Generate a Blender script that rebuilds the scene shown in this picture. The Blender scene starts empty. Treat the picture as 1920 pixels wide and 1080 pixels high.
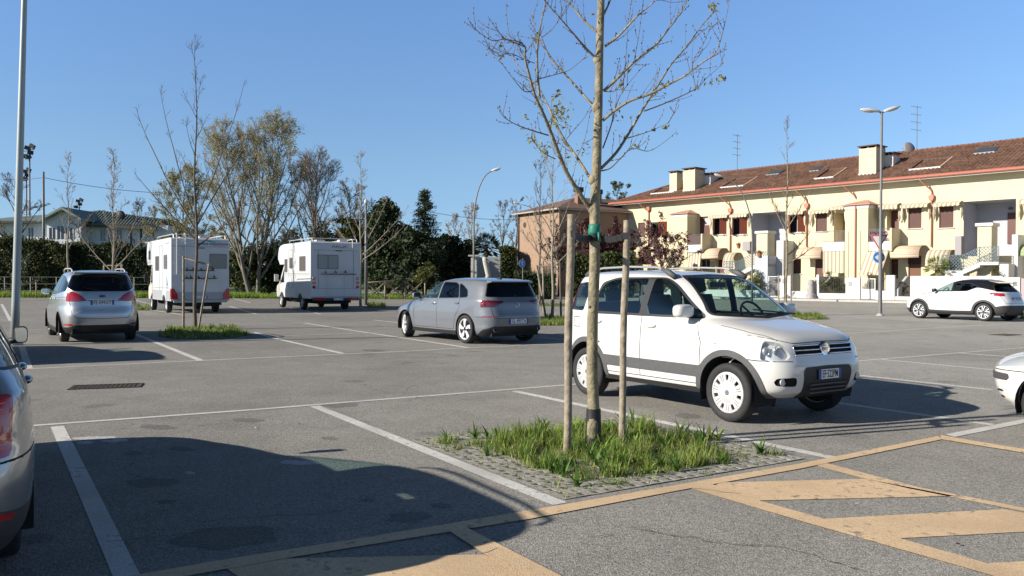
import bpy, bmesh, math, random
import numpy as np
from mathutils import Vector, Matrix
PI = math.pi
rad = math.radians
scn = bpy.context.scene
col = scn.collection

# ---------------------------------------------------------------- camera
H = 1.50                      # eye height of the photographer
FPX = 1559.32                 # focal length in pixels of a 1920 px wide picture
PITCH = rad(-0.612); ROLL = rad(0.2003); YAW = rad(32.107)

def ray(x, y):
    x = x - 960; y = y - 540
    c, s = math.cos(ROLL), math.sin(ROLL); x, y = c*x + s*y, -s*x + c*y
    c, s = math.cos(PITCH), math.sin(PITCH)
    return np.array([x, c*FPX + s*y, s*FPX - c*y])

def G(x, y, z=0.0):           # point of the ground plane seen at a measured spot
    d = ray(x, y); t = (z-H)/d[2]
    return (float(d[0]*t), float(d[1]*t))

def at(x, y, Y):              # point at distance Y
    d = ray(x, y); t = Y/d[1]
    return Vector((float(d[0]*t), Y, float(H+d[2]*t)))

cam_d = bpy.data.cameras.new('camera'); cam = bpy.data.objects.new('camera', cam_d); col.objects.link(cam)
cam_d.sensor_width = 36; cam_d.lens = FPX/1920*36; cam_d.clip_end = 3000; cam_d.clip_start = .05
def _n(v): v = Vector(v); v.normalize(); return v
o0 = Vector(ray(960, 540)); r0 = Vector(ray(1960, 540))-o0; u0 = Vector(ray(960, -460))-o0
cx, cy, cz = _n(r0), _n(u0), _n(-o0)
cam.matrix_world = Matrix(((cx.x, cy.x, cz.x, 0), (cx.y, cy.y, cz.y, 0), (cx.z, cy.z, cz.z, H), (0, 0, 0, 1)))
scn.camera = cam

# ---------------------------------------------------------------- world, sun, exposure
SUN_EL = rad(24.5); SUN_TO = rad(180+20)     # azimuth (from +X, anticlockwise) the sun stands at
w = bpy.data.worlds.new('World'); scn.world = w; w.use_nodes = True
nt = w.node_tree; bg = nt.nodes['Background']
sky = nt.nodes.new('ShaderNodeTexSky'); sky.sky_type = 'NISHITA'; sky.sun_disc = False
sky.sun_elevation = SUN_EL; sky.sun_rotation = rad(90)-SUN_TO
sky.air_density = .7; sky.dust_density = 0; sky.ozone_density = 3.0; sky.altitude = 20
# grade the clear sky with height: deeper and more even blue than the model gives
tcw = nt.nodes.new('ShaderNodeTexCoord'); sp = nt.nodes.new('ShaderNodeSeparateXYZ'); nt.links.new(tcw.outputs['Generated'], sp.inputs[0])
rp = nt.nodes.new('ShaderNodeValToRGB'); nt.links.new(sp.outputs[2], rp.inputs[0]); cr = rp.color_ramp
STOPS = [(0, (.30, .37, .50)), (.05, (.43, .47, .53)), (.14, (.62, .635, .615)), (.33, (.80, .88, .92)), (.46, (.28, .285, .275)), (1, (.18, .185, .185))]
while len(cr.elements) < len(STOPS): cr.elements.new(.5)
for e_, (p_, c_) in zip(cr.elements, STOPS): e_.position = p_; e_.color = (*c_, 1)
vm = nt.nodes.new('ShaderNodeVectorMath'); vm.operation = 'MULTIPLY'; nt.links.new(sky.outputs[0], vm.inputs[0]); nt.links.new(rp.outputs[0], vm.inputs[1])
nt.links.new(vm.outputs[0], bg.inputs[0]); bg.inputs[1].default_value = .136
sd = bpy.data.lights.new('sun', 'SUN'); sun = bpy.data.objects.new('sun', sd); col.objects.link(sun)
sd.energy = 4.6; sd.angle = rad(.53); sd.color = (1, .925, .815)
sdir = Vector((math.cos(SUN_TO)*math.cos(SUN_EL), math.sin(SUN_TO)*math.cos(SUN_EL), math.sin(SUN_EL)))
sun.rotation_euler = sdir.to_track_quat('Z', 'Y').to_euler()
scn.view_settings.view_transform = 'Standard'; scn.view_settings.look = 'None'
scn.view_settings.exposure = 0.8; scn.view_settings.gamma = 1
scn.render.engine = 'CYCLES'
scn.cycles.max_bounces = 8; scn.cycles.transparent_max_bounces = 24

# ---------------------------------------------------------------- tagging
def tag(o, label=None, cat=None, group=None, kind=None):
    if label: o['label'] = label
    if cat: o['category'] = cat
    if group: o['group'] = group
    if kind: o['kind'] = kind
    return o

def empty(name, loc=(0, 0, 0), rz=0, label=None, cat=None, group=None):
    o = bpy.data.objects.new(name, None); col.objects.link(o); o.empty_display_size = .2
    o.location = loc; o.rotation_euler = (0, 0, rz)
    return tag(o, label, cat, group)

def copy_tree(o, parent=None):
    c = o.copy(); col.objects.link(c); c.parent = parent
    for ch in [x for x in bpy.data.objects if x.parent == o]:
        copy_tree(ch, c)
    return c

# ---------------------------------------------------------------- materials
MATS = {}
def nm(name):
    m = bpy.data.materials.new(name); m.use_nodes = True
    t = m.node_tree; b = t.nodes['Principled BSDF']
    return m, t, b

def plain(name, c, rough=.6, metal=0., var=0., scale=8., bump=0., bscale=60., coat=0., spec=.5, ior=1.45, dirt=None):
    """principled material with noise variation of its colour and optional bump"""
    if name in MATS: return MATS[name]
    m, t, b = nm(name); n = t.nodes; l = t.links
    b.inputs['Base Color'].default_value = (*c, 1); b.inputs['Roughness'].default_value = rough
    b.inputs['Metallic'].default_value = metal; b.inputs['IOR'].default_value = ior
    b.inputs['Specular IOR Level'].default_value = spec
    if coat: b.inputs['Coat Weight'].default_value = coat; b.inputs['Coat Roughness'].default_value = .03
    tc = n.new('ShaderNodeTexCoord')
    if var:
        no = n.new('ShaderNodeTexNoise'); no.inputs['Scale'].default_value = scale; no.inputs['Detail'].default_value = 5
        l.new(tc.outputs['Object'], no.inputs['Vector'])
        mr = n.new('ShaderNodeMapRange'); mr.inputs[1].default_value = .3; mr.inputs[2].default_value = .7
        mr.inputs[3].default_value = 1-var; mr.inputs[4].default_value = 1+var
        l.new(no.outputs['Fac'], mr.inputs[0])
        mx = n.new('ShaderNodeVectorMath'); mx.operation = 'SCALE'; mx.inputs[0].default_value = c
        l.new(mr.outputs[0], mx.inputs['Scale']); l.new(mx.outputs[0], b.inputs['Base Color'])
    if bump:
        nb = n.new('ShaderNodeTexNoise'); nb.inputs['Scale'].default_value = bscale; nb.inputs['Detail'].default_value = 4
        l.new(tc.outputs['Object'], nb.inputs['Vector'])
        bp = n.new('ShaderNodeBump'); bp.inputs['Strength'].default_value = bump; bp.inputs['Distance'].default_value = .02
        l.new(nb.outputs['Fac'], bp.inputs['Height']); l.new(bp.outputs[0], b.inputs['Normal'])
    MATS[name] = m
    return m

def glassmat(name, tint, ior=1.5, rough=0.02, dens=1.0):
    """thin car or window glass: tinted see-through with a sky reflection"""
    if name in MATS: return MATS[name]
    m, t, b = nm(name); n = t.nodes; l = t.links
    n.remove(b); out = n['Material Output']
    tr = n.new('ShaderNodeBsdfTransparent'); tr.inputs[0].default_value = (*tint, 1)
    gl = n.new('ShaderNodeBsdfGlossy'); gl.inputs['Roughness'].default_value = rough; gl.inputs[0].default_value = (1, 1, 1, 1)
    fr = n.new('ShaderNodeFresnel'); ge = n.new('ShaderNodeNewGeometry')   # the same reflection from either side of the thin pane
    io = n.new('ShaderNodeMix'); io.data_type = 'FLOAT'; io.inputs[2].default_value = ior; io.inputs[3].default_value = 1/ior
    l.new(ge.outputs['Backfacing'], io.inputs[0]); l.new(io.outputs[0], fr.inputs[0])
    mx = n.new('ShaderNodeMixShader'); l.new(fr.outputs[0], mx.inputs[0]); l.new(tr.outputs[0], mx.inputs[1]); l.new(gl.outputs[0], mx.inputs[2])
    l.new(mx.outputs[0], out.inputs[0]); MATS[name] = m
    return m

# ---------------------------------------------------------------- mesh builder
class MB:
    def __init__(s): s.v = []; s.f = []; s.m = []
    def add(s, vs, fs, mi=0):
        o = len(s.v); s.v.extend([tuple(p) for p in vs]); s.f.extend([tuple(o+i for i in f) for f in fs]); s.m.extend([mi]*len(fs)); return s
    def box(s, c, d, rz=0, mi=0, tilt=None):
        x, y, z = d[0]/2, d[1]/2, d[2]/2
        vs = [Vector((a*x, b*y, e*z)) for e in (-1, 1) for b in (-1, 1) for a in (-1, 1)]
        M = Matrix.Rotation(rz, 3, 'Z')
        if tilt is not None: M = M @ tilt
        vs = [M @ p + Vector(c) for p in vs]
        return s.add(vs, [(0, 2, 3, 1), (4, 5, 7, 6), (0, 1, 5, 4), (2, 6, 7, 3), (0, 4, 6, 2), (1, 3, 7, 5)], mi)
    def b2(s, x0, x1, y0, y1, z0, z1, mi=0):
        return s.box(((x0+x1)/2, (y0+y1)/2, (z0+z1)/2), (x1-x0, y1-y0, z1-z0), 0, mi)
    def tube(s, pts, r, n=8, mi=0, cap=True):
        pts = [Vector(p) for p in pts]; k = len(pts)
        if not hasattr(r, '__len__'): r = [r]*k
        vs = []; up = Vector((0, 0, 1)); pu = None
        for i, p in enumerate(pts):
            d = (pts[min(i+1, k-1)]-pts[max(i-1, 0)])
            if d.length < 1e-9: d = Vector((0, 0, 1))
            d.normalize()
            if pu is None:
                a = d.orthogonal().normalized()
            else:
                a = (pu - d*pu.dot(d))
                a = a.normalized() if a.length > 1e-6 else d.orthogonal().normalized()
            pu = a; b = d.cross(a)
            for j in range(n):
                t = 2*PI*j/n; vs.append(p+(a*math.cos(t)+b*math.sin(t))*r[i])
        fs = [(i*n+j, i*n+(j+1) % n, (i+1)*n+(j+1) % n, (i+1)*n+j) for i in range(k-1) for j in range(n)]
        if cap: fs += [tuple(range(n))[::-1], tuple((k-1)*n+j for j in range(n))]
        return s.add(vs, fs, mi)
    def lathe(s, prof, n=24, c=(0, 0, 0), ax='z', mi=0, M=None):
        vs = []
        for (r, h) in prof:
            for j in range(n):
                t = 2*PI*j/n; x, y = r*math.cos(t), r*math.sin(t)
                p = Vector((x, y, h)) if ax == 'z' else (Vector((x, h, y)) if ax == 'y' else Vector((h, x, y)))
                if M is not None: p = M @ p
                vs.append(p+Vector(c))
        k = len(prof)
        return s.add(vs, [(i*n+j, i*n+(j+1) % n, (i+1)*n+(j+1) % n, (i+1)*n+j) for i in range(k-1) for j in range(n)], mi)
    def prism(s, poly, f0, f1, mi=0):
        """poly 2-D points; f0, f1 map a 2-D point to the two faces"""
        n = len(poly); vs = [f0(*p) for p in poly]+[f1(*p) for p in poly]
        fs = [tuple(range(n)), tuple(range(n, 2*n))[::-1]]+[(i, i+n, (i+1) % n+n, (i+1) % n) for i in range(n)]
        return s.add(vs, fs, mi)
    def sphere(s, c, r, n=10, mi=0):
        if not hasattr(r, '__len__'): r = (r, r, r)
        vs = [(c[0]+r[0]*math.sin(PI*i/n)*math.cos(2*PI*j/n), c[1]+r[1]*math.sin(PI*i/n)*math.sin(2*PI*j/n), c[2]+r[2]*math.cos(PI*i/n)) for i in range(n+1) for j in range(n)]
        return s.add(vs, [(i*n+j, (i+1)*n+j, (i+1)*n+(j+1) % n, i*n+(j+1) % n) for i in range(n) for j in range(n)], mi)
    def build(s, name, mats, parent=None, smooth=False, bevel=0, fixn=True, ang=None):
        me = bpy.data.meshes.new(name); me.from_pydata([tuple(v) for v in s.v], [], s.f)
        if not isinstance(mats, (list, tuple)): mats = [mats]
        for m in mats: me.materials.append(m)
        if len(mats) > 1: me.polygons.foreach_set('material_index', s.m)
        if fixn:
            bm = bmesh.new(); bm.from_mesh(me); bmesh.ops.recalc_face_normals(bm, faces=bm.faces); bm.to_mesh(me); bm.free()
        if smooth:
            me.polygons.foreach_set('use_smooth', [True]*len(me.polygons))
            if ang is not None and hasattr(me, 'set_sharp_from_angle'): me.set_sharp_from_angle(angle=rad(ang))
        me.update()
        o = bpy.data.objects.new(name, me); col.objects.link(o)
        if parent is not None: o.parent = parent
        if bevel:
            b = o.modifiers.new('b', 'BEVEL'); b.width = bevel; b.segments = 2; b.limit_method = 'ANGLE'; b.angle_limit = rad(40)
        return o

def text_mesh(name, s, size, m, parent, M, ext=.001, bold=0., spacing=1., align='CENTER', fit=None):
    """lettering as a real mesh; M places its XY plane"""
    c = bpy.data.curves.new(name, 'FONT'); c.body = s; c.size = size; c.extrude = ext; c.offset = bold
    c.align_x = align; c.align_y = 'CENTER'; c.space_character = spacing; c.resolution_u = 2
    to = bpy.data.objects.new('t', c); me = bpy.data.meshes.new_from_object(to)
    bpy.data.objects.remove(to); bpy.data.curves.remove(c)
    me.name = name; me.materials.clear(); me.materials.append(m)
    if fit and len(me.vertices):
        xs = [v.co.x for v in me.vertices]; k = fit/max(1e-6, max(xs)-min(xs)); me.transform(Matrix.Diagonal((min(k, 1.25), 1, 1, 1)))
    me.transform(M)
    o = bpy.data.objects.new(name, me); col.objects.link(o)
    if parent is not None: o.parent = parent
    return o
# ================================================================ the ground
def asphalt_mat(name, base, fine=1.0, crack=0.5):
    m, t, b = nm(name); n = t.nodes; l = t.links
    tc = n.new('ShaderNodeTexCoord'); ob = tc.outputs['Object']
    def noise(sc, det=3, dist=0., rough=.55):
        x = n.new('ShaderNodeTexNoise'); x.inputs['Scale'].default_value = sc; x.inputs['Detail'].default_value = det
        x.inputs['Distortion'].default_value = dist; x.inputs['Roughness'].default_value = rough
        l.new(ob, x.inputs['Vector']); return x.outputs['Fac']
    def mr(v, a, b_, c, d):
        x = n.new('ShaderNodeMapRange'); x.inputs[1].default_value = a; x.inputs[2].default_value = b_
        x.inputs[3].default_value = c; x.inputs[4].default_value = d; l.new(v, x.inputs[0]); return x.outputs[0]
    def mul(a, b_):
        x = n.new('ShaderNodeMath'); x.operation = 'MULTIPLY'; l.new(a, x.inputs[0]); l.new(b_, x.inputs[1]); return x.outputs[0]
    big = mr(noise(.22, 4, .6), .3, .7, .84, 1.14)
    mid = mr(noise(1.7, 5, .3), .3, .72, .9, 1.1)
    v = n.new('ShaderNodeTexVoronoi'); v.inputs['Scale'].default_value = 95; l.new(ob, v.inputs['Vector'])
    spk = n.new('ShaderNodeSeparateColor'); l.new(v.outputs['Color'], spk.inputs[0])
    stones = mr(spk.outputs[0], 0, 1, 1-.38*fine, 1+.42*fine)
    fn = mr(noise(38, 6, 0, .75), .3, .7, .8, 1.2)
    tot = mul(mul(big, mid), mul(stones, fn))
    # cracks: edges of large distorted cells, kept only where a broad noise allows them
    nz = n.new('ShaderNodeTexNoise'); nz.inputs['Scale'].default_value = 1.1; nz.inputs['Detail'].default_value = 6; l.new(ob, nz.inputs['Vector'])
    mixv = n.new('ShaderNodeVectorMath'); mixv.operation = 'MULTIPLY_ADD'; mixv.inputs[1].default_value = (1.5, 1.5, 0)
    l.new(nz.outputs['Color'], mixv.inputs[0]); l.new(ob, mixv.inputs[2])
    vc = n.new('ShaderNodeTexVoronoi'); vc.feature = 'DISTANCE_TO_EDGE'; vc.inputs['Scale'].default_value = .27; l.new(mixv.outputs[0], vc.inputs['Vector'])
    ck = mr(vc.outputs['Distance'], 0, .0028, 1-crack, 1)
    msk = mr(noise(.35, 2), .5, .56, 0, 1)
    one = n.new('ShaderNodeMix'); one.data_type = 'FLOAT'; one.inputs[2].default_value = 1; l.new(msk, one.inputs[0]); l.new(ck, one.inputs[3])
    tot = mul(tot, one.outputs[0])
    # oil and tar spots
    vs = n.new('ShaderNodeTexVoronoi'); vs.inputs['Scale'].default_value = .75; vs.inputs['Randomness'].default_value = 1
    nz2 = n.new('ShaderNodeVectorMath'); nz2.operation = 'MULTIPLY_ADD'; nz2.inputs[1].default_value = (.5, .5, 0); l.new(nz.outputs['Color'], nz2.inputs[0]); l.new(ob, nz2.inputs[2])
    l.new(nz2.outputs[0], vs.inputs['Vector'])
    tot = mul(tot, mr(vs.outputs['Distance'], .09, .15, .72, 1))
    # base colour grows paler towards the houses, with a noisy border
    sx = n.new('ShaderNodeSeparateXYZ'); l.new(ob, sx.inputs[0]); wv = n.new('ShaderNodeMath'); wv.operation = 'MULTIPLY_ADD'; wv.inputs[1].default_value = 3.0; l.new(nz.outputs['Fac'], wv.inputs[0]); l.new(sx.outputs[0], wv.inputs[2])
    tot = mul(tot, mr(wv.outputs[0], -2, 14, .98, 1.42))
    sc = n.new('ShaderNodeVectorMath'); sc.operation = 'SCALE'; sc.inputs[0].default_value = base; l.new(tot, sc.inputs['Scale'])
    l.new(sc.outputs[0], b.inputs['Base Color']); b.inputs['Roughness'].default_value = .85
    b.inputs['Specular IOR Level'].default_value = .35
    bp = n.new('ShaderNodeBump'); bp.inputs['Strength'].default_value = .55; bp.inputs['Distance'].default_value = .006
    l.new(v.outputs['Distance'], bp.inputs['Height']); l.new(bp.outputs[0], b.inputs['Normal'])
    MATS[name] = m; return m

def paint_mat(name, base, wear=.5):
    """road paint, worn through to the asphalt in patches and cracked"""
    m, t, b = nm(name); n = t.nodes; l = t.links
    tc = n.new('ShaderNodeTexCoord'); ob = tc.outputs['Object']
    no = n.new('ShaderNodeTexNoise'); no.inputs['Scale'].default_value = 14; no.inputs['Detail'].default_value = 8; no.inputs['Roughness'].default_value = .7; l.new(ob, no.inputs['Vector'])
    no2 = n.new('ShaderNodeTexNoise'); no2.inputs['Scale'].default_value = 1.3; no2.inputs['Detail'].default_value = 3; l.new(ob, no2.inputs['Vector'])
    ad = n.new('ShaderNodeMath'); ad.operation = 'ADD'; l.new(no.outputs['Fac'], ad.inputs[0])
    m2 = n.new('ShaderNodeMath'); m2.operation = 'MULTIPLY'; m2.inputs[1].default_value = .55; l.new(no2.outputs['Fac'], m2.inputs[0]); l.new(m2.outputs[0], ad.inputs[1])
    mr = n.new('ShaderNodeMapRange'); mr.inputs[1].default_value = .845+.06*(1-wear); mr.inputs[2].default_value = .97+.06*(1-wear); l.new(ad.outputs[0], mr.inputs[0])
    v = n.new('ShaderNodeTexVoronoi'); v.inputs['Scale'].default_value = 95; l.new(ob, v.inputs['Vector'])
    sp = n.new('ShaderNodeSeparateColor'); l.new(v.outputs['Color'], sp.inputs[0])
    mm = n.new('ShaderNodeMapRange'); mm.inputs[3].default_value = .86; mm.inputs[4].default_value = 1.1; l.new(sp.outputs[0], mm.inputs[0])
    mg = n.new('ShaderNodeMapRange'); mg.inputs[1].default_value = .3; mg.inputs[2].default_value = .7; mg.inputs[3].default_value = .78; mg.inputs[4].default_value = 1.08; l.new(no2.outputs['Fac'], mg.inputs[0])
    mmm = n.new('ShaderNodeMath'); mmm.operation = 'MULTIPLY'; l.new(mm.outputs[0], mmm.inputs[0]); l.new(mg.outputs[0], mmm.inputs[1])
    sc = n.new('ShaderNodeVectorMath'); sc.operation = 'SCALE'; sc.inputs[0].default_value = base; l.new(mmm.outputs[0], sc.inputs['Scale'])
    mx = n.new('ShaderNodeMix'); mx.data_type = 'RGBA'; l.new(mr.outputs[0], mx.inputs[0]); l.new(sc.outputs[0], mx.inputs[6]); mx.inputs[7].default_value = (.15, .145, .14, 1)
    l.new(mx.outputs[2], b.inputs['Base Color']); b.inputs['Roughness'].default_value = .75
    bp = n.new('ShaderNodeBump'); bp.inputs['Strength'].default_value = .35; bp.inputs['Distance'].default_value = .005
    l.new(v.outputs['Distance'], bp.inputs['Height']); l.new(bp.outputs[0], b.inputs['Normal'])
    MATS[name] = m; return m

ASPH = asphalt_mat('asphalt', (.232, .221, .200))
ROAD = asphalt_mat('road_asphalt', (.232, .221, .200), .5)
WHITE = paint_mat('white_paint', (.60, .59, .56))
YEL = paint_mat('yellow_paint', (.67, .485, .295), .9)
SOIL = plain('soil', (.10, .085, .055), .95, var=.35, scale=6, bump=.6, bscale=20)
TURF = plain('turf', (.085, .13, .035), .95, var=.4, scale=2.5, bump=.6, bscale=30)
CONC = plain('concrete', (.36, .35, .32), .9, var=.15, scale=5, bump=.3, bscale=60)
PAVER = plain('paver_concrete', (.31, .30, .265), .9, var=.30, scale=9, bump=.4, bscale=80)

def sheet(name, pts, z, m, kind='structure', sub=0):
    me = bpy.data.meshes.new(name); me.from_pydata([(p[0], p[1], z) for p in pts], [], [tuple(range(len(pts)))])
    me.materials.append(m); o = bpy.data.objects.new(name, me); col.objects.link(o)
    if me.polygons[0].normal.z < 0: me.flip_normals()
    o['kind'] = kind; return o

sheet('ground', [(1400*math.cos(a*PI/18), 1400*math.sin(a*PI/18)) for a in range(36)], -.03, TURF)
sheet('car_park', [(-75, -20), (95, -20), (95, 45), (24, 68), (20, 120), (3, 120), (0, 62.5), (-75, 62.5)], 0, ASPH)

def ribbon(pts, wd, z, mb):
    """flat line of constant width through ground points"""
    P = [Vector((p[0], p[1])) for p in pts]; L = []; R = []
    for i, p in enumerate(P):
        d = (P[min(i+1, len(P)-1)]-P[max(i-1, 0)]).normalized(); q = Vector((-d.y, d.x))*wd/2
        L.append(p+q); R.append(p-q)
    n = len(P)
    mb.add([(p.x, p.y, z) for p in L+R], [(i, i+n, i+n+1, i+1) for i in range(n-1)])

DA = Vector((math.cos(YAW), math.sin(YAW))); DB = Vector((-math.sin(YAW), math.cos(YAW)))
def UV(u, v): return (DA.x*u+DB.x*v, DA.y*u+DB.y*v)
def toUV(p): return (DA.x*p[0]+DA.y*p[1], DB.x*p[0]+DB.y*p[1])
LW = .12
def lines(name, segs, m=None, wd=LW, z=.004, ext=0):
    mb = MB()
    for s in segs:
        ribbon([G(*p) for p in s], wd, z, mb)
    o = mb.build(name, m or WHITE, fixn=False); o['kind'] = 'structure'
    for p in o.data.polygons:
        if p.normal.z < 0: o.data.flip_normals(); break
    return o
# the long lines closing the rows
lines('row_line', [[(20, 801.5), (480, 768.3), (588, 759.5), (1061, 722.2), (1604.5, 677.5), (1920, 652)],
                   [(-60, 697), (63.9, 691.3), (420, 674.2), (756.5, 659.2), (869.6, 652.5), (1062, 644.5), (1250, 636)],
                   [(1560, 626), (1655, 622.3), (1720, 617), (1920, 605)]], wd=.09)
# stall dividers (they start just under the row line, one layer lower)
divs = [[(107.5, 799.5), (236, 1077), (262, 1135)], [(590, 761.5), (1050, 945)], [(965, 733.5), (1527.8, 851.7), (1560, 858)],
        [(1280, 707), (1564.8, 754.6), (1861, 796.7)], [(1410, 695), (1605.7, 703.3), (1860, 731)], [(1652, 674), (1858.6, 693), (2050, 712)], [(1797, 662), (1875.4, 667.8), (2000, 676)],
        [(41, 650), (54, 691)], [(3, 570), (20, 602)], [(254, 626.7), (376.4, 676)], [(478, 623.5), (506.8, 632.6), (643, 663)], [(571.4, 605.9), (676.8, 622), (878, 652)],
        [(1010, 655-23), (1150, 648)], [(225, 555), (285, 571)], [(260, 577), (340, 590)], [(425, 556), (470, 568)], [(430, 574), (480, 589)], [(545, 577), (602, 589)], [(700, 600), (790, 610)],
        [(1440, 604), (1620, 613)], [(1580, 593), (1800, 606)]]
mb = MB()
for s in divs: ribbon([G(*p) for p in s], .12, .0025, mb)
o = mb.build('divider_line', WHITE, fixn=False); o['kind'] = 'structure'
if o.data.polygons[0].normal.z < 0: o.data.flip_normals()
# middle lines of the far double rows
lines('middle_line', [[(25, 619.5), (80, 618), (250, 613), (420, 608.4), (570.6, 605.7), (740, 602.5)], [(240, 634), (260, 633), (520, 630.5), (740, 623)], [(0, 600), (20, 601)], [(300, 593), (480, 590), (790, 585.5), (860, 584)]], wd=.08, z=.005)
def polypix(name, polys, z, m):
    mb = MB()
    for p in polys: mb.add([(*G(*q), z) for q in p], [tuple(range(len(p)))])
    o = mb.build(name, m, fixn=False); o['kind'] = 'structure'
    bm = bmesh.new(); bm.from_mesh(o.data)
    for f in bm.faces:
        f.normal_update()
        if f.normal.z < 0: f.normal_flip()
    bm.to_mesh(o.data); bm.free(); return o
# yellow disabled bays: the edge line, then the hatching one layer higher and lower
polypix('yellow_edge_line', [[(200, 1090), (400, 1054.3), (700, 1007), (1066, 946), (1500, 870.3), (1758, 818.9), (1768, 824.4), (1500, 880), (1270, 921.5), (996, 974), (839, 999.4), (524, 1050.7), (262, 1098)]], .0065, YEL)
polypix('yellow_hatching', [[(524, 1049), (906, 1041), (960, 1062), (1010, 1100), (760, 1200), (480, 1105), (420, 1064)],
                            [(1350, 905.6), (1622.6, 898.7), (1790, 931), (1419, 939.5), (1330, 918)], [(1541, 974), (1883, 955.7), (2000, 978), (2000, 994), (1683.7, 1010.7)],
                            [(1846.7, 1057.6), (2050, 1047), (2150, 1120), (1990, 1130)], [(1535, 867), (1553, 870), (1720.4, 914), (1920, 953), (2050, 984), (2050, 992), (1920, 960), (1700, 916), (1626.7, 899.5), (1533, 875)]], .0045, YEL)
polypix('yellow_bay_line', [[(838, 995), (870, 989), (1048, 1080), (1120, 1120), (1060, 1130), (910, 1042)],
                            [(1285, 913), (1322, 905), (1419, 939.5), (1541, 974), (1683.7, 1010.7), (1846.7, 1057.6), (2000, 1104), (1960, 1115), (1855, 1080), (1541, 990.4), (1420, 955), (1298.7, 919)],
                            [(1764, 817), (1781.5, 820.5), (1920, 843.7), (2060, 866), (2060, 874), (1920, 850.5), (1764, 825)]], .0085, YEL)
polypix('white_edge_line', [[(1773, 815), (1907.8, 788.7), (2050, 757), (2050, 766), (1912, 795.7), (1790, 820)]], .0045, WHITE)
# cracks
CRK = plain('crack', (.035, .034, .032), .95)
rng = random.Random(4)
def crack(pts, wd=.012):
    P = [Vector(G(*p)) for p in pts]; Q = []
    for a, b in zip(P, P[1:]):
        k = max(2, int((b-a).length/.05))
        for i in range(k): Q.append(a.lerp(b, i/k)+Vector((rng.gauss(0, .011), rng.gauss(0, .016))))
    mb = MB(); L = []
    n = len(Q)
    for i, p in enumerate(Q):
        w_ = wd*rng.uniform(.25, 1)*(1 if 0 < i < n-1 else .1); L.append((p.x, p.y+w_/2, .0095)); L.append((p.x, p.y-w_/2, .0095))
    mb.add(L, [(2*i, 2*i+1, 2*i+3, 2*i+2) for i in range(n-1)])
    o = mb.build('asphalt_crack', CRK, fixn=False); o['kind'] = 'structure'
    if o.data.polygons[0].normal.z < 0: o.data.flip_normals()
crack([(1180, 992), (1268, 1006.7), (1341.5, 1019), (1463.7, 1027), (1525, 1043), (1626.7, 1078), (1660, 1100)])
crack([(1165, 1000), (1110, 1012), (1060, 1030)], .008)
crack([(310, 985), (470, 973), (630, 963), (690, 935), (735, 908), (790, 898)])
crack([(185, 1018), (300, 1010), (400, 995), (480, 978)], .009)
crack([(1290, 918), (1340, 922), (1380, 928), (1412, 940)], .01)
crack([(905, 1038), (935, 1034), (960, 1040)], .01)
crack([(600, 765), (640, 775), (700, 800), (720, 830)], .008)
crack([(740, 695), (790, 690), (820, 676), (812, 668)], .012)
# tar repairs, oil spots and a patch of scraped old paint
TAR = asphalt_mat('tar_patch', (.155, .147, .135), .8); OLDP = plain('old_paint', (.42, .42, .41), .85, var=.3, scale=30)
def blot(px, py, wpx, hpx, m, seed, nm_='tar_patch', z=.0015):
    r_ = random.Random(seed); P = []; n = 26
    for i in range(n): a = 2*PI*i/n; k = 1+.16*math.sin(2*a+seed)+.10*math.sin(5*a+seed*2)+r_.uniform(-.06, .06); P.append(G(px+wpx/2*k*math.cos(a), py+hpx/2*k*math.sin(a)))
    sheet(nm_, P, z, m)
for i, b_ in enumerate([(295, 801, 66, 9), (465, 788, 52, 8), (287, 905, 84, 20), (425, 1008, 190, 42), (768, 970, 92, 18), (826, 948, 44, 9), (340, 842, 46, 8), (618, 822, 30, 7), (312, 941, 34, 9), (70, 1010, 60, 18), (690, 538+400, 30, 6), (250, 850, 40, 7), (1290, 780, 50, 9), (700, 657, 40, 4), (1525, 720, 40, 7), (640, 760, 60, 9)]): blot(*b_, TAR, i)
for i, b_ in enumerate([(178, 822, 74, 8), (215, 826, 50, 7), (160, 830, 40, 5), (357, 887, 20, 5), (560, 868, 70, 9), (1855, 952, 9, 3), (1607, 944, 8, 3)]): blot(*b_, OLDP, i+40, 'scraped_paint', .0018)
# drain gratings
def grate(px, py, lx, ly, rz, label):
    x, y = G(px, py); r = empty('drain_grate', (x, y, 0), rz, label, 'drain grate')
    f = MB(); m_ = plain('cast_iron', (.085, .06, .045), .8, .3, var=.3, scale=20)
    for s in (-1, 1): f.box((0, s*ly/2, .006), (lx+.04, .03, .012)); f.box((s*lx/2, 0, .007), (.03, ly-.03, .010))
    f.build('frame', m_, r)
    b = MB(); n = int(lx/.055)
    for i in range(n): b.box((-lx/2+(i+.5)*lx/n, 0, .005), (lx/n*.5, ly-.034, .008))
    b.build('bars', m_, r)
    g = MB(); g.box((0, 0, .003), (lx-.02, ly-.02, .001)); g.build('gully', CRK, r)
grate(200, 725, .86, .42, rad(18), 'rusty slotted drain grate in the asphalt by the silver people carrier')
grate(1885, 628, .8, .45, rad(32), 'dark drain grate in the asphalt in front of the white crossover')

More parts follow.
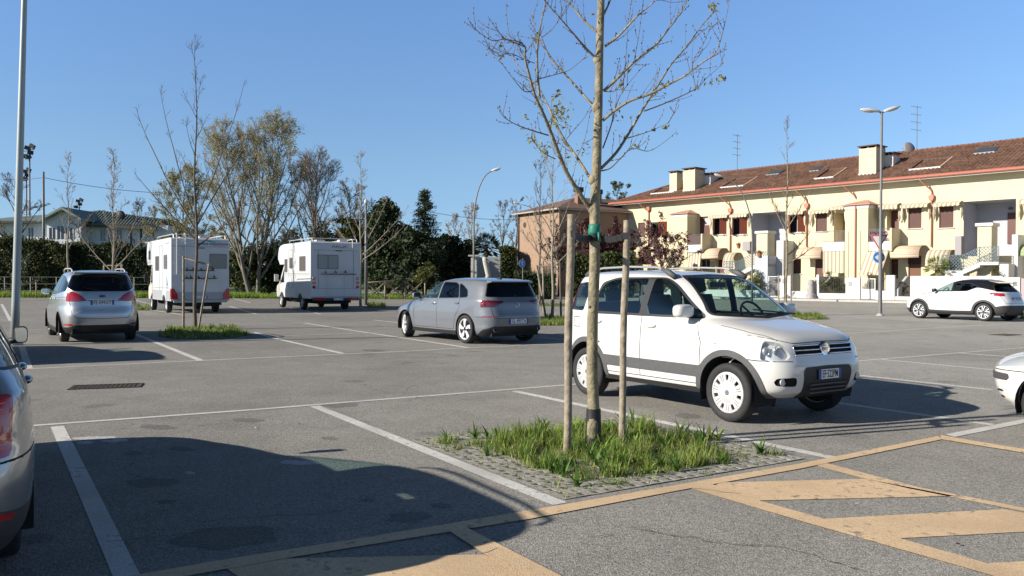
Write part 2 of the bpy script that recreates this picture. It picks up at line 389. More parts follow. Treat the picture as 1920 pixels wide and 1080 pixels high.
# ---------------------------------------------------------------- tree pit: grid pavers, soil, grass
def uv_bounds(pts):
    q = [toUV(G(*p)) for p in pts]; return q
pit_u0, pit_u1 = 3.30, 3.30+.118*21
pit_v0, pit_v1 = 4.58, 4.58+.098*25
def blade_mesh(mb, x, y, z, h, wd, lean, az, curve, segs=3, mi=0):
    dx, dy = math.cos(az), math.sin(az); px_, py_ = -dy*wd/2, dx*wd/2
    vs = []
    for i in range(segs+1):
        t = i/segs; off = lean*t+curve*t*t; zz = z+h*(t-.25*curve/h*t*t if h > 0 else t); ww = (1-t)**.7 if i < segs else 0.08
        cxx, cyy = x+dx*off, y+dy*off
        vs += [(cxx+px_*ww, cyy+py_*ww, zz), (cxx-px_*ww, cyy-py_*ww, zz)]
    mb.add(vs, [(2*i, 2*i+1, 2*i+3, 2*i+2) for i in range(segs)], mi)
def leafmat(name, c, trans=.35, var=.35, rough=.6, hue=True):
    if name in MATS: return MATS[name]
    m, t, b = nm(name); n = t.nodes; l = t.links
    g = n.new('ShaderNodeNewGeometry'); mr = n.new('ShaderNodeMapRange'); mr.inputs[3].default_value = 1-var; mr.inputs[4].default_value = 1+var
    l.new(g.outputs['Random Per Island'], mr.inputs[0])
    sc = n.new('ShaderNodeVectorMath'); sc.operation = 'SCALE'; sc.inputs[0].default_value = c; l.new(mr.outputs[0], sc.inputs['Scale'])
    l.new(sc.outputs[0], b.inputs['Base Color']); b.inputs['Roughness'].default_value = rough; b.inputs['Specular IOR Level'].default_value = .3
    tr = n.new('ShaderNodeBsdfTranslucent'); l.new(sc.outputs[0], tr.inputs[0])
    mx = n.new('ShaderNodeMixShader'); mx.inputs[0].default_value = trans
    l.new(b.outputs[0], mx.inputs[1]); l.new(tr.outputs[0], mx.inputs[2]); l.new(mx.outputs[0], n['Material Output'].inputs[0])
    MATS[name] = m; return m
GRA = leafmat('grass_blade', (.24, .34, .06), .5); GRB = leafmat('grass_dry', (.34, .32, .13), .4); GRD = leafmat('grass_dark', (.09, .17, .03), .4)

def paver_patch(u0, u1, v0, v1, seed=1):
    r = random.Random(seed); cu, cv = .118, .098
    nu, nv = int(round((u1-u0)/cu)), int(round((v1-v0)/cv)); mb = MB(); tuf = []
    for i in range(nu):
        for j in range(nv):
            a0, b0 = u0+i*cu, v0+j*cv
            # ragged edge of the patch
            z = .0065+r.uniform(-.0015, .002)
            inx, iny = cu*r.uniform(.27, .33), cv*r.uniform(.24, .32); o_ = (.018 if j % 2 else 0)
            o = [(a0, b0), (a0+cu, b0), (a0+cu, b0+cv), (a0, b0+cv)]
            q = [(a0+inx+o_, b0+iny), (a0+cu-inx+o_, b0+iny*.6), (a0+cu-inx+o_, b0+cv-iny), (a0+inx+o_, b0+cv-iny*.6)]
            P = [(*UV(*p), z) for p in o]+[(*UV(*p), z) for p in q]+[(*UV(*p), z-.02) for p in q]
            mb.add(P, [(0, 1, 5, 4), (1, 2, 6, 5), (2, 3, 7, 6), (3, 0, 4, 7), (4, 5, 9, 8), (5, 6, 10, 9), (6, 7, 11, 10), (7, 4, 8, 11)])
            tuf.append((a0+cu/2+o_, b0+cv/2))
    o = mb.build('grid_paving', PAVER, fixn=False); o['kind'] = 'structure'
    return tuf
tufts = paver_patch(pit_u0, pit_u1, pit_v0, pit_v1)
sheet('pit_soil', [UV(pit_u0+.03, pit_v0+.025), UV(pit_u1-.03, pit_v0+.025), UV(pit_u1-.03, pit_v1-.025), UV(pit_u0+.03, pit_v1-.025)], .0035, SOIL)
# outline of the tall grass inside the pavers, in row coordinates
core = [toUV(G(*p)) for p in [(905, 842), (985, 868), (1075, 905), (1200, 893), (1330, 874), (1375, 862), (1300, 828), (1215, 800), (1110, 797), (985, 812)]]
def inpoly(p, poly):
    c = False; n = len(poly)
    for i in range(n):
        a, b = poly[i], poly[(i+1) % n]
        if (a[1] > p[1]) != (b[1] > p[1]) and p[0] < (b[0]-a[0])*(p[1]-a[1])/(b[1]-a[1])+a[0]: c = not c
    return c
def grassfield(name, polyuv, count, hmin, hmax, label_kind='stuff', seed=2, wd=.008, clump=.6, mats=None, shrink=1.0, dens_noise=None, zb=0.0):
    r = random.Random(seed); mb = MB()
    us = [p[0] for p in polyuv]; vs_ = [p[1] for p in polyuv]
    cl = [(r.uniform(min(us), max(us)), r.uniform(min(vs_), max(vs_)), r.uniform(.5, 1.15)) for _ in range(max(4, int(count/60)))]
    k = 0; tries = 0
    while k < count and tries < count*6:
        tries += 1
        if r.random() < clump:
            c = r.choice(cl); u = c[0]+r.gauss(0, .045); v = c[1]+r.gauss(0, .045); hs = c[2]
        else:
            u = r.uniform(min(us), max(us)); v = r.uniform(min(vs_), max(vs_)); hs = .6
        if not inpoly((u, v), polyuv): continue
        x, y = UV(u, v); h = r.uniform(hmin, hmax)*hs*(1.25 if clump > .95 and r.random() < .06 else 1)
        q = r.random(); mi = 0 if q < .52 else (1 if q < .74 else 2)
        blade_mesh(mb, x, y, zb, h, wd*r.uniform(.5, 1.3), r.uniform(0, .25)*h, r.uniform(0, 2*PI), r.uniform(.05, .5)*h, 3, mi)
        k += 1
    o = mb.build(name, mats or [GRA, GRB, GRD], fixn=False, smooth=True); o['kind'] = label_kind
    return o
grassfield('grass', core, 5200, .03, .10, seed=3, wd=.008, clump=.2)
grassfield('grass', core, 6000, .06, .19, seed=5, wd=.011, clump=1.0)
edge = [(a+.10*math.copysign(1, a-4.6)*abs(math.sin(7*a+3*b)), b+.10*math.copysign(1, b-5.8)*abs(math.cos(5*a+4*b))) for a, b in core]
grassfield('grass', edge, 2600, .02, .10, seed=6, wd=.008, clump=.85)
rim = [(pit_u0+.02, pit_v0+.02), (pit_u1-.02, pit_v0+.02), (pit_u1-.02, pit_v1-.02), (pit_u0+.02, pit_v1-.02)]
# sparse weeds in the paver cells
r = random.Random(8); mb = MB()
for (u, v) in tufts:
    dc = min(abs(u-4.37), 9)
    for _ in range(r.choice([0, 2, 4, 6]) if r.random() < .6 else 1):
        x, y = UV(u+r.gauss(0, .02), v+r.gauss(0, .02))
        blade_mesh(mb, x, y, 0, r.uniform(.015, .05), r.uniform(.004, .01), r.uniform(0, .03), r.uniform(0, 6.28), r.uniform(0, .03), 2, r.choice([0, 1, 2, 1]))
for _ in range(46):
    u, v = r.uniform(rim[0][0], rim[1][0]), r.uniform(rim[0][1], rim[2][1]); hh = r.uniform(.5, 1)
    for _ in range(r.randint(15, 55)):
        x, y = UV(u+r.gauss(0, .05), v+r.gauss(0, .05))
        blade_mesh(mb, x, y, 0, r.uniform(.03, .13)*hh, r.uniform(.005, .012), r.uniform(0, .05), r.uniform(0, 6.28), r.uniform(.01, .06), 3, r.choice([0, 0, 2, 1]))
us_ = [p[0] for p in core]; vs2 = [p[1] for p in core]
for _ in range(60):     # rosettes of broader leaves
    u, v = r.uniform(min(us_)-.1, max(us_)+.1), r.uniform(min(vs2)-.1, max(vs2)+.1)
    if not (pit_u0 < u < pit_u1 and pit_v0 < v < pit_v1): continue
    x, y = UV(u, v); mi_ = r.choice((2, 0, 2))
    for k in range(r.randint(6, 12)): blade_mesh(mb, x, y, r.uniform(0, .04), r.uniform(.05, .16), r.uniform(.02, .035), r.uniform(.03, .08), k*.7+r.random(), r.uniform(.02, .08), 3, mi_)
for _ in range(420):    # dead straw
    u, v = r.uniform(min(us_), max(us_)), r.uniform(min(vs2), max(vs2))
    if inpoly((u, v), core): x, y = UV(u, v); blade_mesh(mb, x, y, r.uniform(0, .05), r.uniform(.03, .10), .006, r.uniform(.08, .2), r.uniform(0, 6.28), .02, 2, 1)
o = mb.build('weeds', [GRA, GRB, GRD], fixn=False, smooth=True); o['kind'] = 'stuff'
# ================================================================ cars
def pchip(xs, ys, q):
    xs = np.array(xs, float); ys = np.array(ys, float); h = np.diff(xs); d = np.diff(ys)/h
    m = np.zeros(len(xs)); m[0], m[-1] = d[0], d[-1]
    for i in range(1, len(xs)-1):
        if d[i-1]*d[i] > 0:
            w1, w2 = 2*h[i]+h[i-1], h[i]+2*h[i-1]; m[i] = (w1+w2)/(w1/d[i-1]+w2/d[i])
    i = np.clip(np.searchsorted(xs, q)-1, 0, len(h)-1); t = (q-xs[i])/h[i]
    return ys[i]*(1+2*t)*(1-t)**2+h[i]*m[i]*t*(1-t)**2+ys[i+1]*t*t*(3-2*t)+h[i]*m[i+1]*t*t*(t-1)

def rc(poly, r, k=4):
    """round the corners of a polygon"""
    out = []; n = len(poly); rr = r if hasattr(r, '__len__') else [r]*n
    for i in range(n):
        p0, p, p2 = np.array(poly[i-1]), np.array(poly[i]), np.array(poly[(i+1) % n])
        a, b = p0-p, p2-p; la, lb = np.hypot(*a), np.hypot(*b); q = min(rr[i], la*.45, lb*.45)
        if q < 1e-5: out.append(tuple(p)); continue
        A, B = p+a/la*q, p+b/lb*q
        for j in range(k+1):
            t = j/k; out.append(tuple(A*(1-t)**2+p*2*t*(1-t)+B*t*t))
    return out

def sdpoly(px_, py_, poly):
    """signed distance, negative inside"""
    P = np.array(poly, float); n = len(P); d = np.full(px_.shape, 1e9); ins = np.zeros(px_.shape, bool)
    for i in range(n):
        a, b = P[i], P[(i+1) % n]; e = b-a; wx, wy = px_-a[0], py_-a[1]
        t = np.clip((wx*e[0]+wy*e[1])/max(e@e, 1e-12), 0, 1)
        d = np.minimum(d, (wx-e[0]*t)**2+(wy-e[1]*t)**2)
        c = ((a[1] > py_) != (b[1] > py_)); xx = (b[0]-a[0])*(py_-a[1])/(b[1]-a[1]+1e-15)+a[0]
        ins ^= c & (px_ < xx)
    d = np.sqrt(d); return np.where(ins, -d, d)

def sdline(px_, py_, pts, wd):
    d = np.full(px_.shape, 1e9)
    for a, b in zip(pts, pts[1:]):
        a, b = np.array(a), np.array(b); e = b-a; wx, wy = px_-a[0], py_-a[1]
        t = np.clip((wx*e[0]+wy*e[1])/max(e@e, 1e-12), 0, 1); d = np.minimum(d, np.hypot(wx-e[0]*t, wy-e[1]*t))
    return d-wd/2

class Shell:
    """car body: stacked plan outlines. Each key: z, x of nose, x of tail, half width, roundness of nose and tail in plan, lift of nose and tail"""
    def __init__(s, keys, cell=.045, dens=1.0):
        K = np.array(keys, float)
        L = [0]
        for a, b in zip(K, K[1:]):
            L.append(L[-1]+max(.02, np.sqrt((b[0]-a[0])**2+max(abs(b[1]-a[1]), abs(b[2]-a[2]), abs(b[3]-a[3]))**2)))
        L = np.array(L); nk = max(int(L[-1]/cell), 12); q = []
        for i in range(len(L)-1):
            m = max(1, int(round((L[i+1]-L[i])/cell))); q += list(np.linspace(L[i], L[i+1], m, endpoint=False))
        q = np.array(q+[L[-1]]); R = np.stack([pchip(L, K[:, j], q) for j in range(K.shape[1])], 1)
        nt_ = int(2*(np.ptp(K[:, 1:3])+1.7)/cell/2)*2
        s.nt = nt_; s.R = R
        V = []
        for r_ in R: V.append(s.ring(r_, nt_))
        s.V = np.concatenate(V).reshape(len(R), nt_, 3)
        n0, n1 = len(R), nt_
        idx = np.arange(n0*n1).reshape(n0, n1); polys = []
        for i in range(n0-1):
            a, b = idx[i], idx[i+1]
            polys += [(int(a[j]), int(a[(j+1) % n1]), int(b[(j+1) % n1]), int(b[j])) for j in range(n1)]
        s.P = s.V.reshape(-1, 3).copy()
        # normals
        du = np.roll(s.V, -1, 1)-np.roll(s.V, 1, 1); dv = np.empty_like(s.V); dv[1:-1] = s.V[2:]-s.V[:-2]; dv[0] = s.V[1]-s.V[0]; dv[-1] = s.V[-1]-s.V[-2]
        N = np.cross(du, dv); N[-1] = (0, 0, 1)
        ln = np.linalg.norm(N, axis=2, keepdims=True); N = N/np.maximum(ln, 1e-9); N = N.reshape(-1, 3)
        # orient outwards
        s.N = N
        s.polys = polys; s.tags = ['body']*len(polys)
        s.P = list(map(tuple, s.P)); s.N = list(map(tuple, s.N))
    def ring(s, r_, nt_):
        z, xf, xr, w_, nf, nr, lf, lr = r_[:8]
        m = 360; a = np.linspace(-PI, PI, m*2+1)[:-1]; c, sn = np.cos(a), np.sin(a)
        xm = (xf+xr)/2; n = np.where(c > 0, nf, nr); hx = (xf-xr)/2
        x = xm+np.sign(c)*np.abs(c)**(2/n)*hx; y = np.sign(sn)*np.abs(sn)**(2/n)*w_
        P = np.stack([x, y], 1); Q = np.vstack([P, P[:1]]); d = np.concatenate([[0], np.cumsum(np.hypot(*np.diff(Q, axis=0).T))])
        t = np.linspace(0, d[-1], nt_+1)[:-1]
        # quarter-wise resampling keeps the corners of neighbouring rings in step
        i = [0, m//2, m, m+m//2, 2*m]; fr = [0, .155, .5, .845, 1.0]
        out = np.empty((nt_, 2)); u = np.linspace(0, 1, nt_, endpoint=False)
        cf = np.interp(u, [0, .5-.155*1.0, .5, .5+.155, 1], [0, 0, 0, 0, 0])
        fu = np.interp(u, [0, .085, .415, .585, .915, 1], [d[0], d[s_i(c, sn, d, -1, 1)], d[s_i(c, sn, d, -1, 0)], d[s_i(c, sn, d, 1, 0)], d[s_i(c, sn, d, 1, 1)], d[-1]])
        out[:, 0] = np.interp(fu, d, Q[:, 0]); out[:, 1] = np.interp(fu, d, Q[:, 1])
        tf = np.clip((out[:, 0]-xm)/max(hx, 1e-6), -1, 1)
        zz = z+np.where(tf > 0, lf*tf**2, lr*tf**2)
        return np.stack([out[:, 0], out[:, 1], zz], 1)
    def region(s, name, fn, base=('body',), tol=.0005):
        P = np.array(s.P); d = fn(P[:, 0], P[:, 1], P[:, 2])
        d = np.where(np.abs(d) < tol, np.where(d < 0, -tol, tol), d); d = list(d); new = {}; np_, nt2 = [], []
        for p, t in zip(s.polys, s.tags):
            if t not in base: np_.append(p); nt2.append(t); continue
            sg = [d[i] < 0 for i in p]
            if not any(sg): np_.append(p); nt2.append(t); continue
            if all(sg): np_.append(p); nt2.append(name); continue
            A, B = [], []; k = len(p)
            for i in range(k):
                a, b = p[i], p[(i+1) % k]
                (A if d[a] < 0 else B).append(a)
                if (d[a] < 0) != (d[b] < 0):
                    e = (min(a, b), max(a, b))
                    if e not in new:
                        u = d[e[0]]/(d[e[0]]-d[e[1]])
                        pa, pb, na, nb = s.P[e[0]], s.P[e[1]], s.N[e[0]], s.N[e[1]]
                        s.P.append(tuple(pa[j]+(pb[j]-pa[j])*u for j in range(3)))
                        v = [na[j]+(nb[j]-na[j])*u for j in range(3)]; l_ = math.sqrt(sum(q*q for q in v)) or 1
                        s.N.append(tuple(q/l_ for q in v)); new[e] = len(s.P)-1; d.append(0.0)
                    A.append(new[e]); B.append(new[e])
            if len(A) > 2: np_.append(tuple(A)); nt2.append(name)
            if len(B) > 2: np_.append(tuple(B)); nt2.append(t)
        s.polys, s.tags = np_, nt2
    def bvh(s):
        from mathutils.bvhtree import BVHTree
        q = [p for p in s.polys]
        return BVHTree.FromPolygons([Vector(p) for p in s.P], q)
    def mesh(s, name, tags, mats, parent, off=0., matof=None, keep=None, rimdepth=0., solid=0.):
        tags = (tags,) if isinstance(tags, str) else tags
        F = [(p, t) for p, t in zip(s.polys, s.tags) if t in tags]
        if keep: F = [(p, t) for p, t in F if keep(np.mean([s.P[i] for i in p], axis=0))]
        if not F: return None
        used = sorted({i for p, _ in F for i in p}); mp = {i: k for k, i in enumerate(used)}
        V = [Vector(s.P[i])+Vector(s.N[i])*off for i in used]; N = [Vector(s.N[i]) for i in used]
        faces = [tuple(mp[i] for i in p) for p, _ in F]; mi = [matof[t] if matof else 0 for _, t in F]
        if abs(off) > 1e-6 or rimdepth:
            ed = {}
            for p, _ in F:
                for a, b in zip(p, p[1:]+p[:1]):
                    e = (min(a, b), max(a, b)); ed[e] = ed.get(e, 0)+1 if e in ed else 1
                    if ed[e] == 1: ed[(e, 'd')] = (a, b)
            base = {}; dep = rimdepth or off
            for e, c in list(ed.items()):
                if isinstance(e[1], str) or c != 1: continue
                a, b = ed[(e, 'd')]; q = []
                for i in (a, b):
                    for tt in (0, 1):
                        V.append(Vector(s.P[i])+Vector(s.N[i])*(off-tt*dep)); N.append(None); q.append(len(V)-1)
                faces.append((q[0], q[1], q[3], q[2])); mi.append(0)
        me = bpy.data.meshes.new(name); me.from_pydata(V, [], faces)
        mats = mats if isinstance(mats, (list, tuple)) else [mats]
        for m in mats: me.materials.append(m)
        me.polygons.foreach_set('material_index', mi); me.polygons.foreach_set('use_smooth', [True]*len(faces))
        me.update()
        ns = [n if n is not None else Vector((0, 0, 0)) for n in N]
        me.normals_split_custom_set_from_vertices([tuple(n) for n in ns])
        o = bpy.data.objects.new(name, me); col.objects.link(o); o.parent = parent
        return o
def s_i(c, sn, d, sy, rear):
    # index of the sample at the corner of the outline (45 degrees of the superellipse angle)
    m = len(c)//2
    return {(-1, 1): m//4, (-1, 0): m*3//4, (1, 0): m+m//4, (1, 1): m+m*3//4}[(sy, rear)]

# car materials
def paint(name, c, metal=0., rough=.35, coat=1., flake=0.):
    m = plain(name, c, rough, metal, var=.02, scale=3, coat=coat); return m
RUB = plain('tyre_rubber', (.022, .022, .023), .75, var=.25, scale=30)
BLK = plain('black_plastic', (.018, .018, .020), .55)
GRY = plain('grey_plastic', (.075, .077, .080), .6, var=.1, scale=20, bump=.1, bscale=200)
DRK = plain('dark_lining', (.012, .012, .012), .95)
GAP = plain('panel_gap', (.02, .02, .02), .9)
CHR = plain('chrome', (.62, .63, .65), .12, 1.)
REFL = plain('lamp_reflector', (.55, .56, .56), .4, .3)
ALU = plain('alloy_silver', (.62, .62, .64), .35, .7)
HUBC = plain('hubcap_silver', (.58, .58, .58), .42, .35, var=.08, scale=20)
SEAT = plain('seat_fabric', (.10, .10, .11), .9)
GLS = glassmat('car_glass', (.66, .80, .77), 1.5)
GLD = glassmat('tinted_glass', (.035, .042, .045), 1.55)
GLL = glassmat('lamp_lens', (.92, .94, .95), 1.45)
RED = plain('red_lens', (.35, .008, .012), .12, coat=1.); REDC = plain('red_clear_lens', (.42, .16, .16), .15, coat=1.)
AMB = plain('amber_lens', (.6, .2, .02), .2)
PLW = plain('plate_white', (.72, .73, .74), .4); PLB = plain('plate_blue', (.012, .05, .30), .4); PLK = plain('plate_letter', (.015, .015, .02), .5)
MIR = plain('mirror_glass', (.8, .85, .85), .03, 1.)
DISC = plain('brake_disc', (.25, .25, .25), .4, .8)

def tyre(mb, R, wd, rr, n=40):
    t = wd/2
    prof = [(rr, -t*.80), (rr+.008, -t*.93), (rr+(R-rr)*.45, -t*1.0), (R-.028, -t*.96), (R-.008, -t*.82), (R-.001, -t*.6), (R, 0), (R-.001, t*.6), (R-.008, t*.82), (R-.028, t*.96), (rr+(R-rr)*.45, t), (rr+.008, t*.93), (rr, t*.80)]
    mb.lathe(prof, n, ax='y')
def wheel(parent, x, y, R, wd, rr, kind, side, steer=0.):
    """side +1: outer face towards +y"""
    t = empty('wheel', (x, y, R)); t.parent = parent; t.rotation_euler = (0, 0, steer+(0 if side > 0 else PI))
    mb = MB(); tyre(mb, R, wd, rr); mb.build('tyre', RUB, t, smooth=True, fixn=True)
    o = wd/2*.80; S = lambda mb, poly, y0, y1, mi=0: mb.prism(poly, lambda a, b: (a, y0, b), lambda a, b: (a, y1, b), mi)
    mb = MB()
    # barrel and rim lip
    mb.lathe([(rr+.004, -o), (rr-.012, -o+.02), (rr-.035, 0), (rr-.02, o-.015), (rr-.006, o-.004), (rr+.006, o+.004), (rr+.006, o-.006)], 40, ax='y', mi=0)
    pol = lambda r_, a: (r_*math.cos(a), r_*math.sin(a))
    if kind == 'cap':
        mb.lathe([(0, o+.012), (rr*.28, o+.016), (rr*.45, o+.010), (rr*.50, o+.006)], 36, ax='y')
        n = 7
        for i in range(n):
            a = 2*PI*i/n+.2; da = .335
            for (b0, b1) in ((-da, -.105), (-.065, .065), (.105, da)):
                S(mb, [pol(rr*.48, a+b0*1.1), pol(rr*.70, a+b0*.98), pol(rr*.87, a+b0), pol(rr*.87, a+b1), pol(rr*.70, a+b1*.98), pol(rr*.48, a+b1*1.1)], o-.012, o+.007)
            S(mb, [pol(rr*.48, a-.46), pol(rr*.62, a-.46), pol(rr*.62, a+.46), pol(rr*.48, a+.46)], o-.012, o+.0065)
        mb.lathe([(rr*.86, o-.004), (rr*.88, o+.009), (rr*.98, o+.006), (rr, o-.004)], 40, ax='y')
        mb.lathe([(0, o+.021), (rr*.10, o+.021), (rr*.13, o+.014)], 20, ax='y', mi=1)
        mats = [HUBC, plain('cap_badge', (.25, .26, .3), .3, .5)]
    elif kind == 'turbine':
        for i in range(5):
            a = 2*PI*i/5+.25
            S(mb, [pol(rr*.20, a-.35), pol(rr*.60, a-.30), pol(rr*.94, a-.13), pol(rr*.95, a+.33), pol(rr*.62, a+.20), pol(rr*.20, a+.40)], o-.022, o-.004)
            S(mb, [pol(rr*.18, a+.25), pol(rr*.55, a+.28), pol(rr*.94, a+.62), pol(rr*.94, a+.74), pol(rr*.5, a+.5), pol(rr*.18, a+.6)], o-.045, o-.02, 1)
        mb.lathe([(0, o-.006), (rr*.16, o-.006), (rr*.24, o-.02)], 20, ax='y', mi=1)
        mats = [plain('machined_alloy', (.74, .74, .75), .4, .25), plain('black_alloy', (.015, .015, .017), .35)]
    elif kind == 'star':
        for i in range(5):
            for k in (-1, 1):
                a = 2*PI*i/5+.3+k*.26
                S(mb, [pol(rr*.16, a-k*.5-.1), pol(rr*.55, a-k*.12-.075), pol(rr*.95, a-.085), pol(rr*.95, a+.085), pol(rr*.55, a-k*.12+.075), pol(rr*.16, a-k*.5+.1)], o-.03, o-.006, 0 if k > 0 else 0)
                S(mb, [pol(rr*.55, a-k*.12-.13), pol(rr*.95, a-.16), pol(rr*.95, a+.16), pol(rr*.55, a-k*.12+.13)], o-.04, o-.012, 1)
        mb.lathe([(0, o-.006), (rr*.13, o-.006), (rr*.22, o-.022)], 20, ax='y', mi=1)
        mats = [plain('machined_alloy', (.74, .74, .75), .4, .25), plain('black_alloy', (.015, .015, .017), .35)]
    elif kind == 'steel':
        mb.lathe([(0, o-.02), (rr*.25, o-.01), (rr*.45, o-.005), (rr*.6, o-.03), (rr*.8, o-.02), (rr*.97, o-.006)], 30, ax='y')
        for i in range(10):
            a = 2*PI*i/10; mb.lathe([(0, 0), (.018, 0)], 8, c=(rr*.7*math.cos(a), o-.018, rr*.7*math.sin(a)), ax='y', mi=1)
        mats = [plain('steel_wheel', (.35, .35, .36), .5, .4), DRK]
    else:   # plain alloy with ten spokes
        for i in range(10):
            a = 2*PI*i/10
            S(mb, [pol(rr*.15, a-.25), pol(rr*.95, a-.07), pol(rr*.95, a+.07), pol(rr*.15, a+.25)], o-.03, o-.008)
        mb.lathe([(0, o-.004), (rr*.16, o-.006), (rr*.22, o-.022)], 20, ax='y'); mats = [ALU, DRK]
    mb.build('rim', mats, t)
    mb = MB(); mb.lathe([(0, o-.06), (rr*.72, o-.06), (rr*.72, o-.08), (0, o-.08)], 24, ax='y'); mb.build('brake_disc', DISC, t)
    mb = MB(); mb.lathe([(0, -o+.02), (rr, -o+.02)], 24, ax='y'); mb.build('hub_back', DRK, t)
    return t

def plate(parent, M, s, blue_right=True, wd=.52, ht=.11, letters=None):
    """plate in the XY plane of M"""
    mb = MB(); e = .002
    def bx(x0, x1, y0, y1, z0, z1, mi): mb.b2(x0, x1, y0, y1, z0, z1, mi)
    bx(-wd/2, wd/2, -ht/2, ht/2, 0, .006, 2); bx(-wd/2+.004, wd/2-.004, -ht/2+.004, ht/2-.004, .002, .0075, 0)
    bx(-wd/2+.004, -wd/2+.045, -ht/2+.004, ht/2-.004, .003, .0085, 1); bx(wd/2-.045, wd/2-.004, -ht/2+.004, ht/2-.004, .003, .0085, 1)
    mb.v = [tuple(M @ Vector(v)) for v in mb.v]
    p = mb.build('number_plate', [PLW, PLB, PLK], parent)
    text_mesh('plate_lettering', s, ht*1.02, PLK, p, M @ Matrix.Translation((0, -.002, .0085)), ext=.0008, bold=.0012, fit=(wd-.125))
    return p

def frame_mat(origin, xdir, ydir):
    x = Vector(xdir).normalized(); z = x.cross(Vector(ydir)).normalized(); y = z.cross(x)
    M = Matrix.Identity(4)
    for i in range(3): M[i][0], M[i][1], M[i][2], M[i][3] = x[i], y[i], z[i], origin[i]
    return M

def build_car(C):
    root = empty(C['name'], (0, 0, 0), 0, C['label'], C['cat'])
    S = Shell(C['keys'], C.get('cell', .045)); tree = S.bvh(); xf0, xr0 = C['wx']; R = C['R']; Ra = C.get('Ra', R+.045)
    bodym = C['paint']
    side = lambda poly, yn=.3: (lambda x, y, z: np.maximum(sdpoly(x, z, poly), yn-np.abs(y)))
    # bottom cut (sill line), wheel arches
    arch = lambda rr: (lambda x, y, z: np.minimum(np.hypot(x-xf0, z-R-C.get('adz', .01)), np.hypot(x-xr0, z-R-C.get('adz', .01)))-rr)
    wells = lambda x, y, z: np.maximum(arch(Ra)(x, y, z), .38-np.abs(y))
    S.region('hole', wells)
    if 'clad' in C:   # cladding round the arches, sills and bumper bottoms
        S.region('cladding', lambda x, y, z: np.maximum(C['clad'](x, y, z, arch), .35-np.abs(y)) if not C.get('cladall') else C['clad'](x, y, z, arch))
    for nm_, (fn, bases) in C.get('regions', {}).items(): S.region(nm_, fn, bases)
    # glass
    for k, poly in enumerate(C['side_windows']):
        S.region('trim', side([tuple(p) for p in C['window_trim'][k]]) if 'window_trim' in C else (lambda x, y, z, poly=poly: np.maximum(sdpoly(x, z, poly)-.016, .3-np.abs(y))), ('body', 'cladding', 'roof'))
        S.region('side_glass%d' % k, side(poly), ('trim',))
    ws = C['windscreen']; S.region('trimf', lambda x, y, z: np.maximum(sdpoly(np.abs(y), z, ws['poly'])-ws.get('trim', .022), ws['x']-x), ('body', 'roof', 'trim'))
    S.region('windscreen', lambda x, y, z: np.maximum(sdpoly(np.abs(y), z, ws['poly']), ws['x']-x), ('trimf',))
    rs = C['rear_window']; S.region('trimr', lambda x, y, z: np.maximum(sdpoly(np.abs(y), z, rs['poly'])-rs.get('trim', .02), x-rs['x']), ('body', 'roof', 'trim'))
    S.region('rear_glass', lambda x, y, z: np.maximum(sdpoly(np.abs(y), z, rs['poly']), x-rs['x']), ('trimr',))
    # panel gaps
    mo = {'body': 0, 'gap': 1, 'trim': 2, 'trimf': 2, 'trimr': 2}
    S.mesh('body', ('body', 'gap', 'trim', 'trimf', 'trimr'), [bodym, GAP, C.get('trimmat', BLK)], root, matof=mo)
    for t_, m_, off in C.get('parts', []): S.mesh(t_, t_, m_, root, off=off)
    for k in range(len(C['side_windows'])):
        for sgn in (-1, 1): S.mesh('side_window', 'side_glass%d' % k, C.get('sideglass', [GLS]*9)[k], root, off=-.004, keep=lambda c, sgn=sgn: c[1]*sgn > 0)
    S.mesh('windscreen', 'windscreen', GLS, root, off=-.003); S.mesh('rear_window', 'rear_glass', C.get('rearglass', GLD), root, off=-.004)
    if 'clad' in C: S.mesh('cladding', 'cladding', GRY if not C.get('cladmat') else C['cladmat'], root, off=.008)
    def seam(pts3, wd, nrm):
        P_ = [p for p in pts3 if p is not None]
        if len(P_) < 2: return
        mb = MB(); vs = []
        for i, (p, n) in enumerate(P_):
            d = (P_[min(i+1, len(P_)-1)][0]-P_[max(i-1, 0)][0]).normalized(); q = d.cross(n).normalized()*wd/2
            vs += [p+n*.0015+q, p+n*.0015-q]
        mb.add(vs, [(2*i, 2*i+1, 2*i+3, 2*i+2) for i in range(len(P_)-1)]); mb.build('panel_seam', GAP, root, fixn=False)
    def dense(g, st=.04):
        out = []
        for a, b in zip(g, g[1:]):
            k = max(1, int(math.hypot(b[0]-a[0], b[1]-a[1])/st)); out += [(a[0]+(b[0]-a[0])*i/k, a[1]+(b[1]-a[1])*i/k) for i in range(k)]
        return out+[g[-1]]
    def cast(o, d):
        r_ = tree.ray_cast(Vector(o), Vector(d))
        if r_[0] is None: return None
        n = r_[1]
        if n.dot(Vector(d)) > 0: n = -n
        return (r_[0], n)
    for g in C.get('gaps_side', []):
        for sg in (-1, 1): seam([cast((x, sg*3, z), (0, -sg, 0)) for x, z in dense(g)], .009, None)
    for g in C.get('gaps_front', []): seam([cast((5, y, z), (-1, 0, 0)) for y, z in dense([(-p[0], p[1]) for p in g][::-1]+[tuple(p) for p in g])], .008, None) if g[0][0] <= 0 else [seam([cast((5, sg*y, z), (-1, 0, 0)) for y, z in dense(g)], .008, None) for sg in (-1, 1)]
    for g in C.get('gaps_rear', []): [seam([cast((-5, sg*y, z), (1, 0, 0)) for y, z in dense(g)], .010, None) for sg in (-1, 1)]
    for g in C.get('gaps_hood', []): [seam([cast((x, sg*y, 3), (0, 0, -1)) for x, y in dense(g)], .008, None) for sg in (-1, 1)]
    # wells and floor
    W = C['w']; mb = MB()
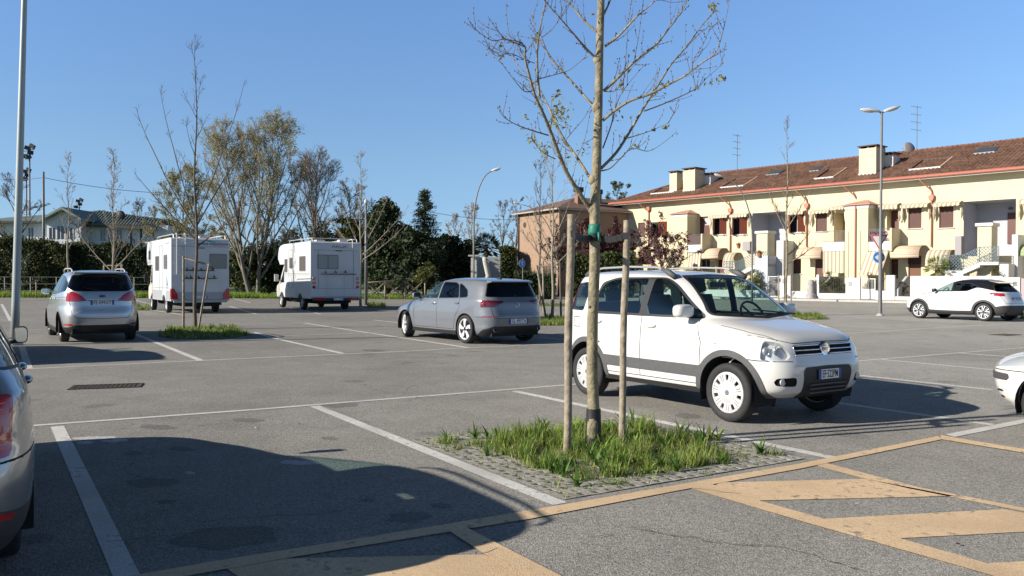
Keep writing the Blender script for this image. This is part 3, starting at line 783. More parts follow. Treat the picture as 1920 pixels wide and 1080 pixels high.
    for xw in (xf0, xr0):
        for sg in (-1, 1):
            n = 20; ang = [-.35+(PI+.7)*i/n for i in range(n+1)]
            vs = []
            for yy in (W-.012, W-.34):
                vs += [(xw+(Ra+.004)*math.cos(a), sg*yy, R+C.get('adz', .01)+(Ra+.004)*math.sin(a)) for a in ang]
            mb.add(vs, [(i, i+1, n+2+i, n+1+i) for i in range(n)])
            mb.add([(xw+(Ra+.004)*math.cos(a), sg*(W-.34), R+(Ra+.004)*math.sin(a)) for a in ang], [tuple(range(n+1))])
            # lip
            vs = []
            for (rr2, yy) in ((Ra, W+.0), (Ra, W-.05)): vs += [(xw+rr2*math.cos(a), sg*yy, R+C.get('adz', .01)+rr2*math.sin(a)) for a in ang]
    z0 = C['keys'][0][0]
    xa, xb = max(k[1] for k in C['keys'])-.34, min(k[2] for k in C['keys'])+.12
    for (x0, x1, ww) in ((xa, xf0+Ra, W-.30), (xf0+Ra, xf0-Ra, W-.36), (xf0-Ra, xr0+Ra, W-.03), (xr0+Ra, xr0-Ra, W-.36), (xr0-Ra, xb, W-.26)):
        if x0 > x1: mb.b2(x1, x0, -ww, ww, z0-.02, z0+.10)
    mb.build('underbody', DRK, root)
    # interior: floor, dashboard, seats, wheel
    if C.get('interior', True):
        bz = C['belt']; iw = W-.14; fx = C['cowl']; rx = C['back']
        mb = MB()
        mb.prism([(fx-.02, bz-.09), (fx-.10, bz-.05), (fx-.26, bz-.10), (fx-.29, bz-.40), (fx-.02, bz-.4)], lambda a, b: (a, -iw, b), lambda a, b: (a, iw, b))
        mb.prism([(fx+.22, bz-.14), (fx-.02, bz-.085), (fx-.02, bz-.4), (fx+.22, bz-.4)], lambda a, b: (a, -iw*.72, b), lambda a, b: (a, iw*.72, b))
        mb.prism([(fx-.04, bz-.05), (fx-.06, bz+.02), (fx-.22, bz+.01), (fx-.26, bz-.08)], lambda a, b: (a, C.get('dr', 1)*.14, b), lambda a, b: (a, C.get('dr', 1)*.52, b))
        mb.b2(rx, fx, -iw, iw, .28, .34)
        for xs, yy in ((fx-.95, .36), (fx-.95, -.36)):
            mb.b2(xs-.20, xs+.32, yy-.24, yy+.24, bz-.52, bz-.30)
            mb.prism([(xs-.10, bz-.38), (xs-.24, bz-.38), (xs-.42, bz+.20), (xs-.32, bz+.22)], lambda a, b, yy=yy: (a, yy-C.get('seatw', .235), b), lambda a, b, yy=yy: (a, yy+C.get('seatw', .235), b))
            mb.box((xs-.40, yy, bz+.33), (.09, .25, .17), tilt=Matrix.Rotation(-.2, 3, 'Y'))
            for q in (-.06, .06): mb.tube([(xs-.38, yy+q, bz+.18), (xs-.40, yy+q, bz+.28)], .007, 5)
        xs = fx-1.75
        if xs-.4 > rx:
            mb.b2(xs-.15, xs+.35, -iw+.05, iw-.05, bz-.5, bz-.30)
            mb.prism([(xs-.10, bz-.38), (xs-.22, bz-.38), (xs-.36, bz+.10), (xs-.27, bz+.12)], lambda a, b: (a, -iw+.05, b), lambda a, b: (a, iw-.05, b))
            for yy in (-.36, .36): mb.box((xs-.33, yy, bz+.19), (.08, .24, .13), tilt=Matrix.Rotation(-.2, 3, 'Y'))
        mb.build('interior', SEAT, root)
        mb = MB(); c_ = Vector((fx-.42, C.get('dr', 1)*.34, bz-.02)); Mx = Matrix.Rotation(rad(62), 3, 'Y')
        mb.tube([c_+Mx @ Vector((.185*math.cos(a), .185*math.sin(a), 0)) for a in [2*PI*i/24 for i in range(25)]], .014, 6)
        mb.tube([c_, c_+Mx @ Vector((0, 0, 1))*.25 if False else c_+Vector((.2, 0, -.1))], .03, 6)
        for a in (0, 2.3, 4.0): mb.tube([c_, c_+Mx @ Vector((.18*math.sin(a), .18*math.cos(a), 0))], .013, 5)
        mb.build('steering_wheel', BLK, root)
        mb = MB(); mt = C['mirror_in']; mb.box(mt, (.03, .22, .06)); mb.tube([mt, (mt[0]+.05, mt[1], mt[2]+.08)], .012, 5); mb.build('rear_view_mirror', BLK, root)
    # wheels
    tr = C['track']/2
    for x, sg in ((xf0, 1), (xf0, -1), (xr0, 1), (xr0, -1)):
        wheel(root, x, sg*tr, R, C['tw'], C['rr'], C['wheel'], sg, C.get('steer', 0) if x == xf0 else 0)
    return root, S, tree

def hit_y(tree, x, z, sg):   # the body side seen from outside
    r_ = tree.ray_cast(Vector((x, sg*3, z)), Vector((0, -sg, 0))); return r_[0], r_[1]
def hit_x(tree, y, z, sg):
    r_ = tree.ray_cast(Vector((sg*5, y, z)), Vector((-sg, 0, 0))); return r_[0], r_[1]
def door_handle(root, tree, x, z, m, ln=.19):
    for sg in (-1, 1):
        p, n = hit_y(tree, x, z, sg)
        if p is None: continue
        mb = MB(); mb.sphere((0, 0, 0), (ln/2, .032, .027), 10); mb.v = [(v[0]+p.x, v[1]+p.y+sg*.006, v[2]+p.z) for v in mb.v]
        h = mb.build('door_handle', m, root, smooth=True)
        c = MB(); c.sphere((p.x+.02, p.y, p.z-.002), (ln*.30, .008, .026), 8); c.build('handle_recess', GAP, h, smooth=True)
def wing_mirror(root, x, y, z, m, sc=1.0, both=(-1, 1), wsc=1.0):
    for sg in both:
        mb = MB(); n = 12; vs = []
        prof = [(.055, .5), (.045, .82), (.015, .97), (-.03, 1.0), (-.055, .93), (-.058, .86)]   # x, scale
        for (dx, s_) in prof:
            for j in range(n*2):
                a = PI*j/n; ca, sa = math.cos(a), math.sin(a); e = .6
                vs.append((x-dx*-1*sc, y*sg+sg*(.03+.07*wsc+.105*wsc*s_*math.copysign(abs(ca)**e, ca))*sc, z+.075*s_*math.copysign(abs(sa)**e, sa)*sc))
        N = 2*n; fs = [(i*N+j, i*N+(j+1) % N, (i+1)*N+(j+1) % N, (i+1)*N+j) for i in range(len(prof)-1) for j in range(N)]+[tuple(range(N))]
        mb.add(vs, fs); o = mb.build('wing_mirror', m, root, smooth=True, ang=50)
        g = MB(); g.add([vs[-N+j] for j in range(N)], [tuple(range(N))]); g.v = [(v[0]+.004, v[1], v[2]) for v in g.v]; g.build('mirror_glass', MIR, o)
        f = MB(); f.tube([(x, sg*(y-.03), z-.06*sc), (x, sg*(y+.09*sc), z-.035*sc)], .03*sc, 8); f.tube([(x-.02, sg*(y-.03), z-.06*sc), (x-.02, sg*(y+.09*sc), z-.035*sc)], .025*sc, 8); f.build('mirror_foot', BLK, o, smooth=True)
def lamp(S, tree, root, tag_, keepf, name, inner, bulbs, depth=.05, back=REFL, lens=GLL):
    """clear lens over a reflector bowl with bulbs"""
    o = S.mesh(name, tag_, lens, root, off=.001, keep=keepf)
    if o is None: return
    S_ = S.mesh('reflector', tag_, back, o, off=-depth, keep=keepf, rimdepth=-depth)
    for (p, r_) in bulbs:
        mb = MB()
        q_ = hit_x(tree, p[1], p[2], 1 if p[0] > 0 else -1)[0]; p = (q_.x-.055*(1 if p[0] > 0 else -1), p[1], p[2])
        mb.lathe([(r_*.15, -.02), (r_*.8, -.01), (r_, .02), (r_*.93, .02), (r_*.7, -.005), (0, -.012)], 18, c=p, ax='x')
        mb.build('bulb_ring', inner, o, smooth=True)
    return o
def place(root, x, y, az):
    root.location = (x, y, 0); root.rotation_euler = (0, 0, rad(az))
# ---------------------------------------------------------------- the white small car with grey cladding
WHT = paint('white_paintwork', (.60, .59, .565), rough=.3)
def panda():
    zk = [[.28, 1.64, -1.66, .755, 5, 6, 0, 0], [.36, 1.745, -1.75, .785, 6.0, 6, 0, 0], [.52, 1.785, -1.79, .80, 6.0, 6, 0, 0], [.62, 1.775, -1.79, .803, 6, 6, 0, 0],
          [.675, 1.757, -1.775, .803, 6, 6, 0, 0], [.80, 1.725, -1.745, .80, 5.6, 6, 0, 0], [.875, 1.67, -1.735, .797, 4.8, 6, 0, 0], [.925, 1.56, -1.73, .793, 4.2, 6, 0, 0],
          [.975, 1.36, -1.725, .787, 4.0, 6, 0, 0], [1.02, 1.13, -1.72, .78, 3.8, 6, 0, 0], [1.05, .99, -1.715, .775, 3.8, 6, 0, 0], [1.11, .90, -1.705, .762, 4.5, 6, 0, 0],
          [1.26, .68, -1.67, .717, 5, 6, 0, 0], [1.41, .455, -1.625, .663, 5, 6, 0, 0], [1.485, .31, -1.59, .627, 4.4, 5.5, 0, 0], [1.522, .17, -1.54, .585, 3.6, 4.5, 0, 0],
          [1.548, -.02, -1.42, .50, 3, 4, 0, 0], [1.565, -.25, -1.2, .36, 2.6, 3, 0, 0], [1.574, -.45, -.85, .14, 2, 2, 0, 0], [1.575, -.62, -.66, .015, 2, 2, 0, 0]]
    R = .302
    def clad(x, y, z, arch):
        strip = np.maximum(np.abs(z-.49)-.062, np.abs(x)-1.2)
        ring = np.maximum(arch(.425)(x, y, z), .26-z)
        return np.minimum(strip, ring)
    hl = rc([(.505, .705), (.56, .665), (.95, .665), (.95, .90), (.78, .868), (.575, .835)], [.02, .03, 0, 0, .02, .04])
    regs = {
        'bumper_black': (lambda x, y, z: np.maximum(sdpoly(np.abs(y), z, rc([(-.1, .60), (.345, .59), (.375, .55), (.35, .30), (.31, .2), (-.1, .2)], [0, .03, .03, .04, 0, 0])), 1.2-x), ('body',)),
        'fog_recess': (lambda x, y, z: np.maximum(sdpoly(np.abs(y), z, rc([(.45, .405), (.665, .415), (.67, .49), (.47, .50)], .035)), 1.2-x), ('body',)),
        'headlight': (lambda x, y, z: np.maximum(sdpoly(np.abs(y), z, hl), 1.53-x), ('body',)),
        'grille': (lambda x, y, z: np.maximum(sdpoly(np.abs(y), z, rc([(-.1, .815), (.47, .805), (.455, .715), (-.1, .70)], [0, .02, .02, 0])), 1.2-x), ('body',)),
        'tail_light': (lambda x, y, z: np.maximum(np.maximum(sdpoly(np.abs(y), z, rc([(.60, 1.00), (.85, 1.00), (.80, 1.42), (.56, 1.42)], .03)), x+1.55), -9+0*x), ('body',)),
        'rear_bumper_black': (lambda x, y, z: np.maximum(np.maximum(z-.45, np.abs(y)-.5), x+1.3), ('body',)),
    }
    C = dict(name='small_car', label='white small hatchback with grey side strips parked behind the staked tree', cat='car', keys=zk, wx=(1.1525, -1.1525), R=R, Ra=.362, cell=.034,
             paint=WHT, clad=clad, regions=regs,
             side_windows=[rc([(-.085, 1.065), (-.06, 1.47), (.10, 1.465), (.27, 1.39), (.44, 1.265), (.70, 1.085), (.70, 1.065)], [.02, .03, .06, .1, .1, .01, .01]),
                           rc([(-.185, 1.065), (-.165, 1.47), (-.72, 1.462), (-.95, 1.40), (-1.05, 1.07)], [.02, .03, .12, .12, .03]),
                           rc([(-1.22, 1.075), (-1.175, 1.34), (-1.28, 1.415), (-1.52, 1.38), (-1.60, 1.09)], [.03, .05, .05, .05, .04])],
             windscreen=dict(poly=rc([(-.1, 1.055), (.625, 1.095), (.56, 1.25), (.475, 1.485), (-.1, 1.505)], [0, .04, .2, .05, 0]), x=.10, trim=.022),
             rear_window=dict(poly=rc([(-.1, 1.10), (.56, 1.10), (.50, 1.42), (-.1, 1.43)], [0, .05, .05, 0]), x=-1.45),
             gaps_side=[[(.70, 1.05), (.80, .80), (.79, .66), (.78, .36)], [(-.13, 1.05), (-.15, .36)], [(-1.08, 1.05), (-1.09, .80), (-.93, .66), (-.78, .50), (-.74, .36)], [(.78, .355), (-.74, .355)],
                        [(-1.66, .93), (-1.46, .93), (-1.46, .80), (-1.66, .80)] if False else [(-1.30, .98), (-1.30, .86), (-1.45, .86), (-1.45, .98), (-1.30, .98)],
                        [(1.10, .665), (1.30, .665), (1.52, .655), (1.60, .66)], [(-1.5, .66), (-1.8, .66)]],
             gaps_front=[[(0, .835), (.45, .828), (.53, .845), (.70, .90)], [(.5, .655), (.86, .655)]],
             gaps_hood=[[(1.62, .58), (1.35, .66), (1.0, .70)]], hood_z=.86,
             parts=[], belt=1.06, cowl=.95, back=-1.45, w=.80, track=1.40, tw=.165, rr=.212, wheel='cap', mirror_in=(.30, 0, 1.40), dr=1, steer=0, sideglass=[GLS, GLS, GLS], rearglass=GLS, seatw=.205, trimmat=BLK, adz=.015,
             window_trim=[rc([(-1.08, 1.035), (-.98, 1.42), (-.72, 1.485), (.10, 1.484), (.285, 1.405), (.46, 1.28), (.735, 1.085), (.74, 1.04)], [.02, .06, .1, .1, .1, .1, .02, .02])]*2+[rc([(-1.235, 1.06), (-1.185, 1.35), (-1.28, 1.43), (-1.54, 1.40), (-1.62, 1.07)], .04)])
    root, S, tree = build_car(C)
    # bumper centre, fog lamps, grille, emblem
    S.mesh('bumper_grille', 'bumper_black', BLK, root, off=.012)
    fr = hit_x(tree, 0, .45, 1)[0]
    mb = MB()
    for zz in (.335, .375, .415): mb.box((fr.x+.012, 0, zz), (.02, .58, .012))
    mb.build('grille_slats', GRY, root)
    for sg in (-1, 1):
        S.mesh('fog_recess', 'fog_recess', DRK, root, off=-.02, keep=lambda c, sg=sg: c[1]*sg > 0)
        p, n = hit_x(tree, sg*.60, .452, 1)
        mb = MB(); mb.lathe([(.012, -.02), (.030, -.012), (.038, .004), (.034, .006), (0, .001)], 18, c=(p.x-.012, p.y, p.z), ax='x'); mb.build('fog_lamp', REFL, root, smooth=True)
    S.mesh('grille', 'grille', DRK, root, off=-.015)
    for sg in (-1, 1):
        pts = lambda z_, y0, y1: [hit_x(tree, sg*(y0+(y1-y0)*i/10), z_, 1)[0]+Vector((.004, 0, 0)) for i in range(11)]
        mb = MB()
        for z_, r_ in ((.805, .010), (.76, .009), (.715, .012)): mb.tube(pts(z_, .065, .455), r_, 6)
        mb.tube([hit_x(tree, sg*.458, .805-.09*i/4, 1)[0] for i in range(5)], .008, 6)
        mb.build('grille_bar', CHR, root, smooth=True)
    e = hit_x(tree, 0, .762, 1)[0]
    mb = MB(); mb.lathe([(0, .014), (.052, .012), (.066, .016), (.072, .008), (.072, -.03)], 30, c=e, ax='x'); em = mb.build('emblem', CHR, root, smooth=True, ang=40)
    M = frame_mat((e.x+.0135, 0, .762), (0, 1, 0), (0, 0, 1))
    text_mesh('emblem_lettering', 'FIAT', .042, plain('emblem_red', (.14, .06, .10), .4), em, M, ext=.0015, bold=.0006)
    plate(root, frame_mat((fr.x+.026, 0, .515), (0, 1, 0), (0, 0, 1)), 'EF·522PM', wd=.37, ht=.105)
    for sg in (-1, 1):
        lamp(S, tree, root, 'headlight', lambda c, sg=sg: c[1]*sg > 0, 'headlight', plain('bulb_bowl', (.7, .7, .7), .25, .6), [((1.60, sg*.60, .755), .055), ((1.60, sg*.675, .75), .045)], depth=.055)
        S.mesh('tail_light', 'tail_light', RED, root, off=.004, keep=lambda c, sg=sg: c[1]*sg > 0)
    S.mesh('rear_bumper_insert', 'rear_bumper_black', BLK, root, off=.006)
    door_handle(root, tree, .03, .935, WHT); door_handle(root, tree, -.93, .945, WHT)
    wing_mirror(root, .61, .735, 1.12, WHT, .98, wsc=1.22)
    for sg in (-1, 1):
        p = hit_y(tree, .98, .80, sg)[0]; mb = MB(); mb.sphere((p.x, p.y, p.z), (.035, .008, .014), 8); mb.build('side_repeater', plain('repeater', (.55, .5, .42), .2), root, smooth=True)
        # roof rail
        mb = MB(); y_ = sg*.565
        mb.tube([(.10, y_+.012*sg, 1.515), (.02, y_, 1.575), (-.12, y_-.004*sg, 1.60), (-.6, y_-.005*sg, 1.612), (-1.1, y_, 1.598), (-1.24, y_, 1.575), (-1.32, y_, 1.52)], [.013]*7, 8)
        rl = mb.build('roof_rail', plain('rail_silver', (.45, .45, .46), .4, .6), root, smooth=True)
        for (a, b) in (((.20, y_+.02*sg, 1.488), (-.03, y_, 1.578)), ((-1.40, y_+.01*sg, 1.505), (-1.22, y_, 1.578))):
            f = MB(); f.tube([a, ((a[0]+b[0])/2, (a[1]+b[1])/2, (a[2]+b[2])/2+.012), b], [.034, .036, .018], 10)
            f.build('rail_foot', GRY, rl, smooth=True)
    # wipers
    mb = MB()
    for (a, b) in (((.96, .55, 1.075), (.86, -.05, 1.13)), ((.99, .05, 1.07), (.87, -.55, 1.125))): mb.tube([a, b], .008, 5)
    mb.build('wiper', BLK, root)
    root.scale = (1.03, 1.03, 1.03)
    return root
pc = panda()
az = rad(-56.7); cc = (Vector((2.274, 8.755))+Vector((.965, 10.75)))/2; sidev = Vector((math.sin(az), -math.cos(az)))  # to the car's right
ctr = cc-sidev*.80
place(pc, ctr.x, ctr.y, -56.7)
# ---------------------------------------------------------------- the other cars
def rows(base, ks):
    out = []
    for k in ks:
        k = list(k); out.append(k[:4]+(k[4:6] if len(k) > 5 else list(base))+[0, 0])
        if len(k) > 5: base = k[4:6]
    return out
def rails(root, pts, m, r_=.015):
    for sg in (-1, 1):
        mb = MB(); mb.tube([(p[0], sg*p[1], p[2]) for p in pts], r_, 8); mb.build('roof_rail', m, root, smooth=True)
SILV = plain('silver_paintwork', (.46, .47, .48), .34, .75, coat=1., var=.02, scale=3)
GREY = plain('grey_paintwork', (.140, .152, .170), .3, 0., coat=1., var=.02, scale=3)
GRSL = plain('grey_silver_paintwork', (.33, .335, .34), .32, .7, coat=1., var=.02, scale=3)
DARKP = plain('dark_paintwork', (.02, .025, .035), .25, .3, coat=1.)
BLKP = plain('gloss_black_paintwork', (.012, .012, .014), .15, 0., coat=1.)
WHJ = paint('pure_white_paintwork', (.62, .62, .615), rough=.28)
EXH = CHR
def vw_badge(root, tree, z, sg, r_=.05, kind='ring'):
    e = hit_x(tree, 0, z, sg)[0]; mb = MB()
    if kind == 'ring':
        mb.tube([(e.x+sg*.006, r_*math.cos(a), z+r_*math.sin(a)) for a in [2*PI*i/24 for i in range(25)]], .006, 6)
        for (a, b) in (((-.5, .8), (0, .05)), ((.5, .8), (0, .05)), ((-.85, .35), (-.38, -.85)), ((.85, .35), (.38, -.85)), ((-.38, -.85), (0, -.05)), ((.38, -.85), (0, -.05))):
            mb.tube([(e.x+sg*.006, a[0]*r_, z+a[1]*r_), (e.x+sg*.006, b[0]*r_, z+b[1]*r_)], .005, 5)
        mb.build('emblem', CHR, root, smooth=True)
    else:
        mb.lathe([(0, .010), (1.0, .008), (1.12, .0), (1.12, -.01)], 28, ax='x'); mb.v = [(v[0]*sg+e.x, v[1]*.072, v[2]*.030+z) for v in mb.v]
        mb.build('emblem', plain('emblem_blue', (.03, .06, .16), .25, .3), root, smooth=True, ang=40)

def hatch():
    ks = rows((5, 7), [(.20, 2.02, -1.96, .84), (.30, 2.12, -2.05, .875), (.45, 2.15, -2.12, .893, 5, 5.5), (.58, 2.14, -2.13, .895), (.68, 2.10, -2.105, .893), (.76, 2.02, -2.085, .888, 4.2, 5.5),
        (.82, 1.80, -2.075, .88, 3.8, 5.5), (.88, 1.52, -2.065, .87, 3.8, 5.5), (.93, 1.22, -2.05, .86), (.965, .98, -2.03, .848, 4, 5.5), (1.05, .83, -1.995, .81, 4.8, 5.5), (1.18, .60, -1.935, .755), (1.30, .38, -1.87, .70, 4.6, 5.5),
        (1.365, .20, -1.81, .655, 4.4, 5.5), (1.405, .02, -1.68, .60, 3.6, 4), (1.435, -.18, -1.3, .45, 3, 3.2), (1.452, -.38, -.9, .22, 2.4, 2.4), (1.456, -.55, -.65, .02, 2, 2)])
    regs = {'tail_light': (lambda x, y, z: np.maximum(sdpoly(np.abs(y), z, rc([(.34, .945), (.40, .90), (.62, .815), (1, .80), (1, .955), (.6, .96)], [.01, .03, .03, 0, 0, .02])), x+1.80), ('body',)),
            'diffuser': (lambda x, y, z: np.maximum(sdpoly(np.abs(y), z, rc([(-.1, .40), (.62, .40), (.80, .33), (.80, .1), (-.1, .1)], [0, .03, .03, 0, 0])), x+1.6), ('body',)),
            'reflector_strip': (lambda x, y, z: np.maximum(sdpoly(np.abs(y), z, [(.52, .605), (.52, .625), (.80, .635), (.80, .61)]), x+1.6), ('body',)),
            'lower_grille': (lambda x, y, z: np.maximum(sdpoly(np.abs(y), z, [(-.1, .2), (.7, .22), (.75, .46), (-.1, .48)]), 1.7-x), ('body',)),
            'headlight': (lambda x, y, z: np.maximum(sdpoly(np.abs(y), z, [(.42, .66), (1, .68), (1, .79), (.42, .75)]), 1.72-x), ('body',))}
    C = dict(name='hatchback', label='grey hatchback with black and silver turbine wheels on the far side of the aisle', cat='car', keys=ks, wx=(1.31, -1.31), R=.318, Ra=.348, cell=.042, paint=GREY, regions=regs,
             side_windows=[rc([(-.12, .99), (-.09, 1.345), (.16, 1.335), (.40, 1.225), (.66, 1.085), (.80, .985)], [.02, .03, .1, .1, .1, .01]), rc([(-.19, .99), (-.17, 1.345), (-.70, 1.335), (-.84, 1.28), (-1.0, 1.01)], [.02, .03, .08, .05, .02]),
                           rc([(-1.045, 1.012), (-.865, 1.315), (-1.02, 1.275), (-1.25, 1.17), (-1.33, 1.03)], [.01, .01, .04, .05, .04])],
             sideglass=[GLS, GLD, GLD],
             windscreen=dict(poly=rc([(-.1, 1.0), (.72, 1.02), (.60, 1.33), (-.1, 1.37)], [0, .04, .05, 0]), x=.10), rear_window=dict(poly=rc([(-.1, 1.035), (.70, 1.04), (.58, 1.33), (-.1, 1.345)], [0, .03, .05, 0]), x=-1.60, trim=.012),
             gaps_side=[[(.86, .95), (.90, .75), (.84, .30)], [(-.155, .98), (-.17, .30)], [(-1.05, 1.0), (-1.10, .80), (-.95, .60), (-.86, .30)], [(.84, .30), (-.86, .30)], [(-1.66, .60), (-2.2, .60)]],
             gaps_rear=[[(0, .57), (.62, .57), (.66, .80)], [(.66, .95), (.72, 1.03)]], belt=.985, cowl=.90, back=-1.7, w=.895, track=1.57, tw=.225, rr=.232, wheel='turbine', mirror_in=(.28, 0, 1.27), steer=rad(-16), adz=.0,
             gaps_front=[], trimmat=BLK)
    root, S, tree = build_car(C)
    for sg in (-1, 1):
        k = lambda c, sg=sg: c[1]*sg > 0
        o = S.mesh('tail_light', 'tail_light', plain('dark_red_lens', (.10, .006, .012), .12, coat=1.), root, off=.004, keep=k)
        mb = MB(); p = hit_x(tree, sg*.74, .885, -1)[0]; mb.sphere((p.x+.008, p.y, p.z), (.03, .085, .042), 10); mb.build('lamp_lens', plain('vivid_red', (.75, .05, .07), .2, coat=1.), o, smooth=True)  # lens spot in a stronger red than the lamp round it
        S.mesh('reflector_strip', 'reflector_strip', RED, root, off=.002, keep=k)
        S.mesh('headlight', 'headlight', GLD, root, off=.002, keep=k)
        p = hit_x(tree, sg*.60, .345, -1)[0]; mb = MB(); mb.lathe([(.035, .04), (.045, -.03), (.038, -.035), (.033, -.02), (.033, .03), (0, .03)], 20, c=(p.x, p.y, .325), ax='x', mi=0); mb.build('exhaust_tip', EXH, root, smooth=True, ang=50)
    S.mesh('diffuser', 'diffuser', BLK, root, off=.004); S.mesh('lower_grille', 'lower_grille', BLK, root, off=.002)
    r0_ = hit_x(tree, 0, .50, -1)[0]
    plate(root, frame_mat((r0_.x-.004, 0, .505), (0, -1, 0), (0, 0, 1)), 'GL·895TA', wd=.52)
    vw_badge(root, tree, .86, -1)
    mb = MB(); mb.prism([(-1.74, 1.40), (-1.90, 1.372), (-1.91, 1.355), (-1.80, 1.335), (-1.72, 1.35)], lambda a, b: (a, -.58, b), lambda a, b: (a, .58, b)); mb.build('roof_spoiler', GREY, root, bevel=.008)
    mb = MB(); mb.tube([(-1.90, 0, 1.05), (-1.86, .28, 1.09)], .009, 5); mb.sphere((-1.99, 0, 1.05), .025, 8); mb.build('rear_wiper', BLK, root)
    mb = MB(); mb.prism([(-1.30, 1.44), (-1.48, 1.42), (-1.46, 1.47)], lambda a, b: (a, -.02, b), lambda a, b: (a, .02, b)); mb.build('shark_fin_aerial', BLK, root)
    door_handle(root, tree, -.02, .86, GREY); door_handle(root, tree, -.98, .885, GREY)
    wing_mirror(root, .70, .83, 1.03, GREY, .98)
    return root
hb = hatch(); az = rad(127); hb.scale = (1.055,)*3
c_ = Vector((-1.12, 19.3))+Vector((math.cos(az), math.sin(az)))*1.31*1.055+Vector((math.sin(az), -math.cos(az)))*.90*1.055
place(hb, c_.x, c_.y, 127)
# dark car behind it, of the same shape, only its roof and tail show
dk = copy_tree(hb)
tag(dk, 'dark blue hatchback mostly hidden behind the grey hatchback', 'car')
for o in [dk]+list(dk.children_recursive):
    if o.type == 'MESH' and o.data.materials and GREY.name in [m.name for m in o.data.materials if m]:
        o.data = o.data.copy()
        for i, m in enumerate(o.data.materials):
            if m.name == GREY.name: o.data.materials[i] = DARKP
place(dk, -.95, 31.5, 122)

# the car beyond the left edge whose shadow falls behind the people carrier's tail
sc_ = copy_tree(dk); tag(sc_, 'dark parked car beyond the left edge, known by its shadow on the asphalt', 'car'); x_, y_ = UV(-.98, 19.0); place(sc_, x_, y_, 122.1)

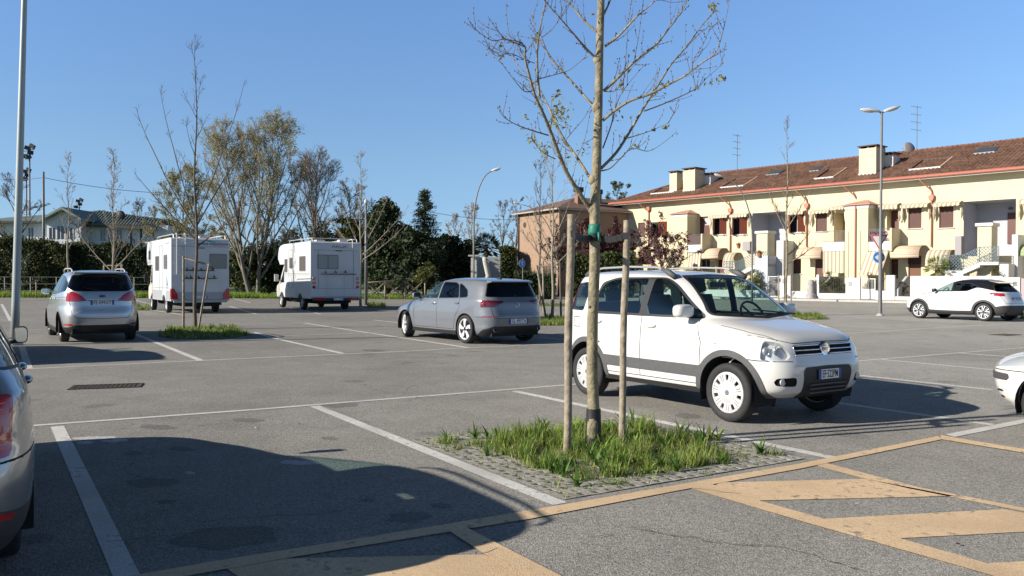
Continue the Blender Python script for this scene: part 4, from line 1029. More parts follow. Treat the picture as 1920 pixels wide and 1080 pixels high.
def mpv():
    ks = rows((5, 5), [(.22, 2.1, -2.08, .85), (.32, 2.22, -2.19, .89), (.5, 2.26, -2.235, .912), (.62, 2.25, -2.24, .914), (.72, 2.2, -2.215, .913), (.82, 2.1, -2.19, .908, 4, 4.8), (.92, 1.8, -2.175, .90, 3.7, 4.8), (.99, 1.45, -2.16, .892), (1.05, 1.2, -2.145, .88),
        (1.12, 1.05, -2.125, .865, 4.4, 4.8), (1.30, .72, -2.06, .80), (1.45, .45, -2.0, .735), (1.54, .24, -1.94, .68, 4.4, 4.4), (1.59, .05, -1.84, .61, 3.6, 4), (1.62, -.2, -1.6, .48, 3, 3.2), (1.638, -.45, -1.2, .25, 2.4, 2.4), (1.642, -.7, -.9, .02, 2, 2)])
    regs = {'tail_light': (lambda x, y, z: np.maximum(sdpoly(np.abs(y), z, rc([(.33, .945), (.50, .93), (1, .93), (1, 1.165), (.66, 1.165), (.48, 1.08)], [.02, .05, 0, 0, .05, .06])), x+1.93), ('body',)),
            'bumper_black': (lambda x, y, z: np.maximum(sdpoly(np.abs(y), z, rc([(-.1, .40), (.60, .405), (.70, .36), (.95, .33), (.95, .1), (-.1, .1)], [0, .04, .04, 0, 0, 0])), x+1.6), ('body',)),
            'reflector_strip': (lambda x, y, z: np.maximum(sdpoly(np.abs(y), z, rc([(.58, .43), (.66, .385), (.80, .40), (.84, .45)], .01)), x+1.6), ('body',)),
            'headlight': (lambda x, y, z: np.maximum(sdpoly(np.abs(y), z, [(.5, .72), (1, .78), (1, .95), (.5, .85)]), 1.55-x), ('body',))}
    C = dict(name='people_carrier', label='silver people carrier with roof rails seen from behind beside the tall grey lamp post', cat='car', keys=ks, wx=(1.394, -1.394), R=.325, Ra=.358, cell=.045, paint=SILV, regions=regs,
             side_windows=[rc([(.02, 1.08), (.05, 1.50), (.26, 1.46), (.55, 1.30), (.95, 1.10)], .03), rc([(-.06, 1.08), (-.04, 1.51), (-.92, 1.50), (-.98, 1.10)], .03), rc([(-1.06, 1.10), (-1.02, 1.50), (-1.5, 1.46), (-1.82, 1.34), (-1.86, 1.17)], .06)],
             sideglass=[GLS, GLD, GLD], windscreen=dict(poly=rc([(-.1, 1.15), (.78, 1.16), (.62, 1.52), (-.1, 1.55)], [0, .04, .05, 0]), x=.14), rear_window=dict(poly=rc([(-.1, 1.165), (.60, 1.165), (.735, 1.24), (.615, 1.52), (-.1, 1.55)], [0, .05, .06, .05, 0]), x=-1.70, trim=.012),
             gaps_side=[[(1.05, 1.05), (1.0, .32)], [(-.02, 1.05), (-.05, .32)], [(-1.02, 1.08), (-1.08, .85), (-.92, .32)], [(1.0, .32), (-.92, .32)], [(-1.0, 1.0), (-2.0, 1.03)]],
             gaps_rear=[[(0, .545), (.55, .555), (.66, .64), (.70, .93)], [(0, .965), (.33, .95)]], belt=1.08, cowl=1.0, back=-1.9, w=.914, track=1.50, tw=.205, rr=.215, wheel='alloy', mirror_in=(.35, 0, 1.45))
    root, S, tree = build_car(C)
    for sg in (-1, 1):
        k = lambda c, sg=sg: c[1]*sg > 0
        o = S.mesh('tail_light', 'tail_light', RED, root, off=.005, keep=k)
        mb = MB(); pts = []
        P_ = rc([(.50, 1.055), (.62, 1.02), (.86, 1.02), (.87, 1.13), (.68, 1.14)], .03)
        q = [hit_x(tree, sg*a, b, -1)[0] for a, b in P_]
        if all(v is not None for v in q): mb.add([(v.x-.009, v.y, v.z) for v in q], [tuple(range(len(q)))]); mb.build('clear_lens', plain('clear_lens', (.62, .58, .60), .15, coat=1.), o)
        S.mesh('reflector_strip', 'reflector_strip', RED, root, off=.003, keep=k); S.mesh('headlight', 'headlight', REFL, root, off=.002, keep=k)
    S.mesh('bumper_insert', 'bumper_black', BLK, root, off=.004)
    e = hit_x(tree, 0, .93, -1)[0]
    plate(root, frame_mat((e.x-.004, 0, .90), (0, -1, 0), (0, 0, 1)), 'FE·099XT', wd=.52)
    mb = MB(); mb.box((e.x-.008, 0, .972), (.03, .62, .018)); mb.build('boot_handle', CHR, root, bevel=.004)
    vw_badge(root, tree, 1.045, -1, kind='oval')
    e = hit_x(tree, 0, .72, -1)[0]; mb = MB(); mb.sphere((e.x, 0, .72), (.02, .09, .022), 10); mb.build('tailgate_grip', SILV, root, smooth=True)
    text_mesh('model_lettering', 'C-MAX', .055, CHR, root, frame_mat((hit_x(tree, .50, .70, -1)[0].x-.003, .50, .70), (0, -1, 0), (0, 0, 1)), ext=.002)
    rails(root, [(.02, .60, 1.585), (-.06, .61, 1.645), (-.3, .605, 1.675), (-1.3, .60, 1.67), (-1.6, .595, 1.635), (-1.68, .59, 1.57)], plain('rail_silver', (.45, .45, .46), .4, .6), .017)
    mb = MB(); mb.prism([(-1.86, 1.605), (-2.04, 1.585), (-2.05, 1.565), (-1.93, 1.545)], lambda a, b: (a, -.60, b), lambda a, b: (a, .60, b)); mb.build('roof_spoiler', SILV, root, bevel=.008)
    mb = MB(); mb.tube([(-2.15, 0, 1.17), (-2.10, .42, 1.24)], .009, 5); mb.build('rear_wiper', BLK, root)
    door_handle(root, tree, .12, .96, SILV); door_handle(root, tree, -.85, .98, SILV)
    wing_mirror(root, .88, .86, 1.12, SILV, 1.)
    return root
mp = mpv(); az = rad(124); mp.scale = (.96, .945, 1.025)
c_ = Vector((-10.62, 19.3))+Vector((math.cos(az), math.sin(az)))*1.394+Vector((math.sin(az), -math.cos(az)))*.914
place(mp, c_.x, c_.y, 124)

def crossover():
    ks = rows((4.6, 4.6), [(.24, 2.0, -1.95, .83), (.36, 2.08, -2.05, .885), (.55, 2.12, -2.09, .90), (.70, 2.1, -2.08, .90), (.84, 2.02, -2.03, .897, 4, 4.4), (.94, 1.85, -1.99, .89, 3.6, 4.4), (1.0, 1.55, -1.965, .88), (1.05, 1.25, -1.95, .868),
        (1.09, 1.0, -1.93, .85, 3.8, 4), (1.2, .75, -1.83, .80, 4.2, 4), (1.35, .45, -1.66, .72), (1.46, .2, -1.52, .65, 4, 4), (1.53, -.02, -1.36, .57, 3.4, 3.4), (1.57, -.22, -1.15, .42, 3, 3), (1.59, -.42, -.85, .2, 2.2, 2.2), (1.595, -.55, -.62, .02, 2, 2)])
    def clad(x, y, z, arch):
        ring = np.maximum(arch(.455)(x, y, z), .22-z)
        sill = z-.40+.03*np.cos(x*1.2)
        rb = np.maximum(z-.56-.12*(np.abs(y) < .0)-.1*np.clip((-x-1.75)*2, -1, .4), x+1.6)
        fb = np.maximum(z-.42, 1.5-x)
        return np.minimum(np.minimum(ring, sill), np.minimum(rb, fb))
    regs = {'roof': (lambda x, y, z: sdpoly(x, z, rc([(1.35, 1.03), (.9, 1.085), (-.62, 1.115), (-1.0, 1.26), (-1.15, 1.25), (-1.9, 1.10), (-2.4, 1.07), (-2.4, 2), (2, 2)], [0, .1, .08, .06, .06, .1, 0, 0, 0])), ('body',)),
            'tail_light': (lambda x, y, z: np.maximum(sdpoly(x, z, rc([(-1.50, 1.07), (-1.58, .98), (-1.84, .95), (-2.0, .96), (-2.03, 1.05)], .02)), .55-np.abs(y)), ('body',)),
            'headlight': (lambda x, y, z: np.maximum(sdpoly(np.abs(y), z, [(.4, .55), (.8, .55), (.8, .75), (.4, .75)]), 1.75-x), ('body',)),
            'grille': (lambda x, y, z: np.maximum(sdpoly(np.abs(y), z, [(-.1, .6), (.35, .65), (.45, .88), (-.1, .88)]), 1.7-x), ('body',))}
    C = dict(name='crossover', label='white crossover with black roof and grey wheel arches by the double street lamp', cat='car', keys=ks, wx=(1.318, -1.318), R=.345, Ra=.375, cell=.045, paint=WHJ, clad=clad, cladall=True, cladmat=plain('dark_grey_plastic', (.04, .04, .042), .6), regions=regs,
             side_windows=[rc([(-.02, 1.135), (0, 1.44), (.12, 1.44), (.35, 1.31), (.66, 1.14)], .03), rc([(-.08, 1.135), (-.06, 1.44), (-.75, 1.40), (-1.02, 1.30), (-.98, 1.27), (-.66, 1.14)], .03)], sideglass=[GLS, GLD],
             windscreen=dict(poly=rc([(-.1, 1.12), (.76, 1.13), (.62, 1.42), (-.1, 1.47)], [0, .04, .05, 0]), x=.1), rear_window=dict(poly=rc([(-.1, 1.12), (.70, 1.13), (.58, 1.36), (-.1, 1.40)], [0, .04, .05, 0]), x=-1.4),
             gaps_side=[[(.95, 1.05), (.90, .42)], [(-.05, 1.1), (-.08, .42)], [(-.82, 1.15), (-.90, .8), (-.78, .42)]], gaps_rear=[[(0, .68), (.6, .68), (.66, .9), (.72, 1.1)]], belt=1.1, cowl=.95, back=-1.5, w=.90, track=1.57, tw=.225, rr=.245, wheel='star', mirror_in=(.2, 0, 1.38))
    root, S, tree = build_car(C)
    S.mesh('roof', 'roof', BLKP, root, off=.001); S.mesh('grille', 'grille', BLK, root, off=.003)
    for sg in (-1, 1):
        k = lambda c, sg=sg: c[1]*sg > 0
        S.mesh('tail_light', 'tail_light', RED, root, off=.012, keep=k); S.mesh('headlight', 'headlight', REFL, root, off=.003, keep=k)
        mb = MB(); p = hit_y(tree, -1.62, 1.0, sg)[0]; mb.sphere((p.x, p.y+sg*.008, p.z), (.07, .02, .028), 8); mb.build('lamp_lens', plain('clear_lens', (.62, .58, .60), .15, coat=1.), root, smooth=True)
    e = hit_x(tree, 0, .80, -1)[0]; plate(root, frame_mat((e.x-.004, 0, .86), (0, -1, 0), (0, 0, 1)), 'FW·482KN', wd=.52)
    mb = MB(); mb.prism([(-1.30, 1.525), (-1.70, 1.435), (-1.71, 1.415), (-1.50, 1.41)], lambda a, b: (a, -.56, b), lambda a, b: (a, .56, b)); mb.build('roof_spoiler', BLKP, root, bevel=.008)
    door_handle(root, tree, .06, .97, WHJ)
    wing_mirror(root, .62, .84, 1.14, BLKP, 1.)
    return root
jk = crossover(); az = rad(119.6); jk.scale = (.985,)*3
c_ = Vector((17.4, 30.7))+Vector((math.cos(az), math.sin(az)))*1.318+Vector((math.sin(az), -math.cos(az)))*.90
place(jk, c_.x, c_.y, 119.6)

def estate():
    ks = rows((4.6, 8), [(.22, 2.1, -2.16, .84), (.32, 2.2, -2.27, .885), (.48, 2.24, -2.33, .91), (.58, 2.23, -2.345, .914), (.66, 2.2, -2.33, .914), (.74, 2.15, -2.30, .91, 4, 8), (.80, 1.95, -2.29, .905, 3.8, 8), (.88, 1.65, -2.275, .895), (.94, 1.3, -2.25, .88), (.99, 1.05, -2.22, .86, 4, 7),
        (1.10, .85, -2.14, .815, 4.6, 4.6), (1.22, .62, -2.05, .755), (1.32, .40, -1.97, .70, 4.4, 4.4), (1.385, .2, -1.88, .645, 4, 4), (1.42, .0, -1.72, .58, 3.6, 3.6), (1.445, -.2, -1.4, .42, 3, 3), (1.458, -.4, -1.0, .2, 2.2, 2.2), (1.462, -.6, -.8, .02, 2, 2)])
    tl = rc([(.50, .955), (.56, .78), (.60, .69), (.79, .69), (.80, .96), (.7, .965)], [.02, .03, .03, .02, .03, .03])
    regs = {'tail_light': (lambda x, y, z: np.maximum(sdpoly(np.abs(y), z, tl), x+1.86), ('body',)),
            'bumper_black': (lambda x, y, z: np.maximum(sdpoly(np.abs(y), z, rc([(-.1, .50), (.55, .50), (.80, .44), (1.0, .40), (1.0, .1), (-.1, .1)], [0, .04, .1, 0, 0, 0])), x+1.72), ('body',)),
            'reflector_strip': (lambda x, y, z: np.maximum(sdpoly(np.abs(y), z, rc([(.55, .44), (.80, .40), (.82, .435), (.57, .475)], .008)), x+1.72), ('bumper_black',)),
            'headlight': (lambda x, y, z: np.maximum(sdpoly(np.abs(y), z, [(.5, .66), (1, .7), (1, .8), (.5, .76)]), 1.75-x), ('body',))}
    C = dict(name='estate_car', label='grey silver estate car cut off by the left edge, nearest to the viewer', cat='car', keys=ks, wx=(1.34, -1.34), R=.322, Ra=.352, cell=.036, paint=GRSL, regions=regs,
             side_windows=[rc([(-.02, 1.0), (.0, 1.36), (.22, 1.345), (.5, 1.22), (.88, 1.01)], .03), rc([(-.09, 1.0), (-.07, 1.37), (-.82, 1.36), (-.98, 1.02)], .03), rc([(-1.05, 1.02), (-.9, 1.36), (-1.5, 1.31), (-1.85, 1.20), (-1.95, 1.07)], .05)],
             sideglass=[GLS, GLS, GLD], windscreen=dict(poly=rc([(-.1, 1.02), (.75, 1.03), (.60, 1.36), (-.1, 1.385)], [0, .04, .05, 0]), x=.12), rear_window=dict(poly=rc([(-.1, 1.04), (.66, 1.045), (.57, 1.31), (-.1, 1.33)], [0, .05, .06, 0]), x=-1.7),
             gaps_side=[[(.98, .98), (.96, .32)], [(-.05, 1.0), (-.08, .32)], [(-1.02, 1.02), (-1.10, .8), (-.93, .32)], [(-1.71, .68), (-2.4, .67)]],
             gaps_rear=[[(0, .62), (.60, .62), (.60, .70)], [(.66, .96), (.70, 1.04)], [(.60, .67), (1.0, .672)]], belt=1.0, cowl=.96, back=-2.0, w=.914, track=1.50, tw=.205, rr=.215, wheel='alloy', mirror_in=(.3, 0, 1.28))
    root, S, tree = build_car(C)
    for sg in (-1, 1):
        k = lambda c, sg=sg: c[1]*sg > 0
        o = S.mesh('tail_light', 'tail_light', RED, root, off=.006, keep=k)
        P_ = rc([(.60, .80), (.78, .80), (.80, .835), (.60, .845)], .01); q = [hit_x(tree, sg*a, b, -1)[0] for a, b in P_]
        mb = MB(); mb.add([(v.x-.010, v.y, v.z) for v in q], [tuple(range(len(q)))]); mb.build('reversing_lens', plain('pale_lens', (.55, .62, .72), .1, coat=1.), o)
        mb = MB()
        for zz in (.735, .765, .88, .905, .93):
            q = [hit_x(tree, sg*(.605+.021*i), zz, -1)[0] for i in range(9)]; q = [v for v in q if v]
            mb.tube([(v.x-.008, v.y, v.z) for v in q], .004, 4)
        mb.build('lamp_rib', plain('bright_red_lens', (.7, .09, .05), .2, coat=1.), o)
        S.mesh('reflector_strip', 'reflector_strip', RED, root, off=.004, keep=k); S.mesh('headlight', 'headlight', REFL, root, off=.002, keep=k)
    S.mesh('bumper_insert', 'bumper_black', plain('bumper_plastic', (.045, .045, .045), .6), root, off=.002)  # lower bumper insert in dark grey plastic
    e = hit_x(tree, 0, .80, -1)[0]; plate(root, frame_mat((e.x-.004, 0, .79), (0, -1, 0), (0, 0, 1)), 'FK·731BZ', wd=.52)
    rails(root, [(.02, .61, 1.39), (-.06, .62, 1.44), (-.3, .62, 1.46), (-1.3, .61, 1.455), (-1.7, .60, 1.43), (-1.78, .60, 1.37)], CHR, .014)
    door_handle(root, tree, .02, .89, GRSL); door_handle(root, tree, -.92, .90, GRSL)
    wing_mirror(root, .86, .86, 1.06, BLK, .86, wsc=.5)
    return root
es = estate()
x_, y_ = UV(-.715, 6.60); place(es, x_, y_, 122.1)

def supermini():
    ks = rows((5, 5.2), [(.17, 1.74, -1.68, .76), (.22, 1.78, -1.7, .77), (.32, 1.90, -1.78, .81), (.46, 1.95, -1.84, .828), (.56, 1.955, -1.85, .83), (.63, 1.94, -1.84, .83), (.70, 1.88, -1.80, .828, 4.4, 5), (.76, 1.75, -1.79, .822, 4, 5), (.83, 1.5, -1.78, .812), (.90, 1.2, -1.77, .80), (.95, 1.0, -1.76, .79, 4, 5),
        (1.05, .85, -1.73, .76, 4.4, 5), (1.2, .62, -1.68, .70), (1.34, .38, -1.62, .645), (1.40, .2, -1.55, .60, 4, 4.4), (1.44, 0, -1.42, .53, 3.5, 4), (1.465, -.2, -1.2, .38, 3, 3), (1.48, -.4, -.9, .15, 2.2, 2.2), (1.482, -.6, -.7, .02, 2, 2)])
    regs = {'headlight': (lambda x, y, z: np.maximum(sdpoly(x, z, rc([(1.42, .775), (1.45, .66), (1.9, .615), (2.1, .62), (2.1, .74), (1.7, .785)], [.03, .03, .02, 0, 0, .03])), .42-np.abs(y)), ('body',)),
            'bumper_strip': (lambda x, y, z: np.maximum(sdpoly(x, z, rc([(1.66, .50), (1.66, .565), (2.1, .575), (2.1, .505)], .015)), .34-np.abs(y)), ('body',)),
            'grille': (lambda x, y, z: np.maximum(sdpoly(np.abs(y), z, [(-.1, .60), (.35, .60), (.35, .68), (-.1, .68)]), 1.5-x), ('body',))}
    for i_, z_ in enumerate((.445, .385, .325)):
        regs['slit%d' % i_] = (lambda x, y, z, z_=z_: np.maximum(sdpoly(x, z, rc([(1.72, z_-.018), (1.74, z_+.010), (2.1, z_+.018), (2.1, z_-.014)], .008)), .30-np.abs(y)), ('body',))
    C = dict(name='small_car', label='white small car whose nose enters the picture at the right edge', cat='car', keys=ks, wx=(1.23, -1.23), R=.29, Ra=.33, cell=.034, paint=WHT, regions=regs,
             side_windows=[rc([(-.1, .97), (-.08, 1.37), (.2, 1.36), (.78, .98)], .03), rc([(-.17, .97), (-.15, 1.37), (-.9, 1.35), (-1.1, 1.0)], .04)], windscreen=dict(poly=rc([(-.1, .98), (.70, .99), (.56, 1.36), (-.1, 1.39)], [0, .04, .05, 0]), x=.1), rear_window=dict(poly=rc([(-.1, 1.02), (.62, 1.02), (.52, 1.34), (-.1, 1.36)], [0, .05, .06, 0]), x=-1.4),
             gaps_side=[[(.86, .93), (.88, .32)], [(-.14, .97), (-.15, .32)], [(1.45, .60), (1.9, .597)], [(1.38, .80), (1.42, .60)]], gaps_hood=[[(1.7, .60), (1.3, .68), (.95, .70)]], hood_z=.74, belt=.98, cowl=.9, back=-1.4, w=.83, track=1.46, tw=.165, rr=.19, wheel='steel', mirror_in=(.3, 0, 1.3))
    root, S, tree = build_car(C)
    for sg in (-1, 1):
        k = lambda c, sg=sg: c[1]*sg > 0
        lamp(S, tree, root, 'headlight', k, 'headlight', CHR, [], depth=.035)
        S.mesh('bumper_strip', 'bumper_strip', plain('strip_grey', (.06, .06, .062), .5), root, off=.012, keep=k)
        for i_ in range(3): S.mesh('bumper_slit', 'slit%d' % i_, DRK, root, off=-.01, keep=k)
    S.mesh('grille', 'grille', BLK, root, off=.002)
    wing_mirror(root, .72, .78, 1.02, WHT, .9)
    return root
pn = supermini()
x_, y_ = UV(9.42, 4.72-1.96); place(pn, x_, y_, 122.1)
# ================================================================ motorhomes
MHW = plain('motorhome_white', (.50, .51, .52), .4, var=.05, scale=2)
MHG = plain('skirt_grey', (.30, .31, .33), .5, var=.05, scale=3)
MHGL = plain('acrylic_window', (.13, .125, .12), .12, coat=.6); WFR = plain('window_frame_grey', (.16, .16, .17), .5)
MHC = plain('cab_white', (.56, .56, .55), .35, coat=.6)
def motorhome(name, label, P):
    root = empty(name, (0, 0, 0), 0, label, 'motorhome')
    W = P['w']/2; zb, zt = P['zb'], P['zt']; xr, xb, xn = P['xr'], P['xb'], P['xn']; za = P['za']   # tail, end of box at the cab, alcove nose
    fy = lambda s: (lambda a, b: (a, s*W, b))
    R = .335; rw = .40
    # living body with wheel cut-out and overcab nose
    arc = [(0+rw*math.cos(a), R+rw*math.sin(a)) for a in [PI-PI*i/12 for i in range(13)]]
    arc = [p for p in arc if p[1] > zb+.01]
    body = [(xr, zb+.10), (xr+.06, zb)]+[(arc[0][0], zb)]+arc+[(arc[-1][0], zb)]+[(xb, zb), (xb, za), (xn-.25, za), (xn-.06, za+.18)]+P['nose']+[(xr+.10, zt), (xr+.02, zt-.06), (xr, zt-.14)]
    # triangulated side walls by ear-safe fan through bmesh
    me = bpy.data.meshes.new('body'); n = len(body)
    vs = [(a, W, b) for a, b in body]+[(a, -W, b) for a, b in body]
    fs = [tuple(range(n)), tuple(range(n, 2*n))[::-1]]+[(i, (i+1) % n, (i+1) % n+n, i+n) for i in range(n)]
    me.from_pydata(vs, [], fs); bm = bmesh.new(); bm.from_mesh(me); bmesh.ops.recalc_face_normals(bm, faces=bm.faces)
    bmesh.ops.triangulate(bm, faces=[f for f in bm.faces if len(f.verts) > 4]); bm.to_mesh(me); bm.free()
    me.materials.append(MHW); o = bpy.data.objects.new('body', me); col.objects.link(o); o.parent = root
    b = o.modifiers.new('b', 'BEVEL'); b.width = .045; b.segments = 3; b.limit_method = 'ANGLE'; b.angle_limit = rad(35)
    # cab
    cw = W*.90
    cab = [(xb-.02, zb-.02), (P['fx']-.42, zb-.02)]+[(P['fx']+.40*math.cos(a), R+.40*math.sin(a)) for a in [PI-PI*i/10 for i in range(1, 10)] if R+.40*math.sin(a) > zb-.02]+[(P['fx']+.42, zb-.05), (P['fx']+.85, zb), (P['fx']+.92, .75), (P['fx']+.85, 1.05), (P['fx']+.42, 1.22), (xn-.35 if P['semi'] else xn-.55, za+.02), (xb-.02, za+.02)]
    mb = MB(); n = len(cab); mb.add([(a, cw, b_) for a, b_ in cab]+[(a, -cw, b_) for a, b_ in cab], [tuple(range(n)), tuple(range(n, 2*n))]+[(i, (i+1) % n, (i+1) % n+n, i+n) for i in range(n)])
    c = mb.build('cab', P.get('cabm', MHC), root)
    bm = bmesh.new(); bm.from_mesh(c.data); bmesh.ops.triangulate(bm, faces=[f for f in bm.faces if len(f.verts) > 4]); bm.to_mesh(c.data); bm.free()
    b = c.modifiers.new('b', 'BEVEL'); b.width = .06; b.segments = 3; b.limit_method = 'ANGLE'; b.angle_limit = rad(35)
    for sg in (-1, 1):
        wn = [(xb+.16, 1.20), (P['fx']+.12, 1.20), (xn-.72, za-.06), (xb+.16, za-.06)]
        mb = MB(); mb.prism(rc(wn, .04), lambda a, b: (a, sg*(cw-.01), b), lambda a, b: (a, sg*(cw+.004), b)); mb.build('cab_window', GLD, c)
        mb = MB(); mb.box((P['fx']+.16, sg*(cw+.20), 1.42), (.10, .18, .34)); mb.tube([(P['fx']+.14, sg*cw, 1.26), (P['fx']+.15, sg*(cw+.16), 1.30)], .02, 6); mb.build('wing_mirror', BLK if not P.get('wmir') else WHT, c, bevel=.03)
        mb = MB(); mb.box((P['fx']+.86, sg*(cw-.20), .92), (.12, .28, .20)); mb.build('headlight', REFL, c, bevel=.03)
    # skirt band, windows
    for sg in (-1, 1):
        for (x0, x1) in (((xr+.03), -rw-.06), (rw+.06, xb-.05)):
            mb = MB(); mb.b2(x0, x1, sg*(W-.004), sg*(W+.008), zb+.03, P['zs']); mb.build('side_skirt', MHG if P['grey'] else MHW, root, bevel=.004)
    def window(x0, x1, z0, z1, face):
        if face == 'L': f = lambda t: (lambda a, b: (a, W+t, b))
        elif face == 'R': f = lambda t: (lambda a, b: (a, -W-t, b))
        else: f = lambda t: (lambda a, b: (xr-t, a, b))
        mb = MB(); mb.prism(rc([(x0, z0), (x1, z0), (x1, z1), (x0, z1)], .05), f(-.01), f(.018)); w_ = mb.build('window', WFR, root)
        e = .028; mb = MB(); mb.prism(rc([(x0+e, z0+e), (x1-e, z0+e), (x1-e, z1-e), (x0+e, z1-e)], .04), f(.0), f(.024)); mb.build('window_pane', MHGL if face != 'B' else P.get('bglass', MHGL), w_)
        return w_
    for (x0, x1, z0, z1) in P['lwin']: window(x0, x1, z0, z1, 'L'); window(x0, x1, z0, z1, 'R')
    y0, y1, z0, z1 = P['bwin']; bw = window(y0, y1, z0, z1, 'B')
    if P.get('split'): mb = MB(); mb.b2(xr-.030, xr-.02, (y0+y1)/2-.02, (y0+y1)/2+.02, z0+.02, z1-.02); mb.build('mullion', WFR, bw)
    # door seam and locker
    def line(pts, face='L', wd=.012, m=GAP, nm_='panel_seam'):
        mb = MB(); off = .003
        for a, b in zip(pts, pts[1:]):
            if face == 'L': mb.tube([(a[0], W+off, a[1]), (b[0], W+off, b[1])], wd/2, 4)
            else: mb.tube([(xr-off, a[0], a[1]), (xr-off, b[0], b[1])], wd/2, 4)
        mb.build(nm_, m, root)
    for l_ in P['lines']: line(l_)
    for l_ in P['blines']: line(l_, 'B')
    # tail
    for sg in (-1, 1):
        if P['tail'] == 'corner':
            mb = MB(); mb.prism(rc([(sg*(W+.015), zb+.08), (sg*(W+.015), zb+.50), (sg*(W-.10), zb+.50), (sg*(W-.24), zb+.28), (sg*(W-.26), zb+.08)], .03), lambda a, b: (xr-.05, a, b), lambda a, b: (xr+.16, a, b)); mb.build('tail_light', RED, root, bevel=.015)
        else:
            for zz, m_ in ((P['zl'], RED), (P['zl']+.19, AMB), (P['zl']+.38, REDC)):
                mb = MB(); mb.lathe([(0, -.03), (.055, -.03), (.072, -.01), (.072, .02)], 16, c=(xr, sg*(W-.14), zz), ax='x'); mb.build('tail_light', m_, root, smooth=True, ang=40)
            mb = MB(); mb.box((xr-.03, sg*(W-.38), zb-.02), (.06, .36, .13)); mb.build('bumper_lamp', RED, root, bevel=.01)
    mb = MB(); mb.box((xr+.02, 0, zb+.0 if P['tail'] == 'corner' else zb-.03), (.10, P['w']*.92, .12)); bp = mb.build('rear_bumper', P['bump'], root, bevel=.02)
    plate(bp, frame_mat((xr-.035 if P['tail'] != 'corner' else xr-.012, P['py'], P['pz']), (0, -1, 0), (0, 0, 1)), P['plate'], wd=.50)
    if P['grey']: mb = MB(); mb.prism(rc([(-W+.26, zb+.07), (W-.26, zb+.07), (W-.24, zb+.36), (-W+.24, zb+.36)], .02), lambda a, b: (xr-.012, a, b), lambda a, b: (xr+.02, a, b)); mb.build('rear_panel', MHG, root, bevel=.005)
    mb = MB(); mb.box((xr-.008, P['sy'], P['sz']), (.03, .30, .035)); mb.build('brake_light', plain('dark_lens', (.06, .01, .01), .2), root, bevel=.006)
    # bicycle rack
    rk = P['rack']
    r_ = empty('bicycle_rack'); r_.parent = root
    for yy in rk['posts']:
        mb = MB(); mb.tube([(xr-.02, yy, rk['z0']), (xr-.05, yy, rk['z0']+.03), (xr-.05, yy, rk['z1']), (xr-.02, yy, rk['z1']+.03)], .014, 6)
        mb.build('post', plain('white_tube', (.6, .6, .6), .4), r_)
    for zz, ya, yb in rk['bars']:
        b_ = MB(); b_.tube([(xr-.10, ya, zz), (xr-.10, yb, zz)], .013, 6); b_.tube([(xr-.22, ya, zz+.01), (xr-.22, yb, zz+.01)], .011, 6); b_.build('rail', P.get('barm', BLK), r_)
    for yy, zz in rk['clips']:
        b_ = MB(); b_.box((xr-.14, yy, zz), (.16, .06, .05)); b_.box((xr-.16, yy+.02, zz+.05), (.05, .03, .08)); b_.build('clamp', BLK, r_, bevel=.01)
    # roof rails, vents, ladder
    for sg in (-1, 1):
        mb = MB(); mb.tube([(xr+.15, sg*(W-.12), zt-.01), (xr+.20, sg*(W-.12), zt+.12), (xr+.3, sg*(W-.12), zt+.14), (xb-.6, sg*(W-.12), zt+.14), (xb-.5, sg*(W-.12), zt+.12), (xb-.45, sg*(W-.12), zt-.02)], .02, 6); mb.build('roof_rail', plain('rail_bright', (.55, .55, .55), .4, .3), root)
    mb = MB(); mb.tube([(xr+.25, -W+.12, zt+.14), (xr+.25, W-.12, zt+.14)], .018, 6); mb.build('roof_rail', MATS['rail_bright'], root)
    for (vx, vy, vs_) in P['vents']: mb = MB(); mb.box((vx, vy, zt+.06), (vs_, vs_, .12)); mb.build('roof_vent', plain('vent_white', (.5, .5, .5), .5), root, bevel=.03)
    if 'ladder' in P:
        ya, yb, z0 = P['ladder']; mb = MB()
        for yy in (ya, yb): mb.tube([(xr-.03, yy, z0), (xr-.07, yy, z0+.04), (xr-.07, yy, zt+.04), (xr-.02, yy, zt+.15), (xr+.12, yy, zt+.16), (xr+.2, yy, zt+.12)], .016, 6)
        ld = mb.build('ladder', MATS['white_tube'], root)
        k = 0
        while z0+.15+k*.3 < zt: b_ = MB(); b_.tube([(xr-.07, ya, z0+.15+k*.3), (xr-.07, yb, z0+.15+k*.3)], .009, 6); b_.build('rung', MATS['white_tube'], ld); k += 1
    # awning case on the right side
    mb = MB(); mb.b2(xr+.4, xb-.1, -W-.10, -W+.01, zt-.22, zt-.08); mb.build('awning_case', MATS['white_tube'], root, bevel=.03)
    # chassis and wheels
    mb = MB(); mb.b2(xr+.12, P['fx']+.75, -W*.55, W*.55, .28, zb+.12); mb.build('chassis', DRK, root)
    for xx in (0, P['fx']):
        for sg in (-1, 1):
            mb = MB(); mb.b2(xx-.40, xx+.40, sg*(W*.9-.32)-.01, sg*(W*.9-.32)+.01, .35, .78); mb.build('wheel_well', DRK, root)
            wheel(root, xx, sg*(P['tr']/2), R, .205, .205, 'steel', sg)
            if xx == 0: mb = MB(); mb.prism([(-.50, .30), (-.42, .30), (-.40, .52), (-.48, .52)], lambda a, b: (a, sg*(W-.05), b), lambda a, b: (a, sg*(W-.26), b)); mb.build('mud_flap', BLK, root)
    return root, W
